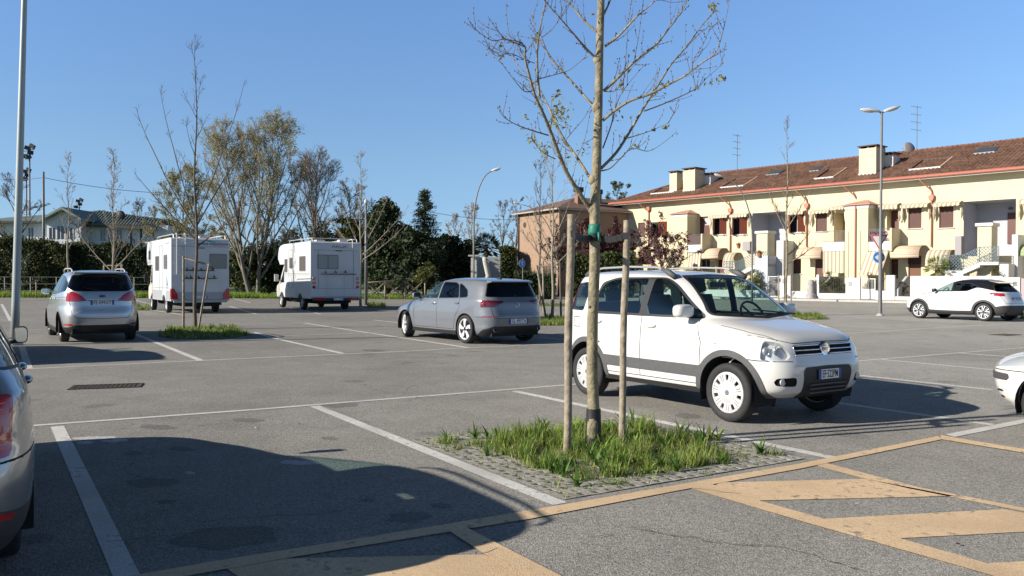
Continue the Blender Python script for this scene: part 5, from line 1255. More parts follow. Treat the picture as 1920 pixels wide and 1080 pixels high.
A_ = dict(w=2.24, zb=.50, zt=3.02, xr=-1.55, xb=2.55, xn=4.0, fx=3.40, za=1.98, nose=[(4.0, 2.35), (3.98, 2.65), (3.86, 2.90), (3.70, 3.0), (3.2, 3.02)], semi=False, tr=1.86, zs=.92, grey=True,
          lwin=[(1.05, 1.80, 1.72, 2.34), (-.75, -.10, 1.78, 2.36), (3.0, 3.45, 2.22, 2.62)], bwin=(-1.02, -.34, 1.80, 2.40), tail='corner', bump=MHG, py=.0, pz=.66, plate='CB 604XR', sy=.0, sz=2.62,
          lines=[[(.30, .6), (.30, 2.75), (.95, 2.75), (.95, .6)], [(xr_ if False else -1.4, 1.02), (2.5, 1.02)]], blines=[[(-1.08, 2.68), (1.08, 2.68)]],
          rack=dict(posts=(.42, -.12), z0=1.35, z1=1.95, bars=[(1.72, .62, -.5), (1.40, .66, -.6)], clips=[(.56, 1.76), (.30, 1.76), (.0, 1.74), (-.44, 1.78), (.56, 1.44), (.4, 1.44), (.1, 1.44), (-.2, 1.44), (-.5, 1.46)]),
          ladder=(.92, .60, 1.55), vents=[(.6, .2, .45), (-.6, -.3, .4)], cabm=plain('cab_ivory', (.62, .58, .50), .4, coat=.4))
m1, W1 = motorhome('motorhome', 'white motorhome with grey lower band, ladder and red corner lamps behind the framed bare tree', A_)
# lettering and swooshes
TEAL = plain('teal_film', (.03, .28, .34), .4); NAVY = plain('navy_film', (.03, .04, .12), .4); REDF = plain('red_film', (.45, .04, .05), .4)
xr = A_['xr']
Mb = lambda y, z, e=.004: frame_mat((xr-e, y, z), (0, -1, 0), (0, 0, 1))
text_mesh('maker_lettering', 'caravans motorhome', .15, NAVY, m1, Mb(-.42, 2.80), bold=.003)
mb = MB(); mb.add([(xr-.004, y, z) for y, z in [(-.12, 2.93), (-.32, 2.945), (-.55, 2.88), (-.62, 2.84), (-.45, 2.855), (-.3, 2.88)]], [(0, 1, 2, 3, 4, 5)]); mb.build('swoosh', TEAL, m1)
mb = MB(); mb.b2(xr-.006, xr-.002, -1.0, -.5, 2.715, 2.73); mb.build('red_stripe', REDF, m1)
for (pts, m_, nn) in (([(-.62, 1.52), (-.88, 1.20), (-.62, 1.20)], TEAL, 'sail_mark'), ([(-.55, 1.12), (-.95, 1.12), (-.90, .98), (-.60, .98)], plain('pale_blue_film', (.25, .42, .55), .4), 'hull_mark')):
    mb = MB(); mb.add([(a, W1+.004, b) for a, b in pts], [tuple(range(len(pts)))]); mb.build(nn, m_, m1)
text_mesh('side_lettering', 'MOBIL', .10, REDF, m1, frame_mat((-.76, W1+.004, 1.155), (-1, 0, 0), (0, 0, 1)), bold=.002)
mb = MB(); mb.tube([(-.5, W1+.003, 2.80), (-1.2, W1+.003, 2.82)], .012, 4); mb.build('pinstripe', REDF, m1)
mb = MB(); mb.tube([(3.9, W1-.0, 2.10), (3.0, W1+.003, 2.08)], .012, 4); mb.build('pinstripe', REDF, m1)
az = rad(123); c_ = Vector((-14.85, 35.9))+Vector((math.sin(az), -math.cos(az)))*1.0
place(m1, c_.x, c_.y, 123); m1.scale = (1.03, 1.05, 1.055)
B_ = dict(w=2.22, zb=.52, zt=3.0, xr=-1.60, xb=2.55, xn=3.55, fx=3.45, za=2.05, nose=[(3.62, 2.30), (3.60, 2.60), (3.42, 2.86), (3.15, 2.95), (2.6, 3.0)], semi=False, tr=1.86, zs=.95, grey=False,
          lwin=[(2.0, 2.45, 1.68, 2.30), (1.15, 1.62, 1.85, 2.35), (-.85, .05, 1.72, 2.38)], bwin=(-.10, .82, 1.80, 2.42), split=True, tail='round', bump=plain('dark_bumper', (.035, .035, .04), .6), py=-.10, pz=.50, plate='DE 317KM', sy=-.12, sz=2.60, zl=1.02, bglass=plain('blind_window', (.20, .21, .22), .15, coat=.5),
          lines=[[(1.08, .62), (1.08, 2.70), (1.75, 2.70), (1.75, .62)], [(-1.5, 1.62), (2.5, 1.62)], [(-1.5, 1.55), (2.5, 1.55)]], blines=[[(.78, 2.62), (.78, .98)], [(-.78, 2.62), (-.78, .98)], [(-1.0, 2.62), (1.0, 2.62)], [(-.9, .96), (.9, .96)]],
          rack=dict(posts=(.38, -.42), z0=.55, z1=1.50, bars=[(1.58, .72, -.85)], clips=[(.50, 1.66), (.05, 1.66), (-.38, 1.67)]), vents=[(.9, .2, .5), (-.9, -.5, .35), (-.2, .3, .4)], wmir=True, barm=plain('dark_bar', (.04, .04, .09), .5))
m2, W2 = motorhome('motorhome', 'white motorhome with wide rear window and low bicycle rack parked nearest the dark evergreens', B_)
xr = B_['xr']
text_mesh('maker_lettering', 'ARCA', .24, NAVY, m2, frame_mat((xr-.004, -.14, 2.80), (0, -1, 0), (.18, 0, 1)), bold=.0, spacing=1.05)
mb = MB(); mb.tube([(xr-.05, -.72, 2.70), (xr-.08, -.72, 2.95), (xr+.02, -.72, 3.12), (xr+.2, -.72, 3.12)], .018, 6); mb.build('roof_strap', MATS['white_tube'], m2)
az = rad(121); c_ = Vector((-9.95, 39.9))+Vector((math.sin(az), -math.cos(az)))*.98
place(m2, c_.x, c_.y, 121); m2.scale = (1.05, 1.09, 1.075)
# ================================================================ the row of houses on the right
F0 = Vector((10.88, 82.7)); FD = Vector((.661, -.750)).normalized(); FN = Vector((FD.y, -FD.x)); FN = -FN if FN.y > 0 else FN
FAZ = math.atan2(FD.y, FD.x)
def FP(px, py, o=0.0):
    """where the line of sight meets the plane o metres before the front: distance along it and height"""
    d = ray(px, py); A = F0+FN*o
    # A + FD*s = t*(dx,dy)
    det = FD.x*(-d[1])-(-d[0])*FD.y
    s = (-A.x*(-d[1])-(-d[0])*(-A.y))/det
    P = A+FD*s; t = P.y/d[1]
    return float(s), float(H+d[2]*t)
def FS(px, o=0.0): return FP(px, 500, o)[0]
def FZ(px, py, o=0.0): return FP(px, py, o)[1]
CREAM = plain('cream_render', (.60, .525, .35), .9, var=.05, scale=.6, bump=.15, bscale=90)
CREAML = plain('pale_cream_render', (.56, .50, .35), .9, var=.05, scale=.8)
WHR = plain('white_render', (.58, .57, .55), .85, var=.05, scale=1.2)
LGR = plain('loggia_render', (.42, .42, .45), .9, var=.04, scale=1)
SOF = plain('soffit_white', (.55, .54, .50), .8)
GUT = plain('copper_red_gutter', (.42, .15, .105), .45, .15, var=.08, scale=6); PIPE = plain('downpipe', (.45, .19, .13), .5, .1)
SHUT = plain('red_brown_shutter', (.21, .055, .03), .5, var=.12, scale=12); BLIND = plain('roller_blind_brown', (.095, .04, .03), .6, var=.06, scale=10); WGL = plain('window_dark_glass', (.025, .028, .032), .08, coat=.5)
CURT = plain('curtain_white', (.42, .42, .42), .8); FRW = plain('frame_white', (.5, .5, .5), .5); STONE = plain('sill_stone', (.50, .49, .46), .7)
DOORB = plain('door_brown', (.10, .035, .025), .5); AWN = plain('beige_awning', (.56, .44, .32), .8, var=.05, scale=4); AWR = plain('awning_rim', (.42, .22, .15), .6)
RAIL = plain('grey_railing', (.22, .23, .24), .4, .5)
def stripes(name, a, b, freq, axis=0):
    m, t, p = nm(name); n = t.nodes; l = t.links
    tc = n.new('ShaderNodeTexCoord'); sp = n.new('ShaderNodeSeparateXYZ'); l.new(tc.outputs['Object'], sp.inputs[0])
    mu = n.new('ShaderNodeMath'); mu.operation = 'MULTIPLY'; mu.inputs[1].default_value = freq; l.new(sp.outputs[axis], mu.inputs[0])
    fr = n.new('ShaderNodeMath'); fr.operation = 'FRACT'; l.new(mu.outputs[0], fr.inputs[0])
    gt = n.new('ShaderNodeMath'); gt.operation = 'GREATER_THAN'; gt.inputs[1].default_value = .55; l.new(fr.outputs[0], gt.inputs[0])
    mx = n.new('ShaderNodeMix'); mx.data_type = 'RGBA'; mx.inputs[6].default_value = (*a, 1); mx.inputs[7].default_value = (*b, 1); l.new(gt.outputs[0], mx.inputs[0])
    l.new(mx.outputs[2], p.inputs['Base Color']); p.inputs['Roughness'].default_value = .9; MATS[name] = m; return m
STR = stripes('striped_canvas', (.58, .52, .38), (.33, .28, .20), 3.2)
def tilemat():
    m, t, p = nm('clay_tiles'); n = t.nodes; l = t.links
    tc = n.new('ShaderNodeTexCoord'); ob = tc.outputs['Object']
    sp = n.new('ShaderNodeSeparateXYZ'); l.new(ob, sp.inputs[0])
    v = n.new('ShaderNodeTexVoronoi'); v.inputs['Scale'].default_value = 3.5; l.new(ob, v.inputs['Vector']); sc = n.new('ShaderNodeSeparateColor'); l.new(v.outputs['Color'], sc.inputs[0])
    no = n.new('ShaderNodeTexNoise'); no.inputs['Scale'].default_value = .7; no.inputs['Detail'].default_value = 5; l.new(ob, no.inputs['Vector'])
    mr = n.new('ShaderNodeMapRange'); mr.inputs[3].default_value = .65; mr.inputs[4].default_value = 1.3; l.new(sc.outputs[0], mr.inputs[0])
    m2 = n.new('ShaderNodeMapRange'); m2.inputs[1].default_value = .3; m2.inputs[2].default_value = .7; m2.inputs[3].default_value = .75; m2.inputs[4].default_value = 1.2; l.new(no.outputs['Fac'], m2.inputs[0])
    mu = n.new('ShaderNodeMath'); mu.operation = 'MULTIPLY'; l.new(mr.outputs[0], mu.inputs[0]); l.new(m2.outputs[0], mu.inputs[1])
    s_ = n.new('ShaderNodeVectorMath'); s_.operation = 'SCALE'; s_.inputs[0].default_value = (.185, .098, .064); l.new(mu.outputs[0], s_.inputs['Scale']); l.new(s_.outputs[0], p.inputs['Base Color'])
    p.inputs['Roughness'].default_value = .85; return m
TILE = tilemat()
ZG = .15; ZE = FZ(1701, 333.5, .8)   # eave height
row = empty('row_house', (F0.x, F0.y, 0), FAZ, 'long cream row of houses with red tiled roof, chimneys and balconies', 'house')
def L(s, o, z): return (s, -o, z)
S1 = 46.0; S0 = 0.0; DEP = 12.0
ops = []      # openings in the front: s0, s1, z0, z1, depth
def opening(x0, x1, y0, y1, depth=.22, o=0): 
    xm = (x0+x1)/2; r_ = (FS(x0), FS(x1), FZ(xm, y1), FZ(xm, y0), depth); ops.append(r_); return r_
WIN = [(1196, 1209, 417.5, 445, 'half'), (1220, 1250, 416, 443, 'open'), (1336, 1361.5, 408, 440, 'open'), (1372, 1400, 407, 440, 'open'), (1478, 1509, 402, 436, 'glass'), (1529, 1550, 399.5, 434, 'shut'),
       (1702, 1727, 390, 428, 'shut'), (1760, 1787, 387.5, 427, 'shut')]
wins = [(opening(*w_[:4]), w_[4]) for w_ in WIN]
GW = [(1484, 1502, 486, 513, 'shut'), (1703, 1727, 480, 522, 'garage'), (1315, 1331, 487, 505, 'dark')]
gws = [(opening(*w_[:4]), w_[4]) for w_ in GW]
doors = [opening(1310, 1331, 406, 441), opening(1563, 1584, 398, 455, 1.6), opening(1662, 1685, 393, 432, .8), opening(1528, 1544, 486, 520), opening(1667, 1684, 486, 522, .5), opening(1343, 1357, 487, 512, .4)]
log1 = opening(1410, 1473, 398, 468, 2.6); log2 = opening(1806, 1904, 375.5, 480, 2.6)
# walls out of cells round the openings
ss = sorted({S0, S1}|{v for o in ops for v in (o[0], o[1])}); zs = sorted({ZG-.3, ZE+.1}|{v for o in ops for v in (o[2], o[3])})
mb = MB()
for a, b in zip(ss, ss[1:]):
    for c, d in zip(zs, zs[1:]):
        m_, k_ = (a+b)/2, (c+d)/2
        if any(o[0] < m_ < o[1] and o[2] < k_ < o[3] for o in ops): continue
        mb.add([L(a, 0, c), L(b, 0, c), L(b, 0, d), L(a, 0, d)], [(0, 1, 2, 3)])
for (a, b, c, d, dp) in ops:
    if dp > 2: continue
    mb.add([L(a, 0, c), L(b, 0, c), L(b, 0, d), L(a, 0, d), L(a, -dp, c), L(b, -dp, c), L(b, -dp, d), L(a, -dp, d)], [(0, 1, 5, 4), (1, 2, 6, 5), (2, 3, 7, 6), (3, 0, 4, 7)])
mb.add([L(S0, 0, ZG-.3), L(S0, -DEP, ZG-.3), L(S0, -DEP, ZE+.1), L(S0, 0, ZE+.1)], [(0, 1, 2, 3)]); mb.add([L(S1, 0, ZG-.3), L(S1, -DEP, ZG-.3), L(S1, -DEP, ZE+.1), L(S1, 0, ZE+.1)], [(0, 1, 2, 3)]); mb.add([L(S0, -DEP, ZG-.3), L(S1, -DEP, ZG-.3), L(S1, -DEP, ZE+.1), L(S0, -DEP, ZE+.1)], [(0, 1, 2, 3)])
wall = mb.build('wall', CREAM, row, fixn=False)
for (a, b, c, d, dp) in (log1, log2):
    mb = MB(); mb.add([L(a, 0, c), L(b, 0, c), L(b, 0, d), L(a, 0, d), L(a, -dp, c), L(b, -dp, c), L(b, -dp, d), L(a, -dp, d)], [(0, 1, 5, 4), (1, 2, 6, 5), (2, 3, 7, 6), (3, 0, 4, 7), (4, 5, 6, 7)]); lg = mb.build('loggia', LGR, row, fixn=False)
    w_ = b-a; mb = MB(); ds = a+w_*.60; mb.b2(ds, ds+.95, dp-.10, dp-.02, d-2.95, d-.75); dr_ = mb.build('door', DOORB, lg, bevel=.01)
    mb = MB(); mb.sphere((ds+.85, dp-.13, d-1.9), .035, 8); mb.build('handle', CHR, dr_, smooth=True)
    mb = MB(); mb.sphere((ds+.2, dp-.12, d-.45), (.16, .10, .10), 10); mb.build('wall_lamp', plain('lamp_grey', (.12, .12, .13), .4), lg, smooth=True)
def box(name, s0, s1, o0, o1, z0, z1, m, par=None, bev=0):
    mb = MB(); mb.b2(s0, s1, -o1, -o0, z0, z1); return mb.build(name, m, par or row, bevel=bev)
for (a, b, c, d, dp), st in wins+gws:
    mb = MB()
    for q in ((a, a+.07, c, d), (b-.07, b, c, d), (a+.07, b-.07, c, c+.07), (a+.07, b-.07, d-.07, d)): mb.b2(q[0], q[1], .12, .18, q[2], q[3])
    fr = mb.build('window', FRW if st in ('glass', 'open') else BLIND, row)
    box('sill', a-.08, b+.08, -.03, .10, c-.07, c-.005, STONE, fr)
    if st == 'shut' or st == 'garage' or st == 'half':
        mb = MB(); k = int((d-c)/.055)
        for i in range(k): mb.b2(a+.07, b-.07, .125, .145, c+.07+i*(d-c-.14)/k, c+.07+(i+.86)*(d-c-.14)/k)
        mb.b2(a+.05, b-.05, .146, .16, c+.05, d-.05)
        mb.build('roller_blind', BLIND if st != 'garage' else plain('garage_brown', (.16, .065, .035), .6), fr)
        if st == 'garage': box('top_panel', a, b, .02, .06, d-.8*(d-c)*.45, d, plain('dark_brown', (.05, .022, .018), .7), fr)  # flat dark brown panel over the upper part of the door
    else:
        mb = MB(); mb.add([L(a+.06, -.165, c+.06), L(b-.06, -.165, c+.06), L(b-.06, -.165, d-.06), L(a+.06, -.165, d-.06)], [(0, 1, 2, 3)]); mb.build('pane', WGL, fr)
        box('mullion', (a+b)/2-.03, (a+b)/2+.03, -.16, -.11, c+.07, d-.07, FRW, fr)
        if st in ('open', 'glass'):
            mb = MB(); x_ = (a+b)/2+.05; n = 10; vs = []
            for i in range(n+1): vs += [L(x_+.35*i/n, -.20-.02*(i % 2), c+.08), L(x_+.35*i/n, -.20-.02*(i % 2), d-.08)]
            mb.add(vs, [(2*i, 2*i+2, 2*i+3, 2*i+1) for i in range(n)]); mb.build('curtain', CURT, fr)
            w2 = (b-a)*.42
            for sg, s_ in ((1, a), (-1, b)):     # leaves half folded outwards
                mb = MB(); e = Vector((s_, -.01)); dirv = Vector((sg*math.cos(rad(52)), -math.sin(rad(52))))
                for q in range(int((d-c)/.07)+1):
                    z_ = c+.02+q*.07
                    if z_+.055 > d: break
                    mb.prism([(0, 0), (w2, 0)], lambda t, _: (e.x+dirv.x*t, e.y+dirv.y*t, z_), lambda t, _: (e.x+dirv.x*t, e.y+dirv.y*t, z_+.055))
                p0, p1 = e, e+dirv*w2; nn = Vector((-dirv.y, dirv.x))*.02
                mb = MB(); mb.add([(p0.x-nn.x, p0.y-nn.y, c+.02), (p1.x-nn.x, p1.y-nn.y, c+.02), (p1.x+nn.x, p1.y+nn.y, c+.02), (p0.x+nn.x, p0.y+nn.y, c+.02), (p0.x-nn.x, p0.y-nn.y, d-.02), (p1.x-nn.x, p1.y-nn.y, d-.02), (p1.x+nn.x, p1.y+nn.y, d-.02), (p0.x+nn.x, p0.y+nn.y, d-.02)], [(0, 1, 2, 3), (4, 7, 6, 5), (0, 4, 5, 1), (1, 5, 6, 2), (2, 6, 7, 3), (3, 7, 4, 0)])
                mb.build('shutter', SHUT, fr)
for i, (a, b, c, d, dp) in enumerate(doors):
    back = -dp+.02
    fr = box('door', a+.02, b-.02, -dp+.01, -dp+.06, c, d-.02, DOORB if i not in (1,) else plain('curtain_door', (.30, .10, .06), .6), row)
    if i in (0, 1, 2): box('pane', a+(b-a)*.45, b-.12, -dp+.06, -dp+.075, c+.9, d-.15, CURT if i < 2 else DOORB, fr)
# roof: tiles rolled in real waves, hip at the far end
ZR = FZ(1920, 262, -6.2); OV = .85; SE0, SE1 = S0-.85, S1+.8; HW = DEP/2+OV
def roofslope(front=True):
    pitch = .30; n = int((SE1-SE0)/pitch); mb = MB(); rows_ = 20; vs = []; cols = n*4+1
    for j in range(rows_+1):
        t = j/rows_
        for i in range(cols):
            s_ = SE0+(SE1-SE0)*i/(cols-1); ph = (i % 4)/4
            wv = (.075 if i % 4 == 1 else (.03 if i % 2 == 0 else -.03))
            step = .018*(1-(j % 1))
            o_ = OV-HW*t
            # clip with the hip at the left end
            smin = SE0+HW*t
            s2 = max(s_, smin)
            z_ = ZE+(ZR-ZE)*t+wv+.015*(j % 2)
            if s_ < smin: z_ = ZE+(ZR-ZE)*t
            vs.append((s2, -o_ if front else (DEP+OV-HW*t), z_))
    mb.add(vs, [(j*cols+i, j*cols+i+1, (j+1)*cols+i+1, (j+1)*cols+i) for j in range(rows_) for i in range(cols-1)])
    return mb
roof = roofslope().build('roof', TILE, row, fixn=False)
mb = MB(); mb.add([L(SE0, OV, ZE), L(SE0, OV-2*HW, ZE), L(SE0+HW, OV-HW, ZR)], [(0, 1, 2)]); mb.add([L(SE0, OV-2*HW, ZE), L(SE1, OV-2*HW, ZE), L(SE1, OV-HW, ZR), L(SE0+HW, OV-HW, ZR)], [(0, 1, 2, 3)]); mb.build('roof_back', TILE, row, fixn=False)
mb = MB()
for i in range(int((SE1-SE0-HW)/.38)): s_ = SE0+HW+i*.38; mb.tube([(s_, -(OV-HW), ZR+.03), (s_+.37, -(OV-HW), ZR+.045)], [.10, .115], 8)
for i in range(int(HW*1.45/.38)): t = i*.38/(HW*1.45); t2 = t+.055; mb.tube([(SE0+HW*t, -(OV-HW*t), ZE+(ZR-ZE)*t+.03), (SE0+HW*t2, -(OV-HW*t2), ZE+(ZR-ZE)*t2+.045)], [.10, .115], 8)
mb.build('ridge_tiles', plain('ridge_clay', (.16, .07, .045), .9, var=.2, scale=4), row)
# soffit and gutter
box('soffit', SE0, SE1, 0, OV-.02, ZE-.14, ZE-.10, SOF)
box('fascia', SE0, SE1, OV-.02, OV+.03, ZE-.20, ZE-.05, SOF)
mb = MB(); pr = [(.02, .0), (.0, -.07), (.05, -.12), (.12, -.12), (.17, -.06), (.18, .03), (.16, .03), (.15, -.05), (.11, -.10), (.06, -.10), (.03, -.06), (.04, .0)]
mb.prism(pr, lambda a, b: (SE0-.02, -(OV+.03+a), ZE+b), lambda a, b: (SE1, -(OV+.03+a), ZE+b)); mb.build('gutter', GUT, row)
mb = MB(); mb.tube([(SE0, -(OV+.10), ZE+.06), (SE1, -(OV+.10), ZE+.06)], .05, 6); mb.build('drip_edge', GUT, row)
# downpipes with hopper and zig-zag neck
for px_, yb, hop in ((1217, 470, 391), (1370, 476, 394), (1513, 463, 385), (1604, 372, None), (1747, 463, 370)):
    s_ = FS(px_); zb_ = FZ(px_, yb, .1); mb = MB()
    mb.tube([(s_-.55, -(OV+.08), ZE-.08), (s_-.5, -(OV-.05), ZE-.30), (s_-.05, -.14, ZE-.95), (s_, -.11, ZE-1.15), (s_, -.11, zb_)], .055, 8)
    d_ = mb.build('downpipe', PIPE, row, smooth=True)
    if hop:
        zh = FZ(px_, hop, .1); mb = MB(); mb.prism([(-.18, .16), (.18, .16), (.18, -.08), (.09, -.26), (-.09, -.26), (-.18, -.08)], lambda a, b: (s_+a, -.02, zh+b), lambda a, b: (s_+a, -.26, zh+b)); mb.build('hopper', GUT, d_, bevel=.01)
# chimneys standing on the slope
def oslope(o): return ZE+(ZR-ZE)*(OV-o)/HW
def chimney(x0, x1, ytop, ybot, o, dp, m=CREAML):
    s0, s1 = FS(x0, o), FS(x1, o); xm = (x0+x1)/2; z1 = FZ(xm, ytop, o); z0 = oslope(o)-.25
    b_ = box('chimney', s0, s1, o-dp, o, z0, z1, m, roof)
    box('cap_slab', s0-.12, s1+.12, o-dp-.12, o+.12, z1+.16, z1+.23, plain('cap_brown', (.09, .07, .06), .8), b_)
    for q in (s0+.06, s1-.06, (s0+s1)/2): box('cap_foot', q-.06, q+.06, o-dp+.05, o-.05, z1, z1+.16, plain('cap_clay', (.26, .14, .09), .8), b_)
    box('flashing', s0-.03, s1+.03, o-.01, o+.06, oslope(o)-.05, oslope(o)+.12, STONE, b_)
chimney(1254.5, 1268, 325, 358, -1.2, .9); chimney(1280, 1302, 319, 357, -.9, 1.6); chimney(1317, 1331, 329, 345, -2.4, 1.2, WHR)
chimney(1609, 1641, 278, 330, -.9, 1.6); chimney(1656, 1673, 291, 312, -2.4, 1.2, WHR)
# roof windows: flat skylights and cut-in terraces
def skylight(x0, x1, y, o0, o1, up=0.):
    s0, s1 = FS(x0, (o0+o1)/2), FS(x1, (o0+o1)/2); n = Vector((0, -(ZR-ZE)/HW, 1)).normalized()
    mb = MB(); A = [(s0, -o0, oslope(o0)+.10), (s1, -o0, oslope(o0)+.10), (s1, -o1, oslope(o1)+.10), (s0, -o1, oslope(o1)+.10)]
    B = [(p[0], p[1], p[2]-.14) for p in A]; mb.add(A+B, [(0, 1, 2, 3), (4, 7, 6, 5), (0, 4, 5, 1), (1, 5, 6, 2), (2, 6, 7, 3), (3, 7, 4, 0)])
    f = mb.build('skylight', plain('zinc_frame', (.14, .15, .16), .45, .5), roof, bevel=.01)
    mb = MB(); e = .12; mb.add([(s0+e, -o0+e, oslope(o0-e)+.115), (s1-e, -o0+e, oslope(o0-e)+.115), (s1-e, -o1-e, oslope(o1+e)+.115), (s0+e, -o1-e, oslope(o1+e)+.115)], [(0, 1, 2, 3)]); mb.build('pane', plain('sky_glass', (.10, .12, .14), .1, .3), f)
skylight(1828, 1868, 285, -3.4, -4.6); skylight(1440, 1466, 327, -3.4, -4.5); skylight(1522, 1540, 322, -3.2, -4.3)
def cutin(x0, x1, o0=-.9, o1=-3.1):
    s0, s1 = FS(x0, o0), FS(x1, o0); z_ = oslope(o0)
    b_ = box('roof_terrace', s0, s1, o1, o0, z_+.03, z_+.06, STONE, roof)
    mb = MB(); mb.add([(s1, -o0, z_), (s1, -o1, z_), (s1, -o1, oslope(o1)+.10), (s1, -o0, z_+.10)], [(0, 1, 2, 3)]); mb.add([(s1+.10, -o0, z_), (s1+.10, -o1, z_), (s1+.10, -o1, oslope(o1)+.10), (s1+.10, -o0, z_+.10)], [(0, 1, 2, 3)]); mb.add([(s1, -o1, oslope(o1)+.10), (s1+.1, -o1, oslope(o1)+.10), (s1+.1, -o0, z_+.1), (s1, -o0, z_+.1)], [(0, 1, 2, 3)])
    mb.build('terrace_cheek', plain('terrace_salmon', (.50, .34, .26), .8), b_, fixn=False)
    mb = MB(); mb.add([(s0, -o0+.01, z_+.03), (s0, -o1, z_+.03), (s0, -o1, oslope(o1)+.12), (s0, -o0, z_+.14)], [(0, 1, 2, 3)]); mb.add([(s0, -o1, z_), (s1, -o1, z_), (s1, -o1, oslope(o1)+.12), (s0, -o1, oslope(o1)+.12)], [(0, 1, 2, 3)]); mb.build('terrace_wall', plain('terrace_dark', (.10, .06, .05), .8), b_, fixn=False)
    box('terrace_edge', s0-.1, s1+.1, o0, o0+.12, z_-.02, z_+.10, WHR, b_)
cutin(1706, 1760); cutin(1528, 1560); cutin(1352, 1392); cutin(1222, 1262, -1.0, -2.6)
# aerials and dish on the ridge
def aerial(px_, ytop, o=-5.9):
    s_ = FS(px_, o); zt_ = FZ(px_, ytop, o); y_ = -o; z0 = oslope(o); mb = MB(); mb.tube([(s_, y_, z0-.1), (s_, y_, zt_)], .03, 6); a_ = mb.build('aerial', plain('aerial_metal', (.2, .2, .21), .5, .5), roof)
    for k in range(4):
        z_ = zt_-.15-k*.62; c = MB(); c.tube([(s_-.36, y_-.15, z_+.12), (s_+.26, y_+.15, z_-.04)], .012, 5)
        for q in range(6): t = -.36+q*.12; c.tube([(s_+t-.12, y_+t*.47+.3, z_-t*.24+.03), (s_+t+.12, y_+t*.47-.3, z_-t*.24+.03)], .010, 4)
        c.build('antenna', MATS['aerial_metal'], a_)
aerial(1717, 198); aerial(1381, 252)
mb = MB(); s_ = FS(1705, -5.7); z_ = FZ(1705, 276, -5.7); mb.lathe([(0, .0), (.2, .015), (.4, .07), (.52, .13), (.5, .14), (.38, .09), (.2, .035), (0, .02)], 20, ax='y', c=(0, 0, 0)); Mx = Matrix.Translation((s_, 5.7, z_)) @ Matrix.Rotation(rad(60), 4, 'Z') @ Matrix.Rotation(rad(-20), 4, 'X'); mb.v = [tuple(Mx @ Vector(v)) for v in mb.v]
dsh = mb.build('satellite_dish', plain('dish_grey', (.22, .20, .20), .6), roof, smooth=True); mb = MB(); mb.tube([(s_, 5.75, oslope(-5.7)-.1), (s_, 5.75, z_)], .03, 6); mb.tube([(s_, 5.7, z_), (s_-.5, 5.3, z_-.1)], .015, 5); mb.build('mast', MATS['aerial_metal'], dsh)
# projecting towers with a little hipped copper roof
def tower(x0, x1, ytop, o, zbot=ZG-.2):
    s0, s1 = FS(x0, o), FS(x1, o); xm = (x0+x1)/2; zt = FZ(xm, ytop, o)
    t = box('bay_tower', s0, s1, .003, o, zbot, zt-.3, CREAM, row); box('cornice', s0-.05, s1+.05, .003, o+.05, zt-.3, zt-.04, WHR, t)
    mb = MB(); e = .22; zz = zt-.03; A = [(s0-e, -(o+e), zz), (s1+e, -(o+e), zz), (s1+e, -.003, zz), (s0-e, -.003, zz)]; ap = [((s0+s1)/2-.15, -.003, zz+.5), ((s0+s1)/2+.15, -.003, zz+.5)]
    mb.add(A+[(p[0], p[1], p[2]+.05) for p in A]+ap, [(0, 1, 2, 3), (0, 4, 5, 1), (1, 5, 6, 2), (3, 7, 4, 0), (4, 8, 9, 5), (5, 9, 6), (4, 7, 8)]); mb.build('copper_cap', plain('copper_cap', (.46, .24, .17), .6), t)
    return t, s0, s1, zt
tA = tower(1259, 1288, 401, 1.5); tB = tower(1584, 1627, 384, 1.5)
mb = MB(); sm = FS(1604, 1.5); mb.tube([(sm, -1.58, tB[3]-.1), (sm, -1.58, ZG)], .06, 8); mb.build('downpipe', PIPE, tB[0])
for q in (-.55, .38): mb = MB(); mb.tube([(sm+q, -1.51, FZ(1604, 433, 1.5)), (sm+q, -1.51, ZG)], .018, 4); mb.build('cable', GRY, tB[0])
# balconies
def balcony(x0, x1, yr, ys0, ys1, o=1.45, side=None, closed=None):
    s0, s1 = FS(x0, o), FS(x1, o); xm = (x0+x1)/2; zr, z1, z0 = FZ(xm, yr, o), FZ(xm, ys0, o), FZ(xm, ys1, o)
    b_ = box('balcony', s0, s1, .003, o, z0, z1, WHR, row, .01)
    mb = MB(); mb.tube([(s0, -o+.04, zr), (s1, -o+.04, zr)], .025, 6); mb.tube([(s0, -o+.04, z1+.08), (s1, -o+.04, z1+.08)], .018, 6)
    n = int((s1-s0)/.11)
    for i in range(n+1): x_ = s0+(s1-s0)*i/n; mb.tube([(x_, -o+.04, z1), (x_, -o+.04, zr)], .010, 4)
    mb.build('railing', RAIL, b_)
    if side: box('side_wall', s1, s1+.14, .003, o+.02, z0-.05, zr+.05, WHR if side == 1 else CREAML, b_)
    if closed: box('screen', s0+.05, s1-.05, o-.10, o-.08, z1+.05, zr-.12, closed, b_)
    return b_, s0, s1, z0, z1
bA = balcony(1286, 1314, 440, 459, 473, side=2, closed=plain('reed_screen', (.12, .07, .06), .9)); bB = balcony(1542, 1583, 433, 454, 471, side=None); bC = balcony(1627, 1668, 429.5, 453, 470, side=2)
fl = random.Random(5); mb = MB(); 
for _ in range(420): mb.sphere((fl.uniform(bC[1]+.1, bC[2]-.2), -1.38+fl.gauss(0, .05), bC[4]+fl.uniform(.05, .75)), fl.uniform(.02, .045), 4, fl.choice([0, 0, 1]))
fb = mb.build('purple_flowers', [leafmat('purple_petal', (.22, .07, .30)), GRD]); fb.parent = None; fb.location = row.location; fb.rotation_euler = row.rotation_euler; fb['kind'] = 'stuff'
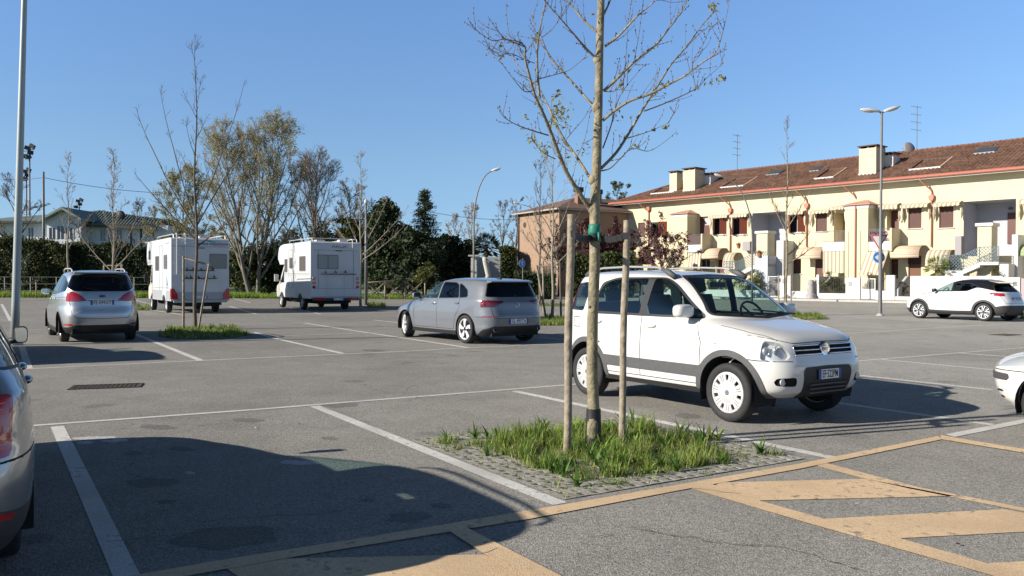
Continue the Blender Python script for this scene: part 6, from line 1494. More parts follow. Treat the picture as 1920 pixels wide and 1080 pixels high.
# hanging striped curtains below the balconies
def curtain(x0, x1, y0, y1, o0, o1):
    s0, s1 = FS(x0, o0), FS(x1, o0); xm = (x0+x1)/2; z1, z0 = FZ(xm, y0, o0), FZ(xm, y1, o1); sh = 0
    mb = MB(); mb.add([(s0, -o0, z1), (s1, -o0, z1), (s1, -o1, z0), (s0, -o1, z0), (s0, -o0+.03, z1), (s1, -o0+.03, z1), (s1, -o1+.03, z0), (s0, -o1+.03, z0)], [(0, 1, 2, 3), (4, 7, 6, 5), (0, 4, 5, 1), (1, 5, 6, 2), (2, 6, 7, 3), (3, 7, 4, 0)]); mb.build('striped_canvas', STR, row)
curtain(1543, 1583, 471.5, 512, 1.4, 1.4); curtain(1625, 1666, 471, 516, 1.4, 2.7); curtain(1290, 1314, 474, 505, 1.4, 1.6)
# short scalloped awnings over the windows
def valance(x0, x1, y0, y1, o=.62):
    s0, s1 = FS(x0, .3), FS(x1, .3); xm = (x0+x1)/2; z1, z0 = FZ(xm, y0, .1), FZ(xm, y1, o)
    mb = MB(); n = 24; vs = []
    for i in range(n+1):
        s_ = s0+(s1-s0)*i/n; vs += [(s_, -.02, z1+.02), (s_, -o, z1-.16), (s_, -o-.01, z0-.07*abs(math.sin(i*PI/4)))]
    mb.add(vs, [(3*i+j, 3*i+3+j, 3*i+4+j, 3*i+1+j) for i in range(n) for j in (0, 1)]); v = mb.build('window_awning', STR, row, fixn=False)
    for s_ in (s0, s1):     # gathered cloth hanging at the ends
        mb = MB(); mb.tube([(s_, -.25, z0+.10), (s_+.03, -.28, z0-.5), (s_-.02, -.22, z0-.95)], [.06, .12, .05], 7); mb.build('gathered_cloth', STR, v)
for a in ((1331, 1366, 402.5, 408), (1371, 1403, 400, 406), (1476, 1508, 395, 401), (1518, 1556, 393, 399), (1557, 1584, 386, 392), (1647, 1685, 382, 391), (1690, 1741, 381, 388), (1750, 1801, 378, 385), (1908, 1960, 372, 380)): valance(*a)
# curved door awnings
def awning(x0, x1, y0, y1, o=1.35, m=AWN, rnd=True):
    s0, s1 = FS(x0, o), FS(x1, o); xm = (x0+x1)/2; z1, z0 = FZ(xm, y0, .6), FZ(xm, y1, o); h = z1-z0
    pr = [(0, z1)]+[(o*.35+o*.65*math.sin(t), z1-h*.75*(1-math.cos(t))) for t in [PI/2*i/8 for i in range(9)]]+[(o, z0)]
    mb = MB(); n = len(pr)
    for i in range(n-1): mb.add([(s0, -pr[i][0], pr[i][1]), (s1, -pr[i][0], pr[i][1]), (s1, -pr[i+1][0], pr[i+1][1]), (s0, -pr[i+1][0], pr[i+1][1])], [(0, 1, 2, 3)])
    a_ = mb.build('door_awning', m, row, fixn=False, smooth=True)
    mo = a_.modifiers.new('s', 'SOLIDIFY'); mo.thickness = .02
    for s_ in (s0, s1): mb = MB(); mb.tube([(s_, -a, b) for a, b in pr], .022, 6); mb.build('awning_bow', AWR, a_)
awning(1314, 1346, 466, 485); awning(1492, 1538, 464, 485); awning(1666, 1722, 461, 483.5); awning(1735, 1778, 469, 503, m=STR, o=1.2); awning(1355, 1374, 474, 503, m=STR, o=1.2); awning(1177, 1200, 463, 484, m=CREAML, o=1.2); awning(1908, 1950, 458, 480, m=plain('green_awning', (.30, .36, .20), .8))
# outside stairs with landing, parapets and lattice railing
LAT = plain('lattice_blue_grey', (.13, .19, .23), .5, .1)
def lattice(par, P, Q, h, m=LAT):
    """railing panel between two ground points, with crossed bars"""
    P, Q = Vector(P), Vector(Q); up = Vector((0, 0, h)); f = MB()
    for a, b in ((P, Q), (P+up, Q+up), (P, P+up), (Q, Q+up)): f.tube([a, b], .022, 6)
    r_ = f.build('railing', m, par); g = MB(); Ld = (Q-P).length; k = int(Ld/.22)
    for i in range(-int(h/.22), k+1):
        for sgn in (1, -1):
            a = i*.22; t0, t1 = max(0, a), min(Ld, a+h)
            if t1 <= t0: continue
            z0_, z1_ = t0-a, t1-a
            if sgn < 0: z0_, z1_ = h-z0_, h-z1_
            g.tube([P.lerp(Q, t0/Ld)+Vector((0, 0, z0_)), P.lerp(Q, t1/Ld)+Vector((0, 0, z1_))], .018, 4)
    g.build('lattice', m, r_)
def stairs(o1, pl, pr_, yl, xbot, ybot, pil, xbox, small=False):
    """landing between pl and pr_, flight going down to the left to xbot"""
    sA, sB = FS(pl, o1), FS(pr_, o1); zl = FZ(pr_, yl, o1); sC = FS(xbot, o1); zc = FZ(xbot, ybot, o1); ow = 1.15
    st = box('outside_stairs', sA, sB, .003, o1, zl-.20, zl, WHR, row)
    n = 9; mb = MB()
    for i in range(n):
        s0_ = sA-(sA-sC)*(i+1)/n; s1_ = sA-(sA-sC)*i/n+.03; z_ = zl-(zl-zc)*(i+1)/(n+1); mb.b2(s0_, s1_, -o1, -o1+ow, z_-.30, z_)
    mb.build('steps', WHR, st)
    box('lower_landing', sC-1.4, sC, o1-ow, o1, zc-.5, zc-.05, WHR, st)
    lattice(st, (sA, -o1+.04, zl), (sB, -o1+.04, zl), 1.0); lattice(st, (sC, -o1+.04, zc), (sA, -o1+.04, zl), 1.0); lattice(st, (sC-1.4, -o1+.04, zc), (sC, -o1+.04, zc), 1.0)
    s0, s1 = FS(pil[0], o1-.9), FS(pil[1], o1-.9); zt = FZ((pil[0]+pil[1])/2, pil[2], o1-.9)
    p_ = box('stair_pillar', s0, s1, o1-2.0, o1-.9, ZG, zt-.22, CREAML, st); box('pillar_cap', s0-.12, s1+.12, o1-2.1, o1-.78, zt-.22, zt, WHR, p_, .03)
    s0, s1 = FS(xbox[0], .5), FS(xbox[1], .5); box('parapet_block', s0, s1, .003, .6, FZ(xbox[0], xbox[3], .5), FZ(xbox[0], xbox[2], .5), plain('block_grey', (.30, .28, .29), .8), st)
    return st, sB, zl
s2, sB2, zl2 = stairs(2.9, 1836, 1872, 491, 1806, 506, (1832, 1858.5, 418), (1791, 1803, 443, 478))
box('white_pier', FS(1898, 1.5), FS(1909, 1.5), .003, 1.6, ZG, FZ(1900, 440, 1.5), WHR, s2); box('low_block', FS(1876, 2.6), FS(1893, 2.6), 1.2, 2.8, ZG, FZ(1880, 495, 2.6), WHR, s2)
s1_, sB1, zl1 = stairs(2.9, 1416, 1440, 495, 1384, 512, (1418, 1438.5, 433), (1393, 1407, 453, 470))
box('white_pier', FS(1457, 1.5), FS(1470, 1.5), .003, 1.6, ZG, FZ(1462, 451, 1.5), WHR, s1_); box('stair_block', FS(1416, 2.9), FS(1440, 2.9), 1.7, 2.95, ZG, FZ(1425, 480, 2.9), plain('block_blue_white', (.44, .47, .52), .8), s1_)
# terracotta pots on the stair walls
def potplant(px_, py_, o, label, r_=.2, hue=(.10, .045, .02)):
    s_, z_ = FP(px_, py_, o); p = F0+FD*s_+FN*o; rt = empty('potted_plant', (p.x, p.y, z_), 0, label, 'potted plant')
    mb = MB(); mb.lathe([(0, 0), (r_*.6, 0), (r_*.85, r_*1.3), (r_*.95, r_*1.3), (r_*.95, r_*1.45), (r_*.8, r_*1.45), (r_*.75, r_*1.3), (0, r_*1.3)], 16); mb.build('pot', plain('terracotta', (.30, .12, .07), .8), rt, smooth=True, ang=40)
    g = random.Random(int(px_)); mb = MB()
    for _ in range(90): blade_mesh(mb, g.gauss(0, r_*.4), g.gauss(0, r_*.4), r_*1.3, g.uniform(.1, .35), .03, g.uniform(0, .2), g.uniform(0, 6.3), g.uniform(.05, .2), 2)
    mb.build('foliage', leafmat('pot_leaf', (.09, .12, .03)), rt)
potplant(1385, 466, 3.0, 'terracotta pot with trailing plant at the left end of the first blue stair railing'); potplant(1424, 482, 3.0, 'terracotta pot with plant on the pale stair block below the first stair pillar', .26)
# ================================================================ street edge, garden walls, lamps, signs, houses behind
def PW(px, py, o):            # world ground point on the plane o metres before the houses
    s_, z_ = FP(px, py, o); p = F0+FD*s_+FN*o; return p, z_, s_
OG = 4.3                      # garden walls stand this far out
WP = plain('painted_wall_white', (.56, .555, .54), .85, var=.06, scale=1.5, bump=.1, bscale=40)
def strip(name, o0, o1, s0, s1, z0, z1, m):
    mb = MB(); mb.b2(s0, s1, -o1, -o0, z0, z1); ob = mb.build(name, m); ob.location = (F0.x, F0.y, 0); ob.rotation_euler = (0, 0, FAZ); ob['kind'] = 'structure'; return ob
strip('pavement', -1.0, OG+2.6, -8, 60, -.3, .13, CONC)
strip('kerb', OG+2.6, OG+2.74, -8, 60, -.3, .125, plain('kerb_stone', (.40, .39, .36), .9, var=.1, scale=3))
strip('road', OG+2.74, OG+9.5, -30, 60, -.1, .003, ROAD)
def gthing(name, label, cat, px, group=None):
    s_ = FS(px, OG); p = F0+FD*s_+FN*OG; return empty(name, (p.x, p.y, .13), FAZ, label, cat, group), s_
def gx(px, s_): return FS(px, OG)-s_
def gz(px, py): return FZ(px, py, OG)-.13
def seg(root, nm_, xa, xb, yt, yb, s_, m, o0=-.09, o1=.09, bev=.01, z0=None):
    xm = (xa+xb)/2; mb = MB(); mb.b2(gx(xa, s_), gx(xb, s_), -o1, -o0, z0 if z0 is not None else gz(xm, yb), gz(xm, yt)); return mb.build(nm_, m, root, bevel=bev)
def letterboxes(root, px, py, s_):
    for k, dx in enumerate((-.35, .12)):
        mb = MB(); x = gx(px, s_)+dx; z = gz(px, py); mb.b2(x, x+.30, -.14, -.10, z-.22, z+.12); mb.build('letterbox', plain('letterbox_grey', (.28, .28, .29), .5) if k == 0 else plain('letterbox_white', (.46, .46, .46), .5), root, bevel=.01)
def gate(label, xa, xb, yt, yb, solid=False):
    g, s_ = gthing('garden_gate', label, 'gate', xa); z1 = gz(xa, yt); w_ = gx(xb, s_)
    mb = MB()
    for q in ((0, .06), (w_-.06, w_)): mb.b2(q[0], q[1], -.03, .03, .03, z1)
    mb.b2(.06, w_-.06, -.03, .03, z1-.06, z1); mb.b2(.06, w_-.06, -.03, .03, .03, .10); f = mb.build('frame', WP, g)
    mb = MB()
    if solid:
        mb.b2(.07, w_-.07, -.012, .012, .1, z1*.5); n = 9
        for i in range(n): x = .1+(w_-.2)*i/(n-1); mb.tube([(x, 0, z1*.5), (x, 0, z1-.06)], .014, 4)
    else:
        n = 12
        for i in range(n): z_ = .12+(z1-.2)*i/n; mb.b2(.06, w_-.06, -.02, .02, z_, z_+(z1-.2)/n*.55)
    mb.build('leaf', WP if solid else plain('gate_grey', (.16, .17, .17), .5), g); return g
gate('grey louvred garden gate in a white frame left of the first letterbox pier', 1441, 1460, 518, 556)
gate('white garden gate with solid lower half right of the letterbox pier with ivy fence', 1615, 1642, 522, 561, True)
# piers and walls
w_, s_ = gthing('garden_wall', 'low white garden wall with letterbox pier behind the three stakes of the thin bare tree', 'wall', 1460)
seg(w_, 'pier', 1460, 1485, 517, 557, s_, WP, -.12, .12, z0=0); seg(w_, 'base', 1485.3, 1519, 546, 558, s_, WP, z0=0); letterboxes(w_, 1476, 526, s_)
bol, s_ = gthing('stone_pillar', 'round grey stone pillar at the kerb between two low white walls', 'pillar', 1525)
mb = MB(); mb.lathe([(0, 0), (.36, 0), (.36, .28), (.26, .34), (.24, gz(1525, 528)), (.20, gz(1525, 525)), (0, gz(1525, 524))], 20, c=(0, -.35, 0)); mb.build('shaft', plain('old_stone', (.33, .31, .30), .9, var=.2, scale=5), bol, smooth=True, ang=40)
w_, s_ = gthing('garden_wall', 'low white wall with iron railing and ivy, ending in a letterbox pier', 'wall', 1532)
seg(w_, 'base', 1532, 1587, 550, 561, s_, WP, z0=0); seg(w_, 'pier', 1587.2, 1614, 521, 561, s_, WP, -.12, .12, z0=0); seg(w_, 'post', 1532, 1537, 515, 550, s_, WP, -.1, .1); letterboxes(w_, 1601, 531, s_)
mb = MB(); x0, x1, z0, z1 = gx(1538, s_), gx(1586, s_), gz(1560, 549), gz(1560, 519)
for z_ in (z0+.05, z1): mb.tube([(x0, 0, z_), (x1, 0, z_)], .018, 5)
n = int((x1-x0)/.13)
for i in range(n+1): x = x0+(x1-x0)*i/n; mb.tube([(x, 0, z0), (x, 0, z1+.08)], .011, 4)
mb.build('railing', plain('iron_dark', (.05, .05, .05), .5, .3), w_)
w_, s_ = gthing('garden_wall', 'short white wall with railing and sloping end by the sign pole', 'wall', 1643)
seg(w_, 'base', 1643, 1663, 545, 563, s_, WP, z0=0); seg(w_, 'pier', 1663.2, 1679, 516, 564, s_, WP, -.12, .12, z0=0)
mb = MB(); x0, x1, z0, z1 = gx(1643, s_), gx(1663, s_), gz(1653, 545), gz(1653, 521)
for z_ in (z0+.05, z1): mb.tube([(x0, 0, z_), (x1, 0, z_)], .018, 5)
for i in range(9): x = x0+(x1-x0)*i/8; mb.tube([(x, 0, z0), (x, 0, z1)], .011, 4)
mb.build('railing', MATS['iron_dark'], w_)
w_, s_ = gthing('garden_wall', 'low white kerb wall in front of the planted entrance left of the long wall', 'wall', 1680); seg(w_, 'base', 1679.5, 1708, 556, 566, s_, WP, z0=0)
w_, s_ = gthing('garden_wall', 'long white garden wall behind the white crossover', 'wall', 1708)
seg(w_, 'panel', 1708, 1881, 517.5, 573, s_, WP, z0=0)
w_, s_ = gthing('garden_wall', 'white letterbox pier right of the long wall at the right edge', 'wall', 1882)
seg(w_, 'pier', 1882, 1914, 520, 575, s_, WP, -.14, .14, z0=0); letterboxes(w_, 1896, 531, s_); seg(w_, 'gate_post', 1915, 1960, 522, 575, s_, plain('mauve_post', (.36, .30, .31), .8), -.05, .05, z0=0)
# sloping walls dividing the gardens, running back to the houses
def divider(label, px, z_front, z_back, off=0):
    s_ = FS(px, OG); g = empty('dividing_wall', (F0.x, F0.y, 0), FAZ, label, 'wall')
    mb = MB(); mb.prism([(-OG+.1, .13), (-.05, .13), (-.05, z_back), (-OG+1.6, z_back), (-OG+.1, z_front)], lambda a, b: (s_-.09, a, b), lambda a, b: (s_+.09, a, b)); mb.build('panel', plain('divider_grey', (.42, .41, .40), .85, var=.05, scale=2), g, bevel=.01); return g
divider('sloping dividing wall between gardens just left of the round stone pillar', 1513, .9, 1.75); divider('sloping dividing wall behind the railed wall by the sign pole', 1681, .9, 1.8); divider('sloping dividing wall at the left end of the long white wall', 1709, .8, 1.8); divider('sloping dividing wall left of the ivy railing', 1537, .9, 1.75)
for (a, b, zt, lab) in ((1290, 1440, 1.1, 'low white garden wall hidden behind the white small car'), (1200, 1288, 1.1, 'low white garden wall at the far left end of the houses')):
    w_, s_ = gthing('garden_wall', lab, 'wall', a); mb = MB(); mb.b2(0, gx(b, s_), -.09, .09, 0, zt*.5); mb.build('base', WP, w_); 
    mb = MB(); n = int(gx(b, s_)/.2)
    for i in range(n): mb.tube([(i*.2+.05, 0, zt*.5), (i*.2+.05, 0, zt)], .012, 4)
    mb.tube([(0, 0, zt), (gx(b, s_), 0, zt)], .02, 4); mb.build('railing', MATS['iron_dark'], w_)

# ---------------------------------------------------------------- lamps and poles
GALV = plain('galvanised_steel', (.17, .17, .165), .55, .2, var=.08, scale=5); PAINTG = plain('pole_grey_green', (.30, .33, .32), .45, .2, var=.05, scale=3)
LHEAD = plain('lamp_head_white', (.50, .51, .50), .4, var=.03); LDIFF = plain('lamp_diffuser', (.42, .42, .40), .2)
def lamp_head(root, p, az, ln=.62, wd=.27, tilt=.2):
    M = Matrix.Translation(p) @ Matrix.Rotation(az, 4, 'Z') @ Matrix.Rotation(-tilt, 4, 'Y')
    mb = MB(); vs = []; n = 14; k = 10
    for i in range(k+1):
        t = i/k; r_ = wd/2*math.sin(PI*min(1, (.10+t*.86)))**.6*(1-.25*(1-t)); x = ln*t
        for j in range(n): a = 2*PI*j/n; h = .11 if math.sin(a) > 0 else .045; vs.append((x, r_*math.cos(a), h*math.sin(a)*(math.sin(PI*min(1, .1+.86*t))**.5)))
    mb.add(vs, [(i*n+j, i*n+(j+1) % n, (i+1)*n+(j+1) % n, (i+1)*n+j) for i in range(k) for j in range(n)]+[tuple(range(n))[::-1], tuple(k*n+j for j in range(n))])
    mb.v = [tuple(M @ Vector(v)) for v in mb.v]; h = mb.build('lamp_head', LHEAD, root, smooth=True)
    mb = MB(); mb.sphere((0, 0, 0), (ln*.33, wd*.36, .05), 10); mb.v = [tuple(M @ (Vector(v)+Vector((ln*.58, 0, -.035)))) for v in mb.v]; mb.build('diffuser', LDIFF, h, smooth=True)
# double street lamp with signs
x, y = G(1650, 592); dl = empty('street_lamp', (x, y, 0), 0, 'tall grey street lamp with two white heads carrying the give-way sign', 'street lamp')
sL = FPX/y; zt = H+(526-212)/sL
mb = MB(); mb.tube([(0, 0, 0), (0, 0, zt*.33), (0, 0, zt*.331), (0, 0, zt)], [.085, .08, .062, .05], 14); mb.build('pole', GALV, dl, smooth=True, ang=60)
mb = MB(); mb.lathe([(.16, 0), (.16, .03), (.10, .06), (.09, .10)], 16); mb.build('base_collar', CONC, dl, smooth=True)
for az, tl in ((rad(178), .12), (rad(12), .32)):
    mb = MB(); e = Vector((math.cos(az)*.10, math.sin(az)*.10, zt+.03)); mb.tube([(0, 0, zt-.1), (0, 0, zt), e], .04, 8); mb.build('bracket', GALV, dl); lamp_head(dl, e, az, .80, .34, tl)
# signs: triangle and blue disc on the pole
SRED = plain('sign_red', (.55, .03, .04), .4); SWH = plain('sign_white', (.60, .60, .60), .4); SBL = plain('sign_blue', (.02, .17, .55), .4); SBK = plain('sign_back', (.25, .25, .26), .5, .5)
def sign_frame(px, py, Y): p = at(px, py, Y); return p
def disc_pts(r_, n=28): return [(r_*math.cos(2*PI*i/n), r_*math.sin(2*PI*i/n)) for i in range(n)]
def tri_sign(loc, sz, rz):
    g = empty('give_way_sign', loc, rz, 'red and white give-way triangle on the double lamp pole', 'road sign')
    T = lambda k: rc([(-.5*sz*k, .30*sz*k), (.5*sz*k, .30*sz*k), (0, -.566*sz*k)], .05*sz*k)
    mb = MB(); mb.prism(T(1), lambda a, b: (a, .0, b), lambda a, b: (a, .02, b)); mb.build('back_plate', SBK, g)
    for k, m_, d in ((1., SWH, -.003), (.965, SRED, -.006), (.74, SWH, -.009)): mb = MB(); mb.prism(T(k), lambda a, b: (a, d, b), lambda a, b: (a, d+.002, b)); mb.build('face' if m_ == SRED else ('rim' if k == 1 else 'centre'), m_, g)
    mb = MB(); mb.box((0, .05, .1), (.16, .05, .03)); mb.build('clamp', GALV, g)
def blue_sign(loc, r_, rz, label, arrow=True):
    g = empty('arrow_sign' if arrow else 'blue_sign', loc, rz, label, 'road sign')
    mb = MB(); mb.prism(disc_pts(r_), lambda a, b: (a, .0, b), lambda a, b: (a, .02, b)); mb.build('back_plate', SBK, g)
    mb = MB(); mb.prism(disc_pts(r_), lambda a, b: (a, -.003, b), lambda a, b: (a, -.001, b)); mb.build('rim', SWH, g)
    mb = MB(); mb.prism(disc_pts(r_*.95), lambda a, b: (a, -.006, b), lambda a, b: (a, -.004, b)); mb.build('face', SBL, g)
    if arrow: mb = MB(); a_ = [(-.72, 0), (-.12, .50), (-.12, .18), (.70, .18), (.70, -.18), (-.12, -.18), (-.12, -.50)]; mb.prism([(p[0]*r_, p[1]*r_) for p in a_], lambda a, b: (a, -.009, b), lambda a, b: (a, -.007, b)); mb.build('arrow', SWH, g)
    else: mb = MB(); mb.b2(-.03, .03, -.009, -.007, -r_*.5, r_*.6); mb.b2(-r_*.45, r_*.45, -.0095, -.0075, r_*.25, r_*.42); mb.build('mark', SWH, g)
    mb = MB(); mb.box((0, .05, 0), (.16, .05, .03)); mb.build('clamp', GALV, g)
p = at(1649, 450, y+.10); tri_sign((p.x-.02, p.y, p.z), .72, rad(-8))
p = at(1648, 482.5, y+.10); blue_sign((p.x, p.y, p.z), 245e-3, rad(-8), 'round blue sign with white left arrow below the give-way triangle')
# curved lamps
def curved_lamp(px, Y, ytop, pxtop, label, up=.62, az=None, r0=.07, drop=0):
    b = at(px, 540, Y); g = empty('street_lamp', (b.x, Y, 0), 0, label, 'street lamp', 'single-arm street lamps round the car park')
    t_ = at(pxtop, ytop, Y); dx = t_.x-b.x; zt = t_.z; zc = zt*up
    pts = [Vector((0, 0, 0)), Vector((0, 0, zc*.5)), Vector((0, 0, zc))]
    for i in range(1, 11): t = i/10*PI/2; pts.append(Vector((dx*(1-math.cos(t)), 0, zc+(zt-zc)*math.sin(t)*.97+(.03*(zt-zc)*i/10))))
    mb = MB(); mb.tube(pts, [r0, r0*.9, r0*.8]+[r0*(.75-.035*i) for i in range(10)], 10); mb.build('pole', GALV, g, smooth=True)
    lamp_head(g, pts[-1]-Vector((math.copysign(.08, dx), 0, 0)), 0 if dx > 0 else PI, .62, .26, .32)
    return g
curved_lamp(888, 53.8, 321, 924, 'curved grey street lamp above the grey hatchback', .60)
curved_lamp(1410, 56.0, 332, 1353, 'curved street lamp arching left in front of the row of houses', .50)
curved_lamp(1040, 78, 383, 972, 'faint curved street lamp in front of the brick house', .45)
# tall near lamp post on the left, leaves the frame at the top
x, y = at(27, 540, 18.4).x, 18.4; nl = empty('street_lamp', (x, y, 0), 0, 'tall thick grey lamp post near the left edge running out of the picture', 'street lamp')
mb = MB(); top = Vector((.30, 0, 9.4)); mb.tube([(0, 0, 0), (.03, 0, .9), (.26, 0, 8.4), top], [.088, .085, .055, .05], 18); mb.build('pole', PAINTG, nl, smooth=True)
mb = MB(); mb.tube([top, top+Vector((.3, 1.0, .35)), top+Vector((.5, 1.8, .42))], .035, 8); mb.build('arm', PAINTG, nl, smooth=True); lamp_head(nl, top+Vector((.5, 1.8, .42)), rad(75), .7, .3, .1)
mb = MB(); mb.lathe([(.17, 0), (.17, .04), (.10, .08)], 16); mb.build('base_collar', CONC, nl, smooth=True)
# thin pole right of the second motorhome, small lamp far behind
def pole(px, Y, ytop, r_, label, name='pole_light', head=None):
    b = at(px, 540, Y); g = empty(name, (b.x, Y, 0), 0, label, 'pole'); zt = at(px, ytop, Y).z
    mb = MB(); mb.tube([(0, 0, 0), (0, 0, zt)], [r_, r_*.7], 10); mb.build('pole', GALV, g, smooth=True); return g, zt
g, zt = pole(686, 47, 382, .085, 'slim pale pole at the right side of the second motorhome', 'lamp_pole'); mb = MB(); mb.lathe([(0, 0), (.10, 0), (.11, .2), (.06, .3), (0, .32)], 12, c=(0, 0, zt-.05)); mb.build('cap', LHEAD, g, smooth=True)
g, zt = pole(514, 90, 384, .07, 'distant street lamp between the budding trees behind the second motorhome', 'street_lamp'); lamp_head(g, Vector((0, 0, zt)), rad(-20), .7, .35, .1)
# floodlight masts and cable pole
FBK = plain('floodlight_black', (.02, .02, .022), .5)
def flood(px, Y, ytop, label, n=3, sc=1.):
    g, zt = pole(px, Y, ytop, .12*sc, label, 'floodlight_mast'); g['category'] = 'floodlight mast'; g['group'] = 'floodlight masts behind the hedge'
    mb = MB(); mb.tube([(-.6*sc, 0, zt-.1), (.6*sc, 0, zt+.15)], .04*sc, 6); mb.tube([(-.5*sc, 0, zt-.9*sc), (.3*sc, 0, zt-.7*sc)], .04*sc, 6); mb.build('crossbar', GALV, g)
    for k, (dx, dz) in enumerate([(.35, .45), (-.15, .25), (.15, -.25), (-.5, -.65), (-.1, -.75)][:n+2]):
        mb = MB(); mb.box((dx*sc, -.1, zt+dz*sc), (.60*sc, .30*sc, .42*sc), .3*k, tilt=Matrix.Rotation(.5-.2*k, 3, 'Y')); mb.build('floodlight', FBK, g, bevel=.02)
flood(56, 92, 282, 'taller floodlight mast left of the cable pole'); flood(50, 120, 325, 'shorter floodlight mast just left of the taller one', sc=1.1); flood(149, 130, 380, 'floodlight cluster showing over the pale house roof', 2, 1.0)
g, zc_ = pole(82, 72, 322, .13, 'dark grey cable pole rising from the hedge', 'utility_pole'); cpx = g.location.x
def cable(pts, label):
    P = [at(*p) for p in pts]; Q = []
    for a, b in zip(P, P[1:]): Q += [a.lerp(b, t/8)-Vector((0, 0, .25*4*(t/8)*(1-t/8))) for t in range(8)]
    Q.append(P[-1]); mb = MB(); mb.tube(Q, .028, 4); o = mb.build('overhead_cable', FBK); tag(o, label, 'cable')
cable([(-60, 330, 74), (82, 333, 72), (310, 362, 82), (560, 386, 88)], 'overhead cable strung from the dark pole towards the big budding tree')
cable([(800, 396, 88), (960, 412, 90), (1100, 418, 92)], 'overhead cable crossing the gap right of the spruce')
# blue sign on its own post by the brick house
g, zt = pole(980, 54, 484, .03, 'thin post carrying the round blue sign before the brick house', 'sign_post'); p = at(979, 494, 53.9); blue_sign((p.x, p.y, p.z), .26, rad(35), 'round blue sign on a thin post before the brick house', False)
# gate pillars and white wall with the cropped palm
def wallbox(name, label, cat, x0, x1, yt, Y, th, m, zb=0, cap=None):
    a, b = at(x0, 540, Y), at(x1, 540, Y); zt = at((x0+x1)/2, yt, Y).z; g = empty(name, ((a.x+b.x)/2, Y, 0), 0, label, cat); mb = MB(); w_ = b.x-a.x
    mb.b2(-w_/2, w_/2, 0, th, zb, zt); mb.build('body', m, g, bevel=.01)
    if cap: mb = MB(); mb.b2(-w_/2-cap, w_/2+cap, -cap, th+cap, zt, zt+.12); mb.build('cap', CONC, g, bevel=.01)
    return g
wallbox('gate_pillar', 'pale gate pillar with a flat cap behind the curved lamp pole', 'pillar', 883, 893, 481, 63, .5, plain('pale_plaster', (.46, .44, .40), .9, var=.08), cap=.2)
wallbox('boundary_wall', 'pale grey garden wall right of the capped gate pillar', 'wall', 894, 938, 482, 66, .25, plain('grey_plaster', (.30, .29, .28), .9, var=.1))
# ---------------------------------------------------------------- brick house
BRK = plain('tan_brick', (.30, .205, .14), .9, var=.10, scale=3, bump=.2, bscale=12); BRT = plain('brown_tile', (.15, .095, .075), .9, var=.18, scale=3)
bx, by = (1048-960)/FPX*78, 78.0; ba = math.atan2(.5, .87); bh = empty('brick_house', (bx, by, 0), ba, 'tan brick house with low brown roof behind the staked trees', 'house')
ze = at(972, 402, 84).z; LW_, LD = 17.0, 7.6
mb = MB(); mb.b2(0, LW_, 0, LD, 0, ze); wl = mb.build('wall', BRK, bh)
mb = MB(); e = .45; A = [(-e, -e, ze), (LW_+e, -e, ze), (LW_+e, LD+e, ze), (-e, LD+e, ze)]; r1, r2 = (LD/2+.6, LD/2, ze+1.7), (LW_-LD/2, LD/2, ze+1.7)
mb.add(A+[(p[0], p[1], p[2]+.16) for p in A]+[r1, r2], [(0, 1, 2, 3), (0, 4, 5, 1), (1, 5, 6, 2), (2, 6, 7, 3), (3, 7, 4, 0), (4, 8, 9, 5), (5, 9, 6), (6, 9, 8, 7), (7, 8, 4)]); rf = mb.build('roof', BRT, bh)
mb = MB(); mb.b2(-e, LW_+e, -e-.1, -e, ze-.02, ze+.1); mb.b2(-e-.1, -e, -e, LD+e, ze-.02, ze+.1); mb.build('gutter', plain('gutter_pale', (.36, .33, .30), .6), bh)
mb = MB(); mb.tube([(-.1, LD-.2, ze), (-.1, LD-.2, 0)], .07, 6); mb.build('downpipe', plain('pipe_brown', (.10, .05, .035), .5), bh)
mb = MB(); mb.lathe([(0, -.03), (.28, -.03), (.28, .02)], 16, c=(0, LD-1.3, ze-1.1), ax='x'); mb.build('vent', plain('vent_dark', (.06, .045, .035), .8), wl)
for (u, v) in ((3.2, 1.5), (6.0, 2.2), (13.0, 1.2)):
    mb = MB(); mb.b2(u-.28, u+.28, v-.28, v+.28, ze, ze+1.95); c_ = mb.build('chimney', plain('chimney_brick', (.24, .14, .10), .9, var=.1), rf); mb = MB(); mb.b2(u-.36, u+.36, v-.36, v+.36, ze+1.95, ze+2.4); mb.build('cowl', FBK, c_)
for i, u in enumerate((1.6, 4.6, 8.2, 11.8)):
    for z_ in (1.0, 4.2):
        mb = MB(); mb.b2(u, u+1.2, -.03, .02, z_, z_+1.5); w_ = mb.build('window', SHUT if i % 2 else WGL, wl); mb = MB(); mb.b2(u-.1, u+1.3, -.10, .0, z_-.1, z_); mb.build('sill', CONC, w_)
mb = MB(); mb.b2(5.5, 14, -1.4, -.001, 3.7, 3.9); b_ = mb.build('balcony', CONC, bh); mb = MB(); 
for i in range(40): mb.tube([(5.55+i*.213, -1.36, 3.9), (5.55+i*.213, -1.36, 4.9)], .015, 4)
mb.tube([(5.5, -1.36, 4.9), (14, -1.36, 4.9)], .025, 5); mb.build('railing', MATS['iron_dark'], b_)
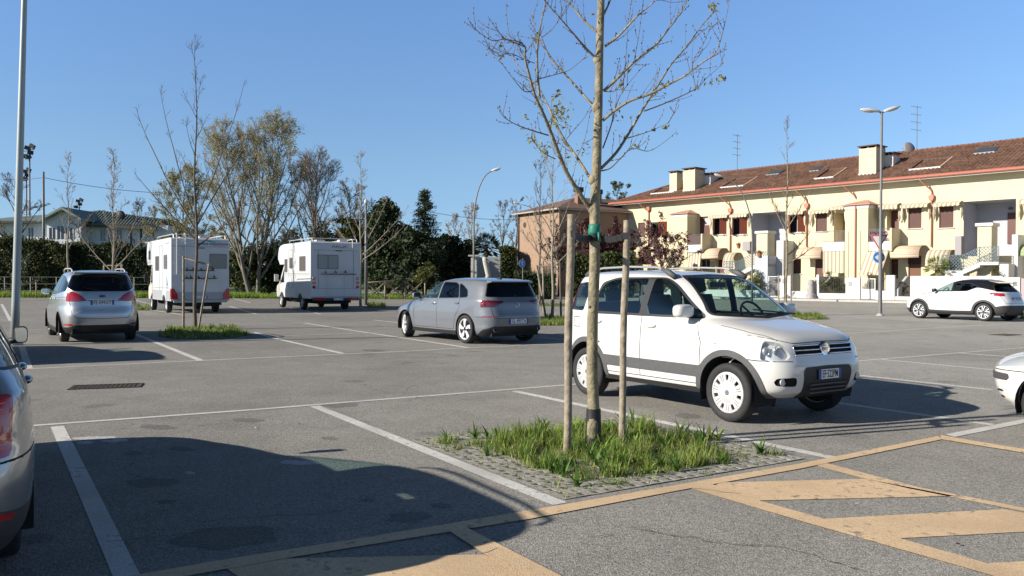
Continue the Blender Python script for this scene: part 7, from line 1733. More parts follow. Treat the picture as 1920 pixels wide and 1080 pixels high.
# ---------------------------------------------------------------- pale house on the left behind the hedge
PAL = plain('pale_grey_render', (.60, .61, .64), .9, var=.05, scale=1); MET = plain('green_grey_metal', (.17, .21, .19), .5, .2, var=.08, scale=2); TRIM = plain('dark_eaves', (.055, .055, .05), .8)
Yh = 86.0; q = lambda px, py: at(px, py, Yh)
ph = empty('pale_house', (q(120, 540).x, Yh, 0), 0, 'pale grey house with green metal roof behind the dark hedge', 'house'); ox = q(120, 540).x
X = lambda px: q(px, 540).x-ox
Z = lambda px, py: q(px, py).z
mb = MB(); mb.b2(X(-60), X(88), 1.5, 12, 0, Z(40, 414)); mb.build('wall', PAL, ph); mb = MB(); mb.b2(X(152), X(300), 2.0, 12, 0, Z(200, 420)); mb.build('wall', PAL, ph)
mb = MB(); g_ = [(X(88), 0), (X(152), 0), (X(152), Z(152, 409)), (X(124), Z(124, 396)), (X(88), Z(88, 409))]; mb.prism(g_, lambda a, b: (a, 0, b), lambda a, b: (a, 12, b)); mb.build('gable_wall', PAL, ph)
def roofquad(pts, nm_='roof'):
    mb = MB(); mb.add(pts+[(p[0], p[1], p[2]-.25) for p in pts], [(0, 1, 2, 3), (7, 6, 5, 4), (0, 4, 5, 1), (1, 5, 6, 2), (2, 6, 7, 3), (3, 7, 4, 0)]); return mb.build(nm_, MET, ph)
zg = Z(124, 389)
roofquad([(X(80), -.9, Z(80, 413)), (X(124), -.9, zg), (X(124), 12, zg), (X(80), 12, Z(80, 413))]); roofquad([(X(124), -.9, zg), (X(160), -.9, Z(160, 410)), (X(160), 12, Z(160, 410)), (X(124), 12, zg)])
r_ = roofquad([(X(150), 1.1, Z(150, 418)), (X(285), 1.1, Z(285, 425)), (X(250), 7, Z(250, 402)), (X(124), 7, Z(124, 384))])
mb = MB()
for i in range(24): t = i/23; a = Vector((X(150)+(X(285)-X(150))*t, 1.1, Z(150, 418)+(Z(285, 425)-Z(150, 418))*t+.03)); b = Vector((X(124)+(X(250)-X(124))*t, 7, Z(124, 384)+(Z(250, 402)-Z(124, 384))*t+.03)); mb.tube([a, b], .06, 4)
mb.build('seam', MET, r_)
roofquad([(X(-60), .6, Z(-60, 414)), (X(90), .6, Z(90, 413)), (X(124), 7, Z(124, 384)), (X(-60), 7, Z(-60, 398))])
for (a, b, c, d, yy) in ((-60, 90, 414, 418, .45), (150, 285, 419, 424, .95)): mb = MB(); mb.add([(X(a), yy, Z(a, c)), (X(b), yy, Z(b, c+(5 if b > 200 else -1))), (X(b), yy, Z(b, d+(5 if b > 200 else -1))), (X(a), yy, Z(a, d)), (X(a), yy+.3, Z(a, c)), (X(b), yy+.3, Z(b, c+5*(b > 200)))], [(0, 1, 2, 3), (0, 4, 5, 1)]); mb.build('eaves', TRIM, ph, fixn=False)
for (x0, x1, y0, y1, yy) in ((93, 105, 427, 448, -.02), (108, 121, 424, 448, -.02), (125, 137, 427, 448, -.02), (171, 181, 429, 450, 1.98), (186, 197, 429, 450, 1.98), (202, 212, 429, 450, 1.98), (38, 48, 425, 448, 1.48), (228, 231, 425, 470, 1.95), (247, 250, 425, 470, 1.95)):
    mb = MB(); mb.b2(X(x0), X(x1), yy, yy+.1, Z(x0, y1), Z(x0, y0)); w_ = mb.build('window', WGL if x1-x0 > 4 else TRIM, ph)
    if x1-x0 > 4:
        mb = MB(); mb.b2(X(x0)-.08, X(x0), yy-.04, yy+.1, Z(x0, y1), Z(x0, y0)); mb.b2(X(x1), X(x1)+.08, yy-.04, yy+.1, Z(x0, y1), Z(x0, y0)); mb.b2(X(x0)-.08, X(x1)+.08, yy-.04, yy+.1, Z(x0, y0), Z(x0, y0)+.08); mb.b2((X(x0)+X(x1))/2-.03, (X(x0)+X(x1))/2+.03, yy-.03, yy, Z(x0, y1), Z(x0, y0)); mb.build('frame', PAL, w_)
mb = MB(); mb.lathe([(0, .0), (.3, .03), (.52, .10), (.5, .12), (0, .04)], 18, ax='y', c=(X(191), 4, Z(191, 398))); mb.build('satellite_dish', FBK, ph, smooth=True)
# small brown house beyond it
p = at(285, 540, 105); sh = empty('brown_house', (p.x, 105, 0), 0, 'brown gabled house top between the pale house and the first motorhome', 'house')
zz, za_ = at(285, 432, 105).z, at(285, 407, 105).z; mb = MB(); mb.prism([(-3, 0), (3, 0), (3, zz), (0, za_-.3), (-3, zz)], lambda a, b: (a, 0, b), lambda a, b: (a, 8, b)); mb.build('wall', plain('dark_brick', (.12, .09, .075), .9, var=.1), sh)
for s_ in (-1, 1): mb = MB(); mb.add([(0, -.4, za_), (s_*3.5, -.4, zz-.15), (s_*3.5, 8.4, zz-.15), (0, 8.4, za_), (0, -.4, za_-.2), (s_*3.5, -.4, zz-.35), (s_*3.5, 8.4, zz-.35), (0, 8.4, za_-.2)], [(0, 1, 2, 3), (4, 7, 6, 5), (0, 4, 5, 1), (1, 5, 6, 2)]); mb.build('roof', BRT, sh)
# ---------------------------------------------------------------- timber rails and wire fence along the back
WOOD = plain('weathered_wood', (.30, .235, .165), .85, var=.22, scale=7, bump=.4, bscale=25)
def railfence(label, pts, hs, r_=.055, posts=None, diag=False):
    """pts px,py,Y of the rail; posts every point"""
    P = [at(*p) for p in pts]; g = empty('timber_fence', (P[0].x, P[0].y, 0), 0, label, 'fence'); o_ = Vector((P[0].x, P[0].y, 0))
    mb = MB(); mb.tube([p-o_ for p in P], r_, 8); mb.build('rail', WOOD, g, smooth=True)
    for p in P:
        mb = MB(); mb.tube([Vector((p.x, p.y, 0))-o_, p-o_+Vector((0, 0, .06))], r_*1.1, 8); mb.build('post', WOOD, g, smooth=True)
    if diag:
        for a, b in zip(P, P[1:]):
            mb = MB(); mb.tube([a-o_-Vector((0, 0, .05)), Vector((b.x, b.y, .12))-o_], r_*.8, 6); mb.build('brace', WOOD, g); mb = MB(); mb.tube([b-o_-Vector((0, 0, .05)), Vector((a.x, a.y, .12))-o_], r_*.8, 6); mb.build('brace', WOOD, g)
    return g
railfence('round timber rail fence with crossed braces before the dark evergreens', [(688, 530, 58), (722, 528, 59), (760, 525.5, 60.5), (797, 523, 62)], .9, diag=True)
railfence('sloping timber rail behind the tall lamp post at the left edge', [(-20, 551, 50), (30, 538, 55), (68, 527, 60)], .8, .045)
P0, P1 = at(-40, 519, 63), at(300, 520, 63); wf = empty('wire_fence', (P0.x, 63, 0), 0, 'thin wire fence with posts along the foot of the hedge', 'fence'); mb = MB()
for z_ in (P0.z, P0.z*.66, P0.z*.33): mb.tube([(0, 0, z_), (P1.x-P0.x, 0, z_)], .018, 4)
mb.build('wire', GALV, wf)
for i in range(8): mb = MB(); mb.tube([((P1.x-P0.x)*i/7, 0, 0), ((P1.x-P0.x)*i/7, 0, P0.z)], .035, 6); mb.build('post', CONC, wf)
# ================================================================ trees and plants
BARKL = plain('smooth_bark_olive', (.225, .195, .125), .8, var=.45, scale=9, bump=.9, bscale=26); BARKD = plain('dark_bark', (.115, .095, .075), .9, var=.25, scale=6, bump=.3, bscale=15)
BARKP = plain('pale_bark', (.27, .235, .18), .9, var=.2, scale=6); TWIG = plain('twig_bark', (.13, .095, .07), .9); TWIGP = plain('pale_twig', (.24, .20, .15), .9)
BUD = leafmat('young_leaf', (.26, .25, .07), .45); BUDB = plain('brown_bud', (.13, .075, .045), .8)
STAKE = plain('grey_stake_wood', (.27, .225, .165), .85, var=.35, scale=12, bump=.5, bscale=30)
def perp(d, rg):
    a = d.orthogonal().normalized(); return (Matrix.Rotation(rg.uniform(0, 2*PI), 3, d) @ a)
def limb(mb, p, d, ln, r_, rg, up=.25, wob=.10, segs=6, n=5, tip=.15):
    """grow one wandering branch; returns its points, directions and radii"""
    P = [p.copy()]; Dd = [d.copy()]; Rr = [r_]; q = p.copy(); d = d.normalized()
    for i in range(segs):
        d = (d+Vector((rg.gauss(0, wob), rg.gauss(0, wob), rg.gauss(0, wob)+up/segs))).normalized(); q = q+d*ln/segs
        P.append(q.copy()); Dd.append(d.copy()); Rr.append(r_*(1-(1-tip)*(i+1)/segs))
    mb.tube(P, Rr, n, cap=False); return P, Dd, Rr
def sub(mbs, P, Dd, Rr, rg, depth, par):
    """recursive side shoots. par: list of dicts per level: n, len, ang, up, r"""
    if depth >= len(par): return
    c = par[depth]; k = len(P)-1; cnt = rg.randint(*c['n'])
    for _ in range(cnt):
        t = rg.uniform(c.get('t0', .2), 1.0)*k; i = min(int(t), k-1); f = t-i; p = P[i].lerp(P[i+1], f); d = Dd[i]
        a = rg.uniform(*c['ang']); dd = (d*math.cos(a)+perp(d, rg)*math.sin(a)).normalized()
        if dd.z < -.1 and not c.get('droop'): dd.z = abs(dd.z)*.3
        ln = c['len']*rg.uniform(.5, 1.1)*(1-.55*t/k*c.get('taper', 1)); r_ = max(c['rmin'], Rr[i]*c['r'])
        q = limb(mbs[min(depth+1, len(mbs)-1)], p, dd, ln, r_, rg, c['up'], c.get('wob', .12), c.get('segs', 4), 4 if depth == 0 else 3, .35)
        sub(mbs, *q, rg, depth+1, par); ends.append((q[0], q[1], depth))
ends = []
def leafquad(mb, p, s_, rg, mi=0, asp=.6):
    n = Vector((rg.gauss(0, 1), rg.gauss(0, 1), rg.gauss(0, 1)+.3)).normalized(); a = perp(n, rg); b = n.cross(a)*asp
    mb.add([p-a*s_, p-b*s_*.7, p+a*s_, p+b*s_*.7], [(0, 1, 2, 3)], mi)

# ---- the foreground tree, its limbs laid as they grow in the photograph
bx_, by_ = .736, 7.50; ft = empty('young_tree', (bx_, by_, 0), 0, 'young tree with smooth trunk and first leaves held by two stakes in the grass', 'tree'); O = Vector((bx_, by_, 0))
Yt = 7.53
def A3(px, py, Y=Yt): return at(px, py, Y)-O
rg = random.Random(11)
tr = MB(); tp = [Vector((0, 0, -.02)), Vector((0, 0, .12)), A3(1113, 770), A3(1110, 700), A3(1111, 600), A3(1115, 500), A3(1115, 400), A3(1119, 300), A3(1122, 200), A3(1124, 100), A3(1127, 0)]
tp += [tp[-1]+Vector((.02, .02, .5)), tp[-1]+Vector((-.02, .04, 1.1)), tp[-1]+Vector((.03, 0, 1.8)), tp[-1]+Vector((0, 0, 2.5))]
trr = [k*.88 for k in [.078, .066, .062, .058, .056, .055, .053, .047, .043, .040, .036, .030, .024, .015, .006]]
tr.tube(tp, trr, 14, cap=False)
for (px, py, r_) in ((1105, 575, .012), (1118, 512, .010), (1122, 640, .009), (1112, 455, .012), (1118, 335, .010), (1126, 240, .012)): p = A3(px, py, Yt-.038); tr.sphere(p, (r_*1.3, r_, r_*1.1), 7)
for (px, py) in ((1111, 392), (1112, 337), (1119, 202), (1121, 112)): tr.sphere(A3(px, py, Yt-.0), (.043, .043, .055), 10)
tr.build('trunk', BARKL, ft, smooth=True)
br = MB(); tw = MB(); lf = MB(); bd = MB()
C_ = lambda x, y: (860+x/2.7, y/2.7)
LIMBS = [
 ([(665, 1060), (600, 960), (545, 870), (500, 760), (470, 680), (430, 580), (385, 480), (355, 370), (335, 290), (338, 240), (300, 210), (240, 200)], .022, -.55),
 ([(240, 200), (200, 160), (150, 85)], .006, -.55), ([(340, 240), (240, 200), (170, 205), (100, 160), (52, 105)], .006, -.5),
 ([(410, 500), (400, 380), (398, 250), (415, 130), (440, 5), (455, -90)], .013, -.3),
 ([(670, 910), (600, 800), (530, 700), (480, 600), (450, 530), (400, 440), (300, 330), (230, 250)], .015, .5),
 ([(690, 545), (640, 490), (560, 400), (520, 355), (460, 290), (430, 220), (395, 190), (375, 60)], .013, .6),
 ([(700, 300), (640, 240), (580, 170), (520, 100), (450, 20), (380, -60)], .012, -.5), ([(700, 160), (640, 110), (590, 50), (545, 0), (480, -80)], .012, .4),
 ([(722, 852), (800, 770), (870, 660), (940, 540), (1010, 430), (1080, 320), (1150, 240), (1230, 130), (1300, 40), (1320, -60)], .015, .45),
 ([(730, 610), (790, 560), (870, 510), (960, 480), (1060, 430), (1150, 380), (1230, 320), (1300, 265), (1340, 150), (1370, 5)], .015, -.45),
 ([(735, 460), (800, 400), (860, 340), (930, 280), (1000, 225), (1060, 150), (1120, 70), (1160, 0), (1220, -90)], .015, .1),
 ([(740, 235), (800, 190), (850, 140), (900, 85), (960, 35), (1000, 0), (1080, -70)], .013, -.3), ([(725, 90), (760, 20), (790, -60)], .013, .2),
 ([(720, 865), (770, 850), (830, 790), (880, 750), (960, 765), (1040, 720), (1105, 665)], .007, -.2), ([(850, 700), (950, 670), (1060, 625)], .006, .45), ([(1060, 625), (1090, 570), (1105, 520)], .004, .45),
 ([(940, 562), (1050, 520), (1200, 450), (1250, 400), (1340, 320)], .007, .45), ([(730, 750), (770, 640), (810, 500), (870, 410), (950, 320)], .007, .3),
 ([(375, 460), (330, 460), (270, 390), (210, 310)], .006, -.6), ([(455, 685), (370, 660), (290, 630), (235, 595), (205, 540)], .007, -.5), ([(490, 805), (440, 780), (400, 745), (370, 700)], .005, -.3),
 ([(545, 705), (590, 650), (640, 590), (690, 500)], .004, .4), ([(600, 795), (640, 700), (665, 570)], .004, .2), ([(405, 400), (480, 380), (560, 355), (640, 290)], .005, .1), ([(385, 320), (340, 305), (295, 300)], .004, -.3),
 ([(420, 190), (480, 140), (550, 30)], .004, .3), ([(330, 300), (260, 270), (200, 285), (170, 265)], .004, -.5), ([(735, 462), (800, 455), (860, 360), (1000, 230)], .005, -.3), ([(1200, 450), (1185, 320), (1240, 220), (1280, 120)], .004, .2), ([(830, 470), (850, 250), (860, 100), (875, 10)], .004, .6), ([(890, 300), (915, 160), (935, 0)], .004, .3)]
tips = []
for pts, r_, k in LIMBS:
    L_ = 0; P = []; n = len(pts)
    for i, p in enumerate(pts):
        if i: L_ += math.hypot(pts[i][0]-pts[i-1][0], pts[i][1]-pts[i-1][1])/540
        yk = Yt+k*L_*.8
        P.append(A3(*C_(*p), yk))
    # smooth
    Q = []
    for i in range(n-1):
        p0, p1, p2, p3 = P[max(i-1, 0)], P[i], P[i+1], P[min(i+2, n-1)]
        for t in (0, .25, .5, .75): Q.append(.5*((2*p1)+(-p0+p2)*t+(2*p0-5*p1+4*p2-p3)*t*t+(-p0+3*p1-3*p2+p3)*t**3))
    Q.append(P[-1]); m = len(Q); rr = [max(.0022, r_*(1-.86*i/(m-1))) for i in range(m)]
    (br if r_ > .009 else tw).tube(Q, rr, 7 if r_ > .009 else 5, cap=False)
    D_ = [(Q[min(i+1, m-1)]-Q[max(i-1, 0)]).normalized() for i in range(m)]
    # short side shoots with buds
    for i in range(2, m):
        if rg.random() < (.55 if r_ > .009 else .35):
            a = rg.uniform(.5, 1.1); d = D_[i]*math.cos(a)+perp(D_[i], rg)*math.sin(a); d.z += .25; ln = rg.uniform(.05, .30)
            q = limb(tw, Q[i], d, ln, .0032, rg, .5, .12, 4, 3, .5)
            for j in range(1, 5):
                if rg.random() < .7: bd.sphere(q[0][j]+Vector((rg.gauss(0, .003), rg.gauss(0, .003), 0)), (.0045, .0045, .008), 4)
            tips.append(q[0][-1])
        if rg.random() < .5: bd.sphere(Q[i]+Vector((rg.gauss(0, .006), rg.gauss(0, .006), .004)), (.005, .005, .009), 4)
    tips.append(Q[-1])
def leafcluster(p, n, s_, sp):
    for _ in range(n): leafquad(lf, p+Vector((rg.gauss(0, sp), rg.gauss(0, sp), rg.gauss(0, sp))), s_*rg.uniform(.6, 1.3), rg)
for (x, y, n, sp) in ((510, 560, 70, .07), (500, 480, 14, .04), (520, 620, 22, .06), (420, 740, 26, .05), (380, 710, 18, .04), (470, 600, 24, .06), (640, 755, 16, .05), (560, 800, 12, .05), (440, 770, 12, .03), (1290, 40, 22, .035), (1045, 435, 14, .03), (985, 480, 12, .04), (1285, 405, 16, .045), (1335, 395, 14, .03), (1050, 645, 12, .025), (985, 660, 8, .015), (895, 740, 8, .02), (825, 435, 10, .025), (855, 350, 9, .02), (770, 515, 5, .015), (215, 240, 8, .02), (215, 285, 6, .02), (335, 590, 8, .02), (330, 650, 6, .02), (400, 195, 10, .03), (825, 685, 6, .02), (1000, 230, 6, .02), (1205, 450, 6, .02), (410, 520, 8, .03), (520, 355, 5, .015), (1255, 130, 6, .03), (670, 75, 5, .015), (800, 585, 12, .05)):
    leafcluster(A3(*C_(x, y), Yt+rg.uniform(-.3, .3)), int(n*1.2), .021, sp*.7)
for t in tips:
    if rg.random() < .4: leafcluster(t, rg.randint(1, 3), .013, .012)
# the crown above the frame
for i in range(10):
    t = i/10; z0 = tp[-5].lerp(tp[-1], t); a = i*2.4; d = Vector((math.cos(a)*.7, math.sin(a)*.7, .7)); q = limb(br, z0, d, 1.3*(1-t*.6), .010, rg, .3, .08, 6, 5); sub([br, tw], *q, rg, 0, [dict(n=(4, 7), len=.4, ang=(.5, 1), up=.4, r=.5, rmin=.003)])
br.build('branches', BARKL, ft, smooth=True); tw.build('twigs', TWIG, ft, smooth=True); bd.build('buds', BUDB, ft, smooth=True, fixn=False); lf.build('leaves', BUD, ft, fixn=False)
# guard at the foot, ties and tape
GREEN = plain('green_tape', (.02, .17, .115), .5, var=.1, scale=30)
mb = MB(); mb.tube([Vector((0, 0, 0)), A3(1113, 800), A3(1113, 766)], [.078, .070, .064], 14); mb.build('trunk_guard', BLK, ft, smooth=True, ang=50)
mb = MB(); mb.tube([A3(1114, 441), A3(1114, 436), A3(1115, 427), A3(1115, 421)], [.052, .056, .0555, .052], 14); mb.tube([A3(1117, 436)+Vector((.02, -.06, 0)), A3(1120, 452)+Vector((.01, -.07, 0))], .012, 5); tape = mb.build('tape', GREEN, ft, smooth=True)
def stake(px, pt, yt, Y, label, r0=.042):
    b = at(px, 540, Y); g = empty('tree_stake', (b.x, Y, 0), 0, label, 'stake'); o_ = Vector((b.x, Y, 0)); T_ = at(pt, yt, Y)-o_
    mb = MB(); pts = [Vector((0, 0, -.05))]+[Vector((T_.x*t+.006*math.sin(9*t), .004*math.sin(7*t), T_.z*t)) for t in (.15, .3, .45, .6, .75, .9, 1.0)]; mb.tube(pts, [r0*k for k in (.95, 1, .98, 1.02, 1, .99, 1.0, .97)], 14); mb.build('pole', STAKE, g, smooth=True, ang=60); return g, T_, o_
s1g, T1, o1_ = stake(1064, 1070.5, 402, 7.10, 'left wooden stake of the foreground tree, its foot in the tall grass', .034)
s2g, T2, o2_ = stake(1166, 1175, 413, 7.45, 'right wooden stake of the foreground tree', .031)
def tie(a, b, par):   # wide rubber strap from stake to trunk
    mb = MB(); a, b = Vector(a), Vector(b); d = (b-a); n = 6
    for off in (-.035, .035):
        pts = [a+d*(i/n)+Vector((0, off, -.03*math.sin(PI*i/n))) for i in range(n+1)]
        for p, q in zip(pts, pts[1:]): mb.box((p+q)/2, ((q-p).length+.004, .008, .055), math.atan2(d.y, d.x))
    o_ = mb.build('rubber_tie', BLK, ft)
trunk_tie = A3(1113, 446); tie(o1_+Vector((T1.x*.97, 0, at(1070, 436, 7.10).z))-O, trunk_tie+Vector((-.03, 0, 0)), ft); tie(trunk_tie+Vector((.03, 0, 0)), o2_+Vector((T2.x*.98, 0, at(1174, 440, 7.45).z))-O, ft)
mb = MB(); mb.tube([A3(1113, 452), A3(1114, 446), A3(1114, 440)], [.052, .054, .052], 14); mb.build('rubber_collar', BLK, ft, smooth=True)

# ---- slender bare saplings
def sapling(px, Y, ytop, label, seed, r0=.055, limbs=(), n=9, ang=(.35, .75), ln=1.8, z0f=.3, mat=BARKD, tmat=TWIG, up=.25, group='young bare trees along the car park', leafy=0, twn=(5, 9), lean=0.):
    global ends; ends = []
    rg = random.Random(seed); b = at(px, 540, Y); g = empty('young_tree', (b.x, Y, 0), 0, label, 'tree', group); zt = at(px, ytop, Y).z
    tr = MB(); P = [Vector((lean*zt*(i/12)+.03*math.sin(i*1.3+seed), .03*math.cos(i+seed), zt*i/12)) for i in range(13)]; R_ = [r0*(1-.93*(i/12)**.9) for i in range(13)]; tr.tube(P, R_, 8, cap=False); tr.build('trunk', mat, g, smooth=True)
    br, tw = MB(), MB()
    lv = dict(n=twn, len=ln*.38, ang=(.4, .9), up=.5, r=.55, rmin=.006*Y/30, wob=.12); lv2 = dict(n=(1, 4), len=ln*.16, ang=(.4, .9), up=.4, r=.6, rmin=.005*Y/30, wob=.15, segs=3)
    for i in range(n):
        t = z0f+(1-z0f)*(i+rg.random()*.6)/n; t = min(t, .97); k = t*12; j = int(k); p = P[j].lerp(P[min(j+1, 12)], k-j); a = rg.uniform(*ang); az = i*2.4+rg.uniform(-.5, .5)
        d = Vector((math.sin(a)*math.cos(az), math.sin(a)*math.sin(az), math.cos(a))); q = limb(br, p, d, ln*(1.15-t)*rg.uniform(.8, 1.3)*1.2, max(.009, R_[j]*.5), rg, up, .05, 7, 5, .25)
        sub([br, tw, tw], *q, rg, 0, [lv, lv2])
    for (zf, az, a, L_) in limbs:
        k = zf*12; j = int(k); p = P[j].lerp(P[j+1], k-j); d = Vector((math.sin(a)*math.cos(az), math.sin(a)*math.sin(az), math.cos(a))); q = limb(br, p, d, L_, R_[j]*.6, rg, .35, .03, 9, 5, .2); sub([br, tw, tw], *q, rg, 0, [dict(lv, n=(10, 16)), lv2])
    # short spurs straight from the leader
    q = (P[5:], [Vector((0, 0, 1))]*8, R_[5:]); sub([br, tw, tw], *q, rg, 0, [dict(n=(14, 22), len=ln*.35, ang=(.4, .9), up=.4, r=.4, rmin=.006*Y/30), lv2])
    br.build('branches', mat, g, smooth=True); tw.build('twigs', tmat, g, fixn=False)
    if leafy:
        lb = MB()
        for e, _, dp in ends:
            for p in e[1:]:
                if rg.random() < leafy: leafquad(lb, p, .035*Y/35, rg)
        lb.build('buds', BUD if leafy > .3 else BUDB, g, fixn=False)
    return g
sapling(367, 24.2, 62, 'tall bare tree tied to a wooden frame before the first motorhome', 3, .06, limbs=((.33, PI, .50, 4.1), (.36, PI*.95, .36, 4.2), (.35, .1, .50, 4.0), (.37, .0, .34, 4.3), (.30, PI*1.05, .75, 2.6), (.28, .2, .9, 1.9)), n=9, z0f=.42, ln=1.3)
sapling(128, 40, 292, 'thin bare tree over the left roof rail of the silver people carrier', 5, .065, n=10, z0f=.36, ln=1.7, mat=BARKP, tmat=TWIGP, ang=(.3, .7), leafy=.12, twn=(3, 6))
sapling(213, 38, 286, 'pale bare tree with steep low limbs over the right roof rail of the people carrier', 7, .07, limbs=((.24, PI, .8, 2.9), (.25, 0, .75, 2.6), (.27, PI*.6, .7, 2.2), (.3, 0.3, .5, 2.5)), n=16, z0f=.3, ln=1.5, mat=BARKP, tmat=TWIGP, leafy=.2, ang=(.25, .55))
sapling(676, 45, 288, 'pale bare tree rising behind the right side of the second motorhome', 9, .08, limbs=((.33, PI, .75, 3.4), (.33, 0, .85, 3.8), (.36, .2, .55, 3.2), (.37, PI*.9, .5, 2.6), (.30, 0., 1.1, 3.0)), n=9, z0f=.42, ln=1.6, mat=BARKP, tmat=TWIGP, leafy=.1)
sapling(1036, 31.8, 262, 'pale young tree with many low branches among crooked stakes right of the grey hatchback', 12, .065, limbs=((.28, PI, .8, 2.2), (.28, 0, .85, 2.2), (.30, 2.4, .6, 2.0), (.33, .4, .6, 2.2), (.36, PI*.95, .55, 2.4), (.42, .1, .45, 2.0)), n=12, z0f=.34, ln=1.6, mat=BARKP, tmat=TWIGP, leafy=.08)
sapling(1012, 50, 300, 'darker young tree farther back, just left of the staked pale one', 14, .08, n=11, z0f=.25, ln=2.2, leafy=.15)
sapling(1474, 34.9, 216, 'tall thin bare tree between three stakes before the row of houses', 16, .07, limbs=((.42, PI, .55, 2.3), (.43, 0, .55, 2.4), (.30, .3, .95, 1.7), (.26, 0, 1.15, 1.6), (.45, PI*.9, .5, 1.9)), n=8, z0f=.52, ln=1.1, mat=BARKL, leafy=.05, twn=(3, 6), lean=.002)
# their stakes and frames
def tstake(pts, Y, label, r_=.035, m=STAKE, grp='stakes of the young trees', beams=()):
    P = [at(px, py, Y) for px, py in pts]; g = empty('tree_stake', (P[0].x, Y, 0), 0, label, 'stake', grp); o_ = Vector((P[0].x, Y, 0)); mb = MB(); q = [Vector((P[0].x, Y, 0))-o_]+[p-o_ for p in P[1:]]
    mb.tube(q, r_, 8); mb.build('pole', m, g, smooth=True, ang=50)
    for bm_ in beams: mb = MB(); mb.tube([at(*b_, Y)-o_ for b_ in bm_], r_*.8, 7); mb.build('crossbar', m, g, smooth=True, ang=50)
    return g
tstake([(344, 612), (344, 480)], 24.3, 'left post of the wooden frame round the tall bare tree, with the crossbar', .038, beams=([(344, 484), (367, 490), (394, 497)],)); tstake([(372, 612), (392, 495)], 24.1, 'leaning right post of the wooden frame round the tall bare tree', .032)
tstake([(1024, 600), (1006, 497)], 31.9, 'leaning left stake of the pale young tree, with a crossbar', .04, beams=([(1008, 500), (1036, 499)],)); tstake([(1052, 600), (1050, 492)], 31.6, 'dark upright stake right of the pale young tree', .04, BARKD); tstake([(1019, 600), (1018, 492)], 38, 'pale stake just behind the leaning one', .04, BARKP)
tstake([(1460, 590), (1460, 515)], 34.8, 'left of the three stakes round the thin bare tree', .033); tstake([(1483, 590), (1483, 514)], 34.8, 'right of the three stakes round the thin bare tree', .033); tstake([(1471, 590), (1471, 506)], 35.2, 'middle stake touching the thin bare tree', .03, BARKD)
tstake([(195, 560), (195, 496)], 38, 'left post of the low frame behind the people carrier', .04, beams=([(195, 498), (228, 498)],)); tstake([(228, 560), (228, 494)], 38, 'right post of the low frame behind the people carrier', .04)

# ---- leafy crowns
def crown(lb, c, rad_, n, s_, rg, mi=(0, 1), shell=.55, lump=None):
    """leaves in clumps through an ellipsoid"""
    cl = []
    for _ in range(max(6, n//90)):
        v = Vector((rg.gauss(0, 1), rg.gauss(0, 1), rg.gauss(0, 1))).normalized()*(rg.uniform(shell, 1.02)); cl.append((Vector((v.x*rad_[0], v.y*rad_[1], v.z*rad_[2])), rg.uniform(.10, .26)))
    for _ in range(n):
        q, r_ = rg.choice(cl); R0 = min(rad_)*r_*1.6; p = c+q+Vector((rg.gauss(0, R0), rg.gauss(0, R0), rg.gauss(0, R0*.75)))
        leafquad(lb, p, s_*rg.uniform(.6, 1.35), rg, rg.choice(mi))
LDK = leafmat('evergreen_leaf', (.024, .038, .014), .15, .45); LDK2 = leafmat('evergreen_leaf_light', (.050, .072, .024), .2, .4); LOL = leafmat('olive_leaf', (.13, .14, .035), .35, .4); LYG = leafmat('catkin_yellow', (.43, .40, .17), .5, .35); LGN = leafmat('spring_green', (.16, .22, .035), .4, .35)
LPUR = leafmat('plum_leaf', (.07, .018, .022), .3, .5); LPNK = leafmat('blossom_pink', (.33, .20, .19), .4, .3); LBRN = leafmat('brown_leaf', (.13, .06, .03), .3, .4)
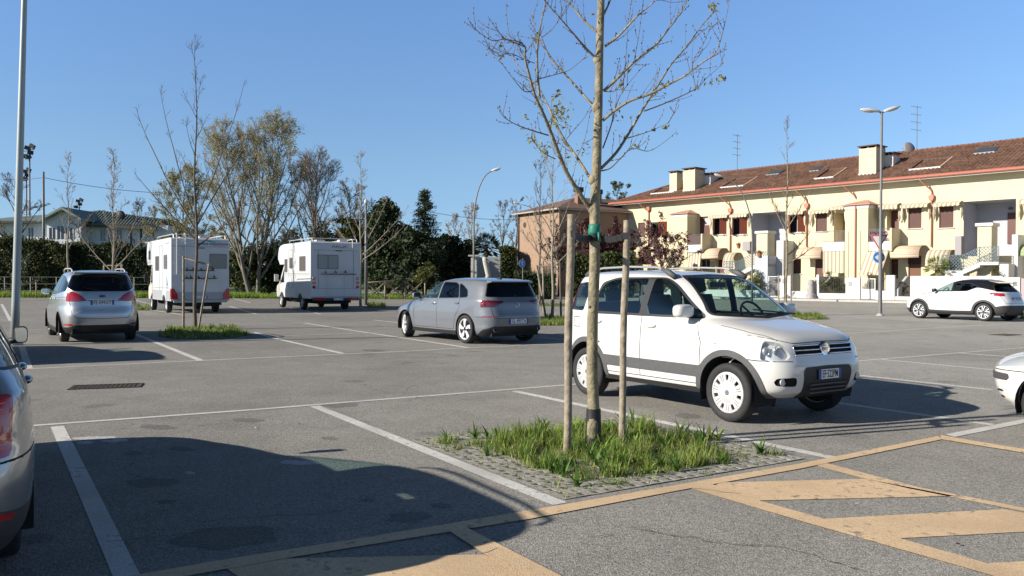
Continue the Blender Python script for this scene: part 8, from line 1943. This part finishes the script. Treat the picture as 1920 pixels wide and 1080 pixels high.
def bigtree(px, Y, ytop, label, seed, wpx, r0=.3, leaf=None, nleaf=0, ls=.10, n=14, z0f=.12, ang=(.25, .8), mat=BARKD, tmat=TWIG, twn=(6, 10), grp='trees behind the car park', name='tree', stems=1, tw2=(2, 5), up=.35, cone=.62):
    global ends; ends = []
    rg = random.Random(seed); b = at(px, 540, Y); g = empty(name, (b.x, Y, 0), 0, label, 'tree', grp); zt = at(px, ytop, Y).z; wd = wpx/FPX*Y/2
    tr, br, tw = MB(), MB(), MB(); rm = .010*Y/60
    for s_ in range(stems):
        a0 = s_*2*PI/max(stems, 1)+1; off = .0 if stems == 1 else .35
        P = [Vector((math.cos(a0)*off*(1+i*.9)+.1*math.sin(i+seed), math.sin(a0)*off+.1*math.cos(i*1.7), zt*(1-.08*s_)*i/12)) for i in range(13)]; R_ = [r0*(1-.93*(i/12)**.8) for i in range(13)]; tr.tube(P, R_, 8, cap=False)
        for i in range(n):
            t = z0f+(.96-z0f)*(i+rg.random()*.7)/n; k = t*12; j = int(k); p = P[j].lerp(P[j+1], k-j); a = rg.uniform(*ang); az = i*2.4+rg.uniform(-.5, .5)
            d = Vector((math.sin(a)*math.cos(az), math.sin(a)*math.sin(az)*.8, math.cos(a))); L_ = wd*1.25*(1-cone*max(0, (t-.25)/.75))*rg.uniform(.85, 1.15)/max(.45, math.sin(a))*.8
            q = limb(br, p, d, min(L_, (zt-p.z)*.8+.7), max(.03, R_[j]*.55), rg, up, .07, 8, 5, .2)
            sub([br, tw, tw], *q, rg, 0, [dict(n=twn, len=wd*.5, ang=(.35, .85), up=.4, r=.5, rmin=rm*1.3, segs=5), dict(n=(4, 7), len=wd*.2, ang=(.4, .9), up=.3, r=.6, rmin=rm, segs=3), dict(n=tw2, len=wd*.09, ang=(.4, .9), up=.3, r=.6, rmin=rm*.85, segs=2)])
    tr.build('trunk', mat, g, smooth=True); br.build('branches', mat, g, smooth=True); tw.build('twigs', tmat, g, fixn=False)
    if leaf:
        lb = MB(); E = [e for e in ends if e[2] >= 1]
        for _ in range(nleaf): e = rg.choice(E); p = rg.choice(e[0]); leafquad(lb, p+Vector((rg.gauss(0, .08), rg.gauss(0, .08), rg.gauss(0, .08))), ls*rg.uniform(.5, 1.3), rg, rg.randrange(len(leaf)), .8)
        lb.build('crown', leaf, g, fixn=False)
    return g
bigtree(474, 66, 238, 'big two-stemmed tree with pale catkins and yellow-green buds behind the motorhomes', 21, 225, .2, [LYG, LYG, LOL], 34000, .05, n=26, z0f=.09, ang=(.3, .75), mat=plain('mid_bark', (.16, .14, .11), .9), tmat=TWIGP, stems=2, twn=(9, 12), up=.55, cone=.86)
bigtree(345, 70, 330, 'lower part-leafed pale tree left of the big catkin tree', 22, 140, .17, [LYG, LOL], 14000, .055, n=20, z0f=.10, ang=(.3, .8), mat=MATS['mid_bark'], tmat=TWIGP, twn=(8, 11), up=.6, cone=.8)
bigtree(592, 72, 306, 'round bare grey-green tree behind the second motorhome', 23, 200, .24, [LOL, LDK2], 5000, .04, n=28, z0f=.08, ang=(.3, 1.15), twn=(9, 13), tw2=(3, 6), cone=.4)
bigtree(655, 76, 352, 'smaller bare tree right of the round grey-green one', 24, 90, .18, [LOL], 2500, .05, n=18, twn=(8, 12), ang=(.3, .9))
bigtree(30, 68, 338, 'bare dark tree at the far left edge before the pale house', 25, 110, .25, None, 0, n=13, z0f=.3, ang=(.5, 1.15), up=.1)
bigtree(150, 74, 400, 'low spreading bare tree in front of the pale house', 26, 80, .15, None, 0, n=10, z0f=.3, ang=(.6, 1.2), up=.1)
bigtree(265, 88, 385, 'bare twiggy tree at the right end of the pale house', 27, 90, .15, [LBRN], 600, .05, n=11)
bigtree(885, 125, 392, 'pale distant bare tree left of the curved lamp', 28, 75, .2, None, 0, n=16, z0f=.1, ang=(.15, .5), mat=BARKP, tmat=TWIGP); bigtree(850, 120, 410, 'pale distant bare tree nearest the spruce', 29, 60, .2, None, 0, n=14, z0f=.1, ang=(.15, .5), mat=BARKP, tmat=TWIGP)
bigtree(943, 92, 388, 'bare tree just left of the brick house', 30, 75, .2, None, 0, n=14, z0f=.15); bigtree(968, 104, 372, 'bare tree top over the roof end of the brick house', 31, 60, .2, None, 0, n=11, z0f=.2)
bigtree(1158, 125, 350, 'olive-budded tree between the brick house and the row of houses', 32, 80, .25, [LOL, LDK2], 4500, .12, n=14); bigtree(290, 78, 400, 'bare shrubby tree between the brown house and the first motorhome', 33, 60, .14, [LYG], 1500, .06, n=11)
def evergreen(name, px, Y, ytop, ybot, wpx, label, seed, mats=(None,), n=9000, s_=.16, lobes=5, grp='evergreens behind the timber fence', trunk=True):
    rg = random.Random(seed); b = at(px, 540, Y); g = empty(name, (b.x, Y, 0), 0, label, 'tree', grp); zt, zb_ = at(px, ytop, Y).z, max(.0, at(px, ybot, Y).z); wd = wpx/FPX*Y/2; lb = MB(); h = zt-zb_
    for i in range(lobes):
        t = (i+.5)/lobes; c = Vector((rg.uniform(-.45, .45)*wd, rg.uniform(-.4, .4)*wd, zb_+h*(.12+.72*t))); rr = wd*(.75-.30*t)*rg.uniform(.85, 1.15)
        crown(lb, c, (rr, rr*.8, h/lobes*.85), n//lobes, s_, rg, tuple(range(len(mats))))
    crown(lb, Vector((0, 0, zb_+h*.45)), (wd*.7, wd*.5, h*.45), n//3, s_*1.3, rg, (0,), .1)
    lb.build('crown', list(mats), g, fixn=False)
    if trunk: mb = MB(); mb.tube([(0, 0, 0), (.05, 0, zb_+h*.6)], [.2, .08], 8); mb.build('trunk', BARKD, g, smooth=True)
    return g
evergreen('magnolia_tree', 728, 66, 362, 548, 110, 'dark glossy broad evergreen with a ragged top right of the second motorhome', 41, (LDK, LDK2), 14000, .17, 6)
evergreen('evergreen_tree', 845, 70, 432, 545, 90, 'low dark evergreen mass between the spruce and the gate pillar', 42, (LDK,), 9000, .17)
evergreen('evergreen_tree', 775, 64, 430, 548, 120, 'dark evergreen mass below the spruce', 43, (LDK,), 9000, .18, 4)
evergreen('evergreen_tree', 667, 72, 392, 545, 85, 'yellow-green bushy tree left of the dark glossy evergreen', 44, (LOL, LDK2), 8000, .14)
evergreen('evergreen_tree', 560, 70, 455, 548, 190, 'dark thicket behind the second motorhome', 45, (LDK, LDK2), 9000, .17, 5); evergreen('evergreen_tree', 455, 68, 455, 550, 130, 'dark undergrowth at the foot of the big catkin tree', 46, (LDK, LOL), 7000, .15, 4); evergreen('evergreen_tree', 345, 74, 425, 548, 90, 'dark ivy-clad growth behind the first motorhome', 47, (LDK, LOL), 5000, .15, 4)
evergreen('evergreen_tree', 525, 74, 420, 545, 90, 'grey-brown twiggy thicket between the two motorhomes', 48, (LOL, LBRN, LDK2), 6000, .11, 5); evergreen('evergreen_tree', 615, 78, 408, 540, 95, 'olive thicket behind the roof of the second motorhome', 49, (LOL, LDK2, LDK), 6500, .12, 5); evergreen('evergreen_tree', 415, 76, 415, 545, 90, 'olive-brown thicket right of the first motorhome roof', 51, (LOL, LBRN, LYG), 5500, .10, 5)
# spruce: tiers of drooping branches
rg = random.Random(50); b = at(796, 540, 67); sp_ = empty('spruce_tree', (b.x, 67, 0), 0, 'pointed dark spruce rising above the evergreens', 'tree'); zt = at(796, 352, 67).z; lb, br = MB(), MB()
for i in range(26):
    t = i/26; z_ = .8+(zt-.8)*t; L_ = 2.5*(1-t)**.8+.12
    for k in range(9):
        a = rg.uniform(0, 2*PI); p = Vector((0, 0, z_)); q = limb(br, p, Vector((math.cos(a), math.sin(a), .12)), L_*rg.uniform(.75, 1.1), .03, rg, -.25, .04, 5, 3, .4)
        for j in range(1, 6):
            for _ in range(9): leafquad(lb, q[0][j].lerp(q[0][j-1], rg.random())+Vector((rg.gauss(0, .13), rg.gauss(0, .13), rg.gauss(-.07, .09))), rg.uniform(.06, .14), rg, rg.choice((0, 0, 1)), .4)
mb = MB(); mb.tube([(0, 0, 0), (0, 0, zt)], [.2, .02], 8); mb.build('trunk', BARKD, sp_); br.build('branches', BARKD, sp_); lb.build('crown', [LDK, LDK2], sp_, fixn=False)
# hedges
def hedge(x0, x1, ytop, Y, th, label, mats, n, seed, s_=.09, wave=6, zb=.0):
    rg = random.Random(seed); a, b = at(x0, 540, Y), at(x1, 540, Y); g = empty('hedge', (a.x, Y, 0), 0, label, 'hedge'); w_ = b.x-a.x; lb = MB(); zt = at(x0, ytop, Y).z
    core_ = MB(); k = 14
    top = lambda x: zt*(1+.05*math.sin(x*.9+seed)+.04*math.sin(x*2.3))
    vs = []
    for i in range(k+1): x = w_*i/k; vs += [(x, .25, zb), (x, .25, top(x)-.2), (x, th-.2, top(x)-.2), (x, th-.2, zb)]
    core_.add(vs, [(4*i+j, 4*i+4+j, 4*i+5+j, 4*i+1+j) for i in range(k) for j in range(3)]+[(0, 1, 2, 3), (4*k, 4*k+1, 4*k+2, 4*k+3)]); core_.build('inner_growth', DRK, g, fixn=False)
    for _ in range(n):
        x = rg.uniform(-.1, w_+.1); q = rg.random(); tz = top(x)
        if q < .62: p = Vector((x, rg.gauss(.1, .12), rg.uniform(zb, tz)))
        else: p = Vector((x, rg.uniform(0, th), tz+rg.gauss(-.08, .12)))
        leafquad(lb, p+Vector((0, .1*math.sin(x*3+p.z*2), 0)), s_*rg.uniform(.6, 1.3), rg, rg.randrange(len(mats)), .7)
    lb.build('foliage', list(mats), g, fixn=False); return g
hedge(-70, 128, 452, 65.5, 2.0, 'tall dark clipped hedge at the left, before the pale house', (LDK, LDK, LOL), 16000, 61, .10); hedge(130, 292, 462, 66.2, 2.0, 'dark hedge continuing to the first motorhome', (LDK, LDK, LDK2), 15000, 62, .10)
evergreen('shrub', 42, 64.4, 470, 545, 40, 'pale-leaved climbing shrub standing out of the left hedge', 63, (LDK2, plain('variegated_leaf', (.16, .17, .12), .8)), 2500, .09, 4, None, False)['category'] = 'shrub'
hedge(938, 968, 470, 82, 2.0, 'dark tall hedge left of the brick house corner', (LDK, LOL), 3500, 64, .12); hedge(966, 1040, 513, 62, 1.2, 'low green hedge at the foot of the brick house', (LDK2, LDK), 4000, 65, .08); hedge(1062, 1190, 478, 68, 2.2, 'ivy-green hedge below the plum trees', (LDK2, LDK, LOL), 9000, 66, .11)
evergreen('shrub', 797, 58.5, 489, 528, 48, 'loose olive-green shrub behind the end of the timber fence', 67, (LOL, LDK2), 2600, .07, 4, None, False)['category'] = 'shrub'; evergreen('shrub', 745, 60, 512, 540, 50, 'low grey-green scrub under the timber rail', 68, (LDK2, plain('grey_green_leaf', (.13, .15, .10), .8)), 1500, .06, 3, None, False)['category'] = 'shrub'
evergreen('shrub', 882, 74, 448, 500, 38, 'bright green shrub left of the short palm', 69, (LGN, LOL), 2600, .09, 3, None, False)['category'] = 'shrub'; evergreen('shrub', 955, 84, 455, 520, 26, 'yellow-green shrub beside the brick house wall', 70, (LGN, LDK2), 2000, .10, 4, None, False)['category'] = 'shrub'
# plum trees
def plum(px, Y, ytop, ybot, wpx, label, seed, n, pink, s_=.08):
    rg = random.Random(seed); b = at(px, 540, Y); g = empty('plum_tree', (b.x, Y, 0), 0, label, 'tree'); zt, z0 = at(px, ytop, Y).z, max(1.0, at(px, ybot, Y).z); wd = wpx/FPX*Y/2
    global ends; ends = []; tr, tw = MB(), MB(); q = limb(tr, Vector((0, 0, 0)), Vector((0, 0, 1)), z0, .09, rg, .1, .02, 5, 7, .8)
    for i in range(15):
        a = rg.uniform(.15, .95); az = i*2.4; qq = limb(tr, q[0][-1-(i % 2)], Vector((math.sin(a)*math.cos(az), math.sin(a)*math.sin(az), math.cos(a))), (zt-z0)*rg.uniform(.75, 1.0), .045, rg, .15, .07, 7, 4); sub([tr, tw, tw], *qq, rg, 0, [dict(n=(7, 11), len=wd*.5, ang=(.4, .9), up=.3, r=.5, rmin=.012), dict(n=(3, 6), len=wd*.2, ang=(.4, .9), up=.2, r=.6, rmin=.010, segs=3)])
    tr.build('trunk', BARKD, g, smooth=True); tw.build('twigs', TWIG, g, fixn=False); lb = MB(); E = [e for e in ends]
    for _ in range(n): e = rg.choice(E); leafquad(lb, rg.choice(e[0])+Vector((rg.gauss(0, .07), rg.gauss(0, .07), rg.gauss(0, .07))), s_*rg.uniform(.5, 1.3), rg, 1 if rg.random() < pink else 0, .75)
    lb.build('crown', [LPUR, LPNK], g, fixn=False)
plum(1243, 62, 398, 505, 100, 'purple plum tree with pale blossom before the left end of the row of houses', 71, 5200, .28); plum(1122, 72, 398, 500, 105, 'dense dark red plum tree filling the gap behind the foreground stakes', 72, 11000, .06, .11); plum(1168, 76, 425, 520, 80, 'second dark red plum tree touching the corner of the row of houses', 73, 8000, .05, .11); plum(1048, 74, 415, 500, 60, 'small brown-red tree before the brick house', 74, 2200, .0, .09)
# palms
def palm(px, Y, ytop, ybase, label, seed, n=46, L_=1.5, trunk=True, m=(LDK2, LGN), dead=False):
    rg = random.Random(seed); b = at(px, 540, Y); g = empty('palm', (b.x, Y, 0), 0, label, 'palm'); zc = (at(px, ytop, Y).z+at(px, ybase, Y).z)/2; lb = MB()
    for i in range(n):
        a = rg.uniform(0, 2*PI); el = rg.uniform(-.7, 1.4); d = Vector((math.cos(a)*math.cos(el), math.sin(a)*math.cos(el), math.sin(el))); st = Vector((0, 0, zc)); P = [st+d*L_*t+Vector((0, 0, -.25*L_*t*t)) for t in (0, .3, .55)]; lb.tube(P, .012, 3, 0)
        c = P[-1]; side = d.cross(Vector((0, 0, 1))).normalized()
        for k in range(13):    # fan of narrow blades
            f = (k-6)/6*1.25; dd = (d*math.cos(f)+side*math.sin(f)); e = c+dd*L_*.5*rg.uniform(.85, 1.1)+Vector((0, 0, -.12*L_*abs(f))); nrm = dd.cross(d+Vector((.01, .02, .3))).normalized()*.02*L_
            lb.add([c, c+(e-c)*.5+nrm, e, c+(e-c)*.5-nrm], [(0, 1, 2, 3)], rg.choice((0, 0, 1)))
    lb.build('fronds', list(m), g, fixn=False)
    if trunk: mb = MB(); mb.tube([(0, 0, 0), (.03, 0, zc*.5), (0, 0, zc)], [.16, .15, .17], 9); mb.build('trunk', plain('palm_fibre', (.15, .11, .07), .95, var=.3, scale=12, bump=.8, bscale=20), g, smooth=True)
palm(911, 70, 436, 486, 'dark round-headed palm rising behind the grey garden wall', 81, 70, 1.35, m=(LDK, LDK2)); palm(1757, 57, 486, 516, 'spiky green palm with yellowing fronds behind the long white wall', 82, 40, .95, m=(LGN, LYG)); palm(1786, 57.5, 488, 516, 'darker low palm right of the yellowing palm', 83, 30, .8, m=(LDK2, LDK))
mb = MB(); p0 = at(913, 540, 62.5); t_ = at(913, 482, 62.5).z; g = empty('bare_trunk', (p0.x, 62.5, 0), 0, 'pale bent tree stump in front of the grey garden wall', 'tree'); mb.tube([(-.1, 0, 0), (-.08, 0, t_*.45), (.12, 0, t_*.55), (-.15, 0, t_*.9), (-.2, 0, t_)], [.22, .20, .21, .19, .17], 9); mb.build('stem', plain('pale_trunk', (.42, .39, .33), .9, var=.1), g, smooth=True)
# garden bushes on the right
def bush(px, py_top, o, wpx, label, seed, m, n=1200, s_=.05, name='bush'):
    s_a = FS(px, o); p = F0+FD*s_a+FN*o; rg = random.Random(seed); g = empty(name, (p.x, p.y, .1), 0, label, 'bush'); zt = FZ(px, py_top, o)-.1; r_ = wpx/FPX*p.y/2; lb = MB()
    for i in range(3): crown(lb, Vector((rg.uniform(-.3, .3)*r_, 0, zt*.5+.15*i)), (r_*.8, r_*.5, zt*.42), n//3, s_, rg, tuple(range(len(m))), .3)
    lb.build('foliage', list(m), g, fixn=False); return g
bush(1423, 505, 3.4, 34, 'bright green rounded bush left of the grey louvred gate', 91, (LGN, LOL), 2600); bush(1408, 516, 3.2, 40, 'dark green bush under the bright rounded one', 92, (LDK2, LDK), 2400); bush(1380, 508, 3.2, 40, 'dark shrub below the first outside stairs', 93, (LDK2, LOL), 1800)
bush(1560, 512, 3.8, 48, 'ivy and shrubs thick behind the iron railing', 94, (LDK2, LOL, LDK), 3800, .05); bush(1582, 528, 4.05, 14, 'climbing green plant against the letterbox pier', 95, (LGN, LDK2), 700, .04); bush(1637, 512, 3.6, 44, 'dark brown-green shrub behind the white garden gate', 96, (LDK2, LBRN), 1800, .05); bush(1692, 534, 3.4, 26, 'low shrub with pale flowers in the planted entrance', 97, (LDK2, LPNK), 1000, .04); bush(1870, 509, 3.0, 60, 'flat-topped dark bush behind the roof of the white crossover', 98, (LDK, LDK2), 1800, .05); bush(1345, 512, 3.2, 60, 'green shrubs above the roof of the white small car', 99, (LDK2, LOL), 2200, .05)
# ---- verges and the far tree pits
def grass_px(px_poly, n, h0, h1, seed, wd=.02, clump=.3): return grassfield('grass', [toUV(G(*p)) for p in px_poly], n, h0, h1, seed=seed, wd=wd, clump=clump)
def pit(px_poly, n, seed, h=(.08, .3)):
    pts = [G(*p) for p in px_poly]; sheet('pit_soil', pts, .006, SOIL); return grass_px(px_poly, n, *h, seed, .02, .5)
pit([(295, 631), (318, 614), (440, 613), (470, 628), (440, 634), (330, 636)], 3800, 101, (.06, .2)); pit([(1004, 611), (1010, 597), (1100, 597), (1110, 610)], 2600, 102, (.1, .3)); pit([(945, 573), (955, 569), (1080, 570), (1080, 575)], 1500, 103); pit([(688, 577), (690, 570), (722, 571), (724, 577)], 900, 104, (.15, .4)); pit([(248, 582), (254, 576), (282, 576), (280, 582)], 700, 105); pit([(1478, 600), (1470, 590), (1540, 591), (1556, 599)], 2200, 106, (.1, .3)); pit([(1890, 597), (1900, 590), (1960, 591), (1960, 598)], 900, 107)
VGRASS = [GRA, GRD, GRA]
def verge(x0, x1, Y0, Y1, n, seed, h=(.12, .45)):
    r = random.Random(seed); mb = MB()
    for _ in range(n):
        x, y = r.uniform(x0, x1), Y0+(Y1-Y0)*r.random()**1.4; blade_mesh(mb, x, y, -.03, r.uniform(*h), .05, r.uniform(0, .2), r.uniform(0, 6.28), r.uniform(.02, .2), 2, r.choice((0, 0, 2)))
    o = mb.build('grass', VGRASS, fixn=False); o['kind'] = 'stuff'
verge(-45, -19, 61.5, 64, 16000, 111, (.2, .6)); verge(-19, 2, 61.5, 64, 9000, 112)
# windblown leaves and bits lying about the asphalt
r = random.Random(200); mb = MB()
for _ in range(170):
    x, y = UV(r.uniform(-6, 14), r.uniform(1.5, 20)); z = .012; a = r.uniform(0, 6.28); s_ = r.uniform(.010, .028); c, s = math.cos(a)*s_, math.sin(a)*s_
    mb.add([(x-c, y-s, z), (x+s*.5, y-c*.5, z+.006), (x+c, y+s, z+.002), (x-s*.5, y+c*.5, z+.004)], [(0, 1, 2, 3)], r.choice((0, 0, 1)))
o = mb.build('fallen_leaves', [LBRN, plain('pale_litter', (.42, .40, .34), .8)], fixn=False); o['kind'] = 'stuff'
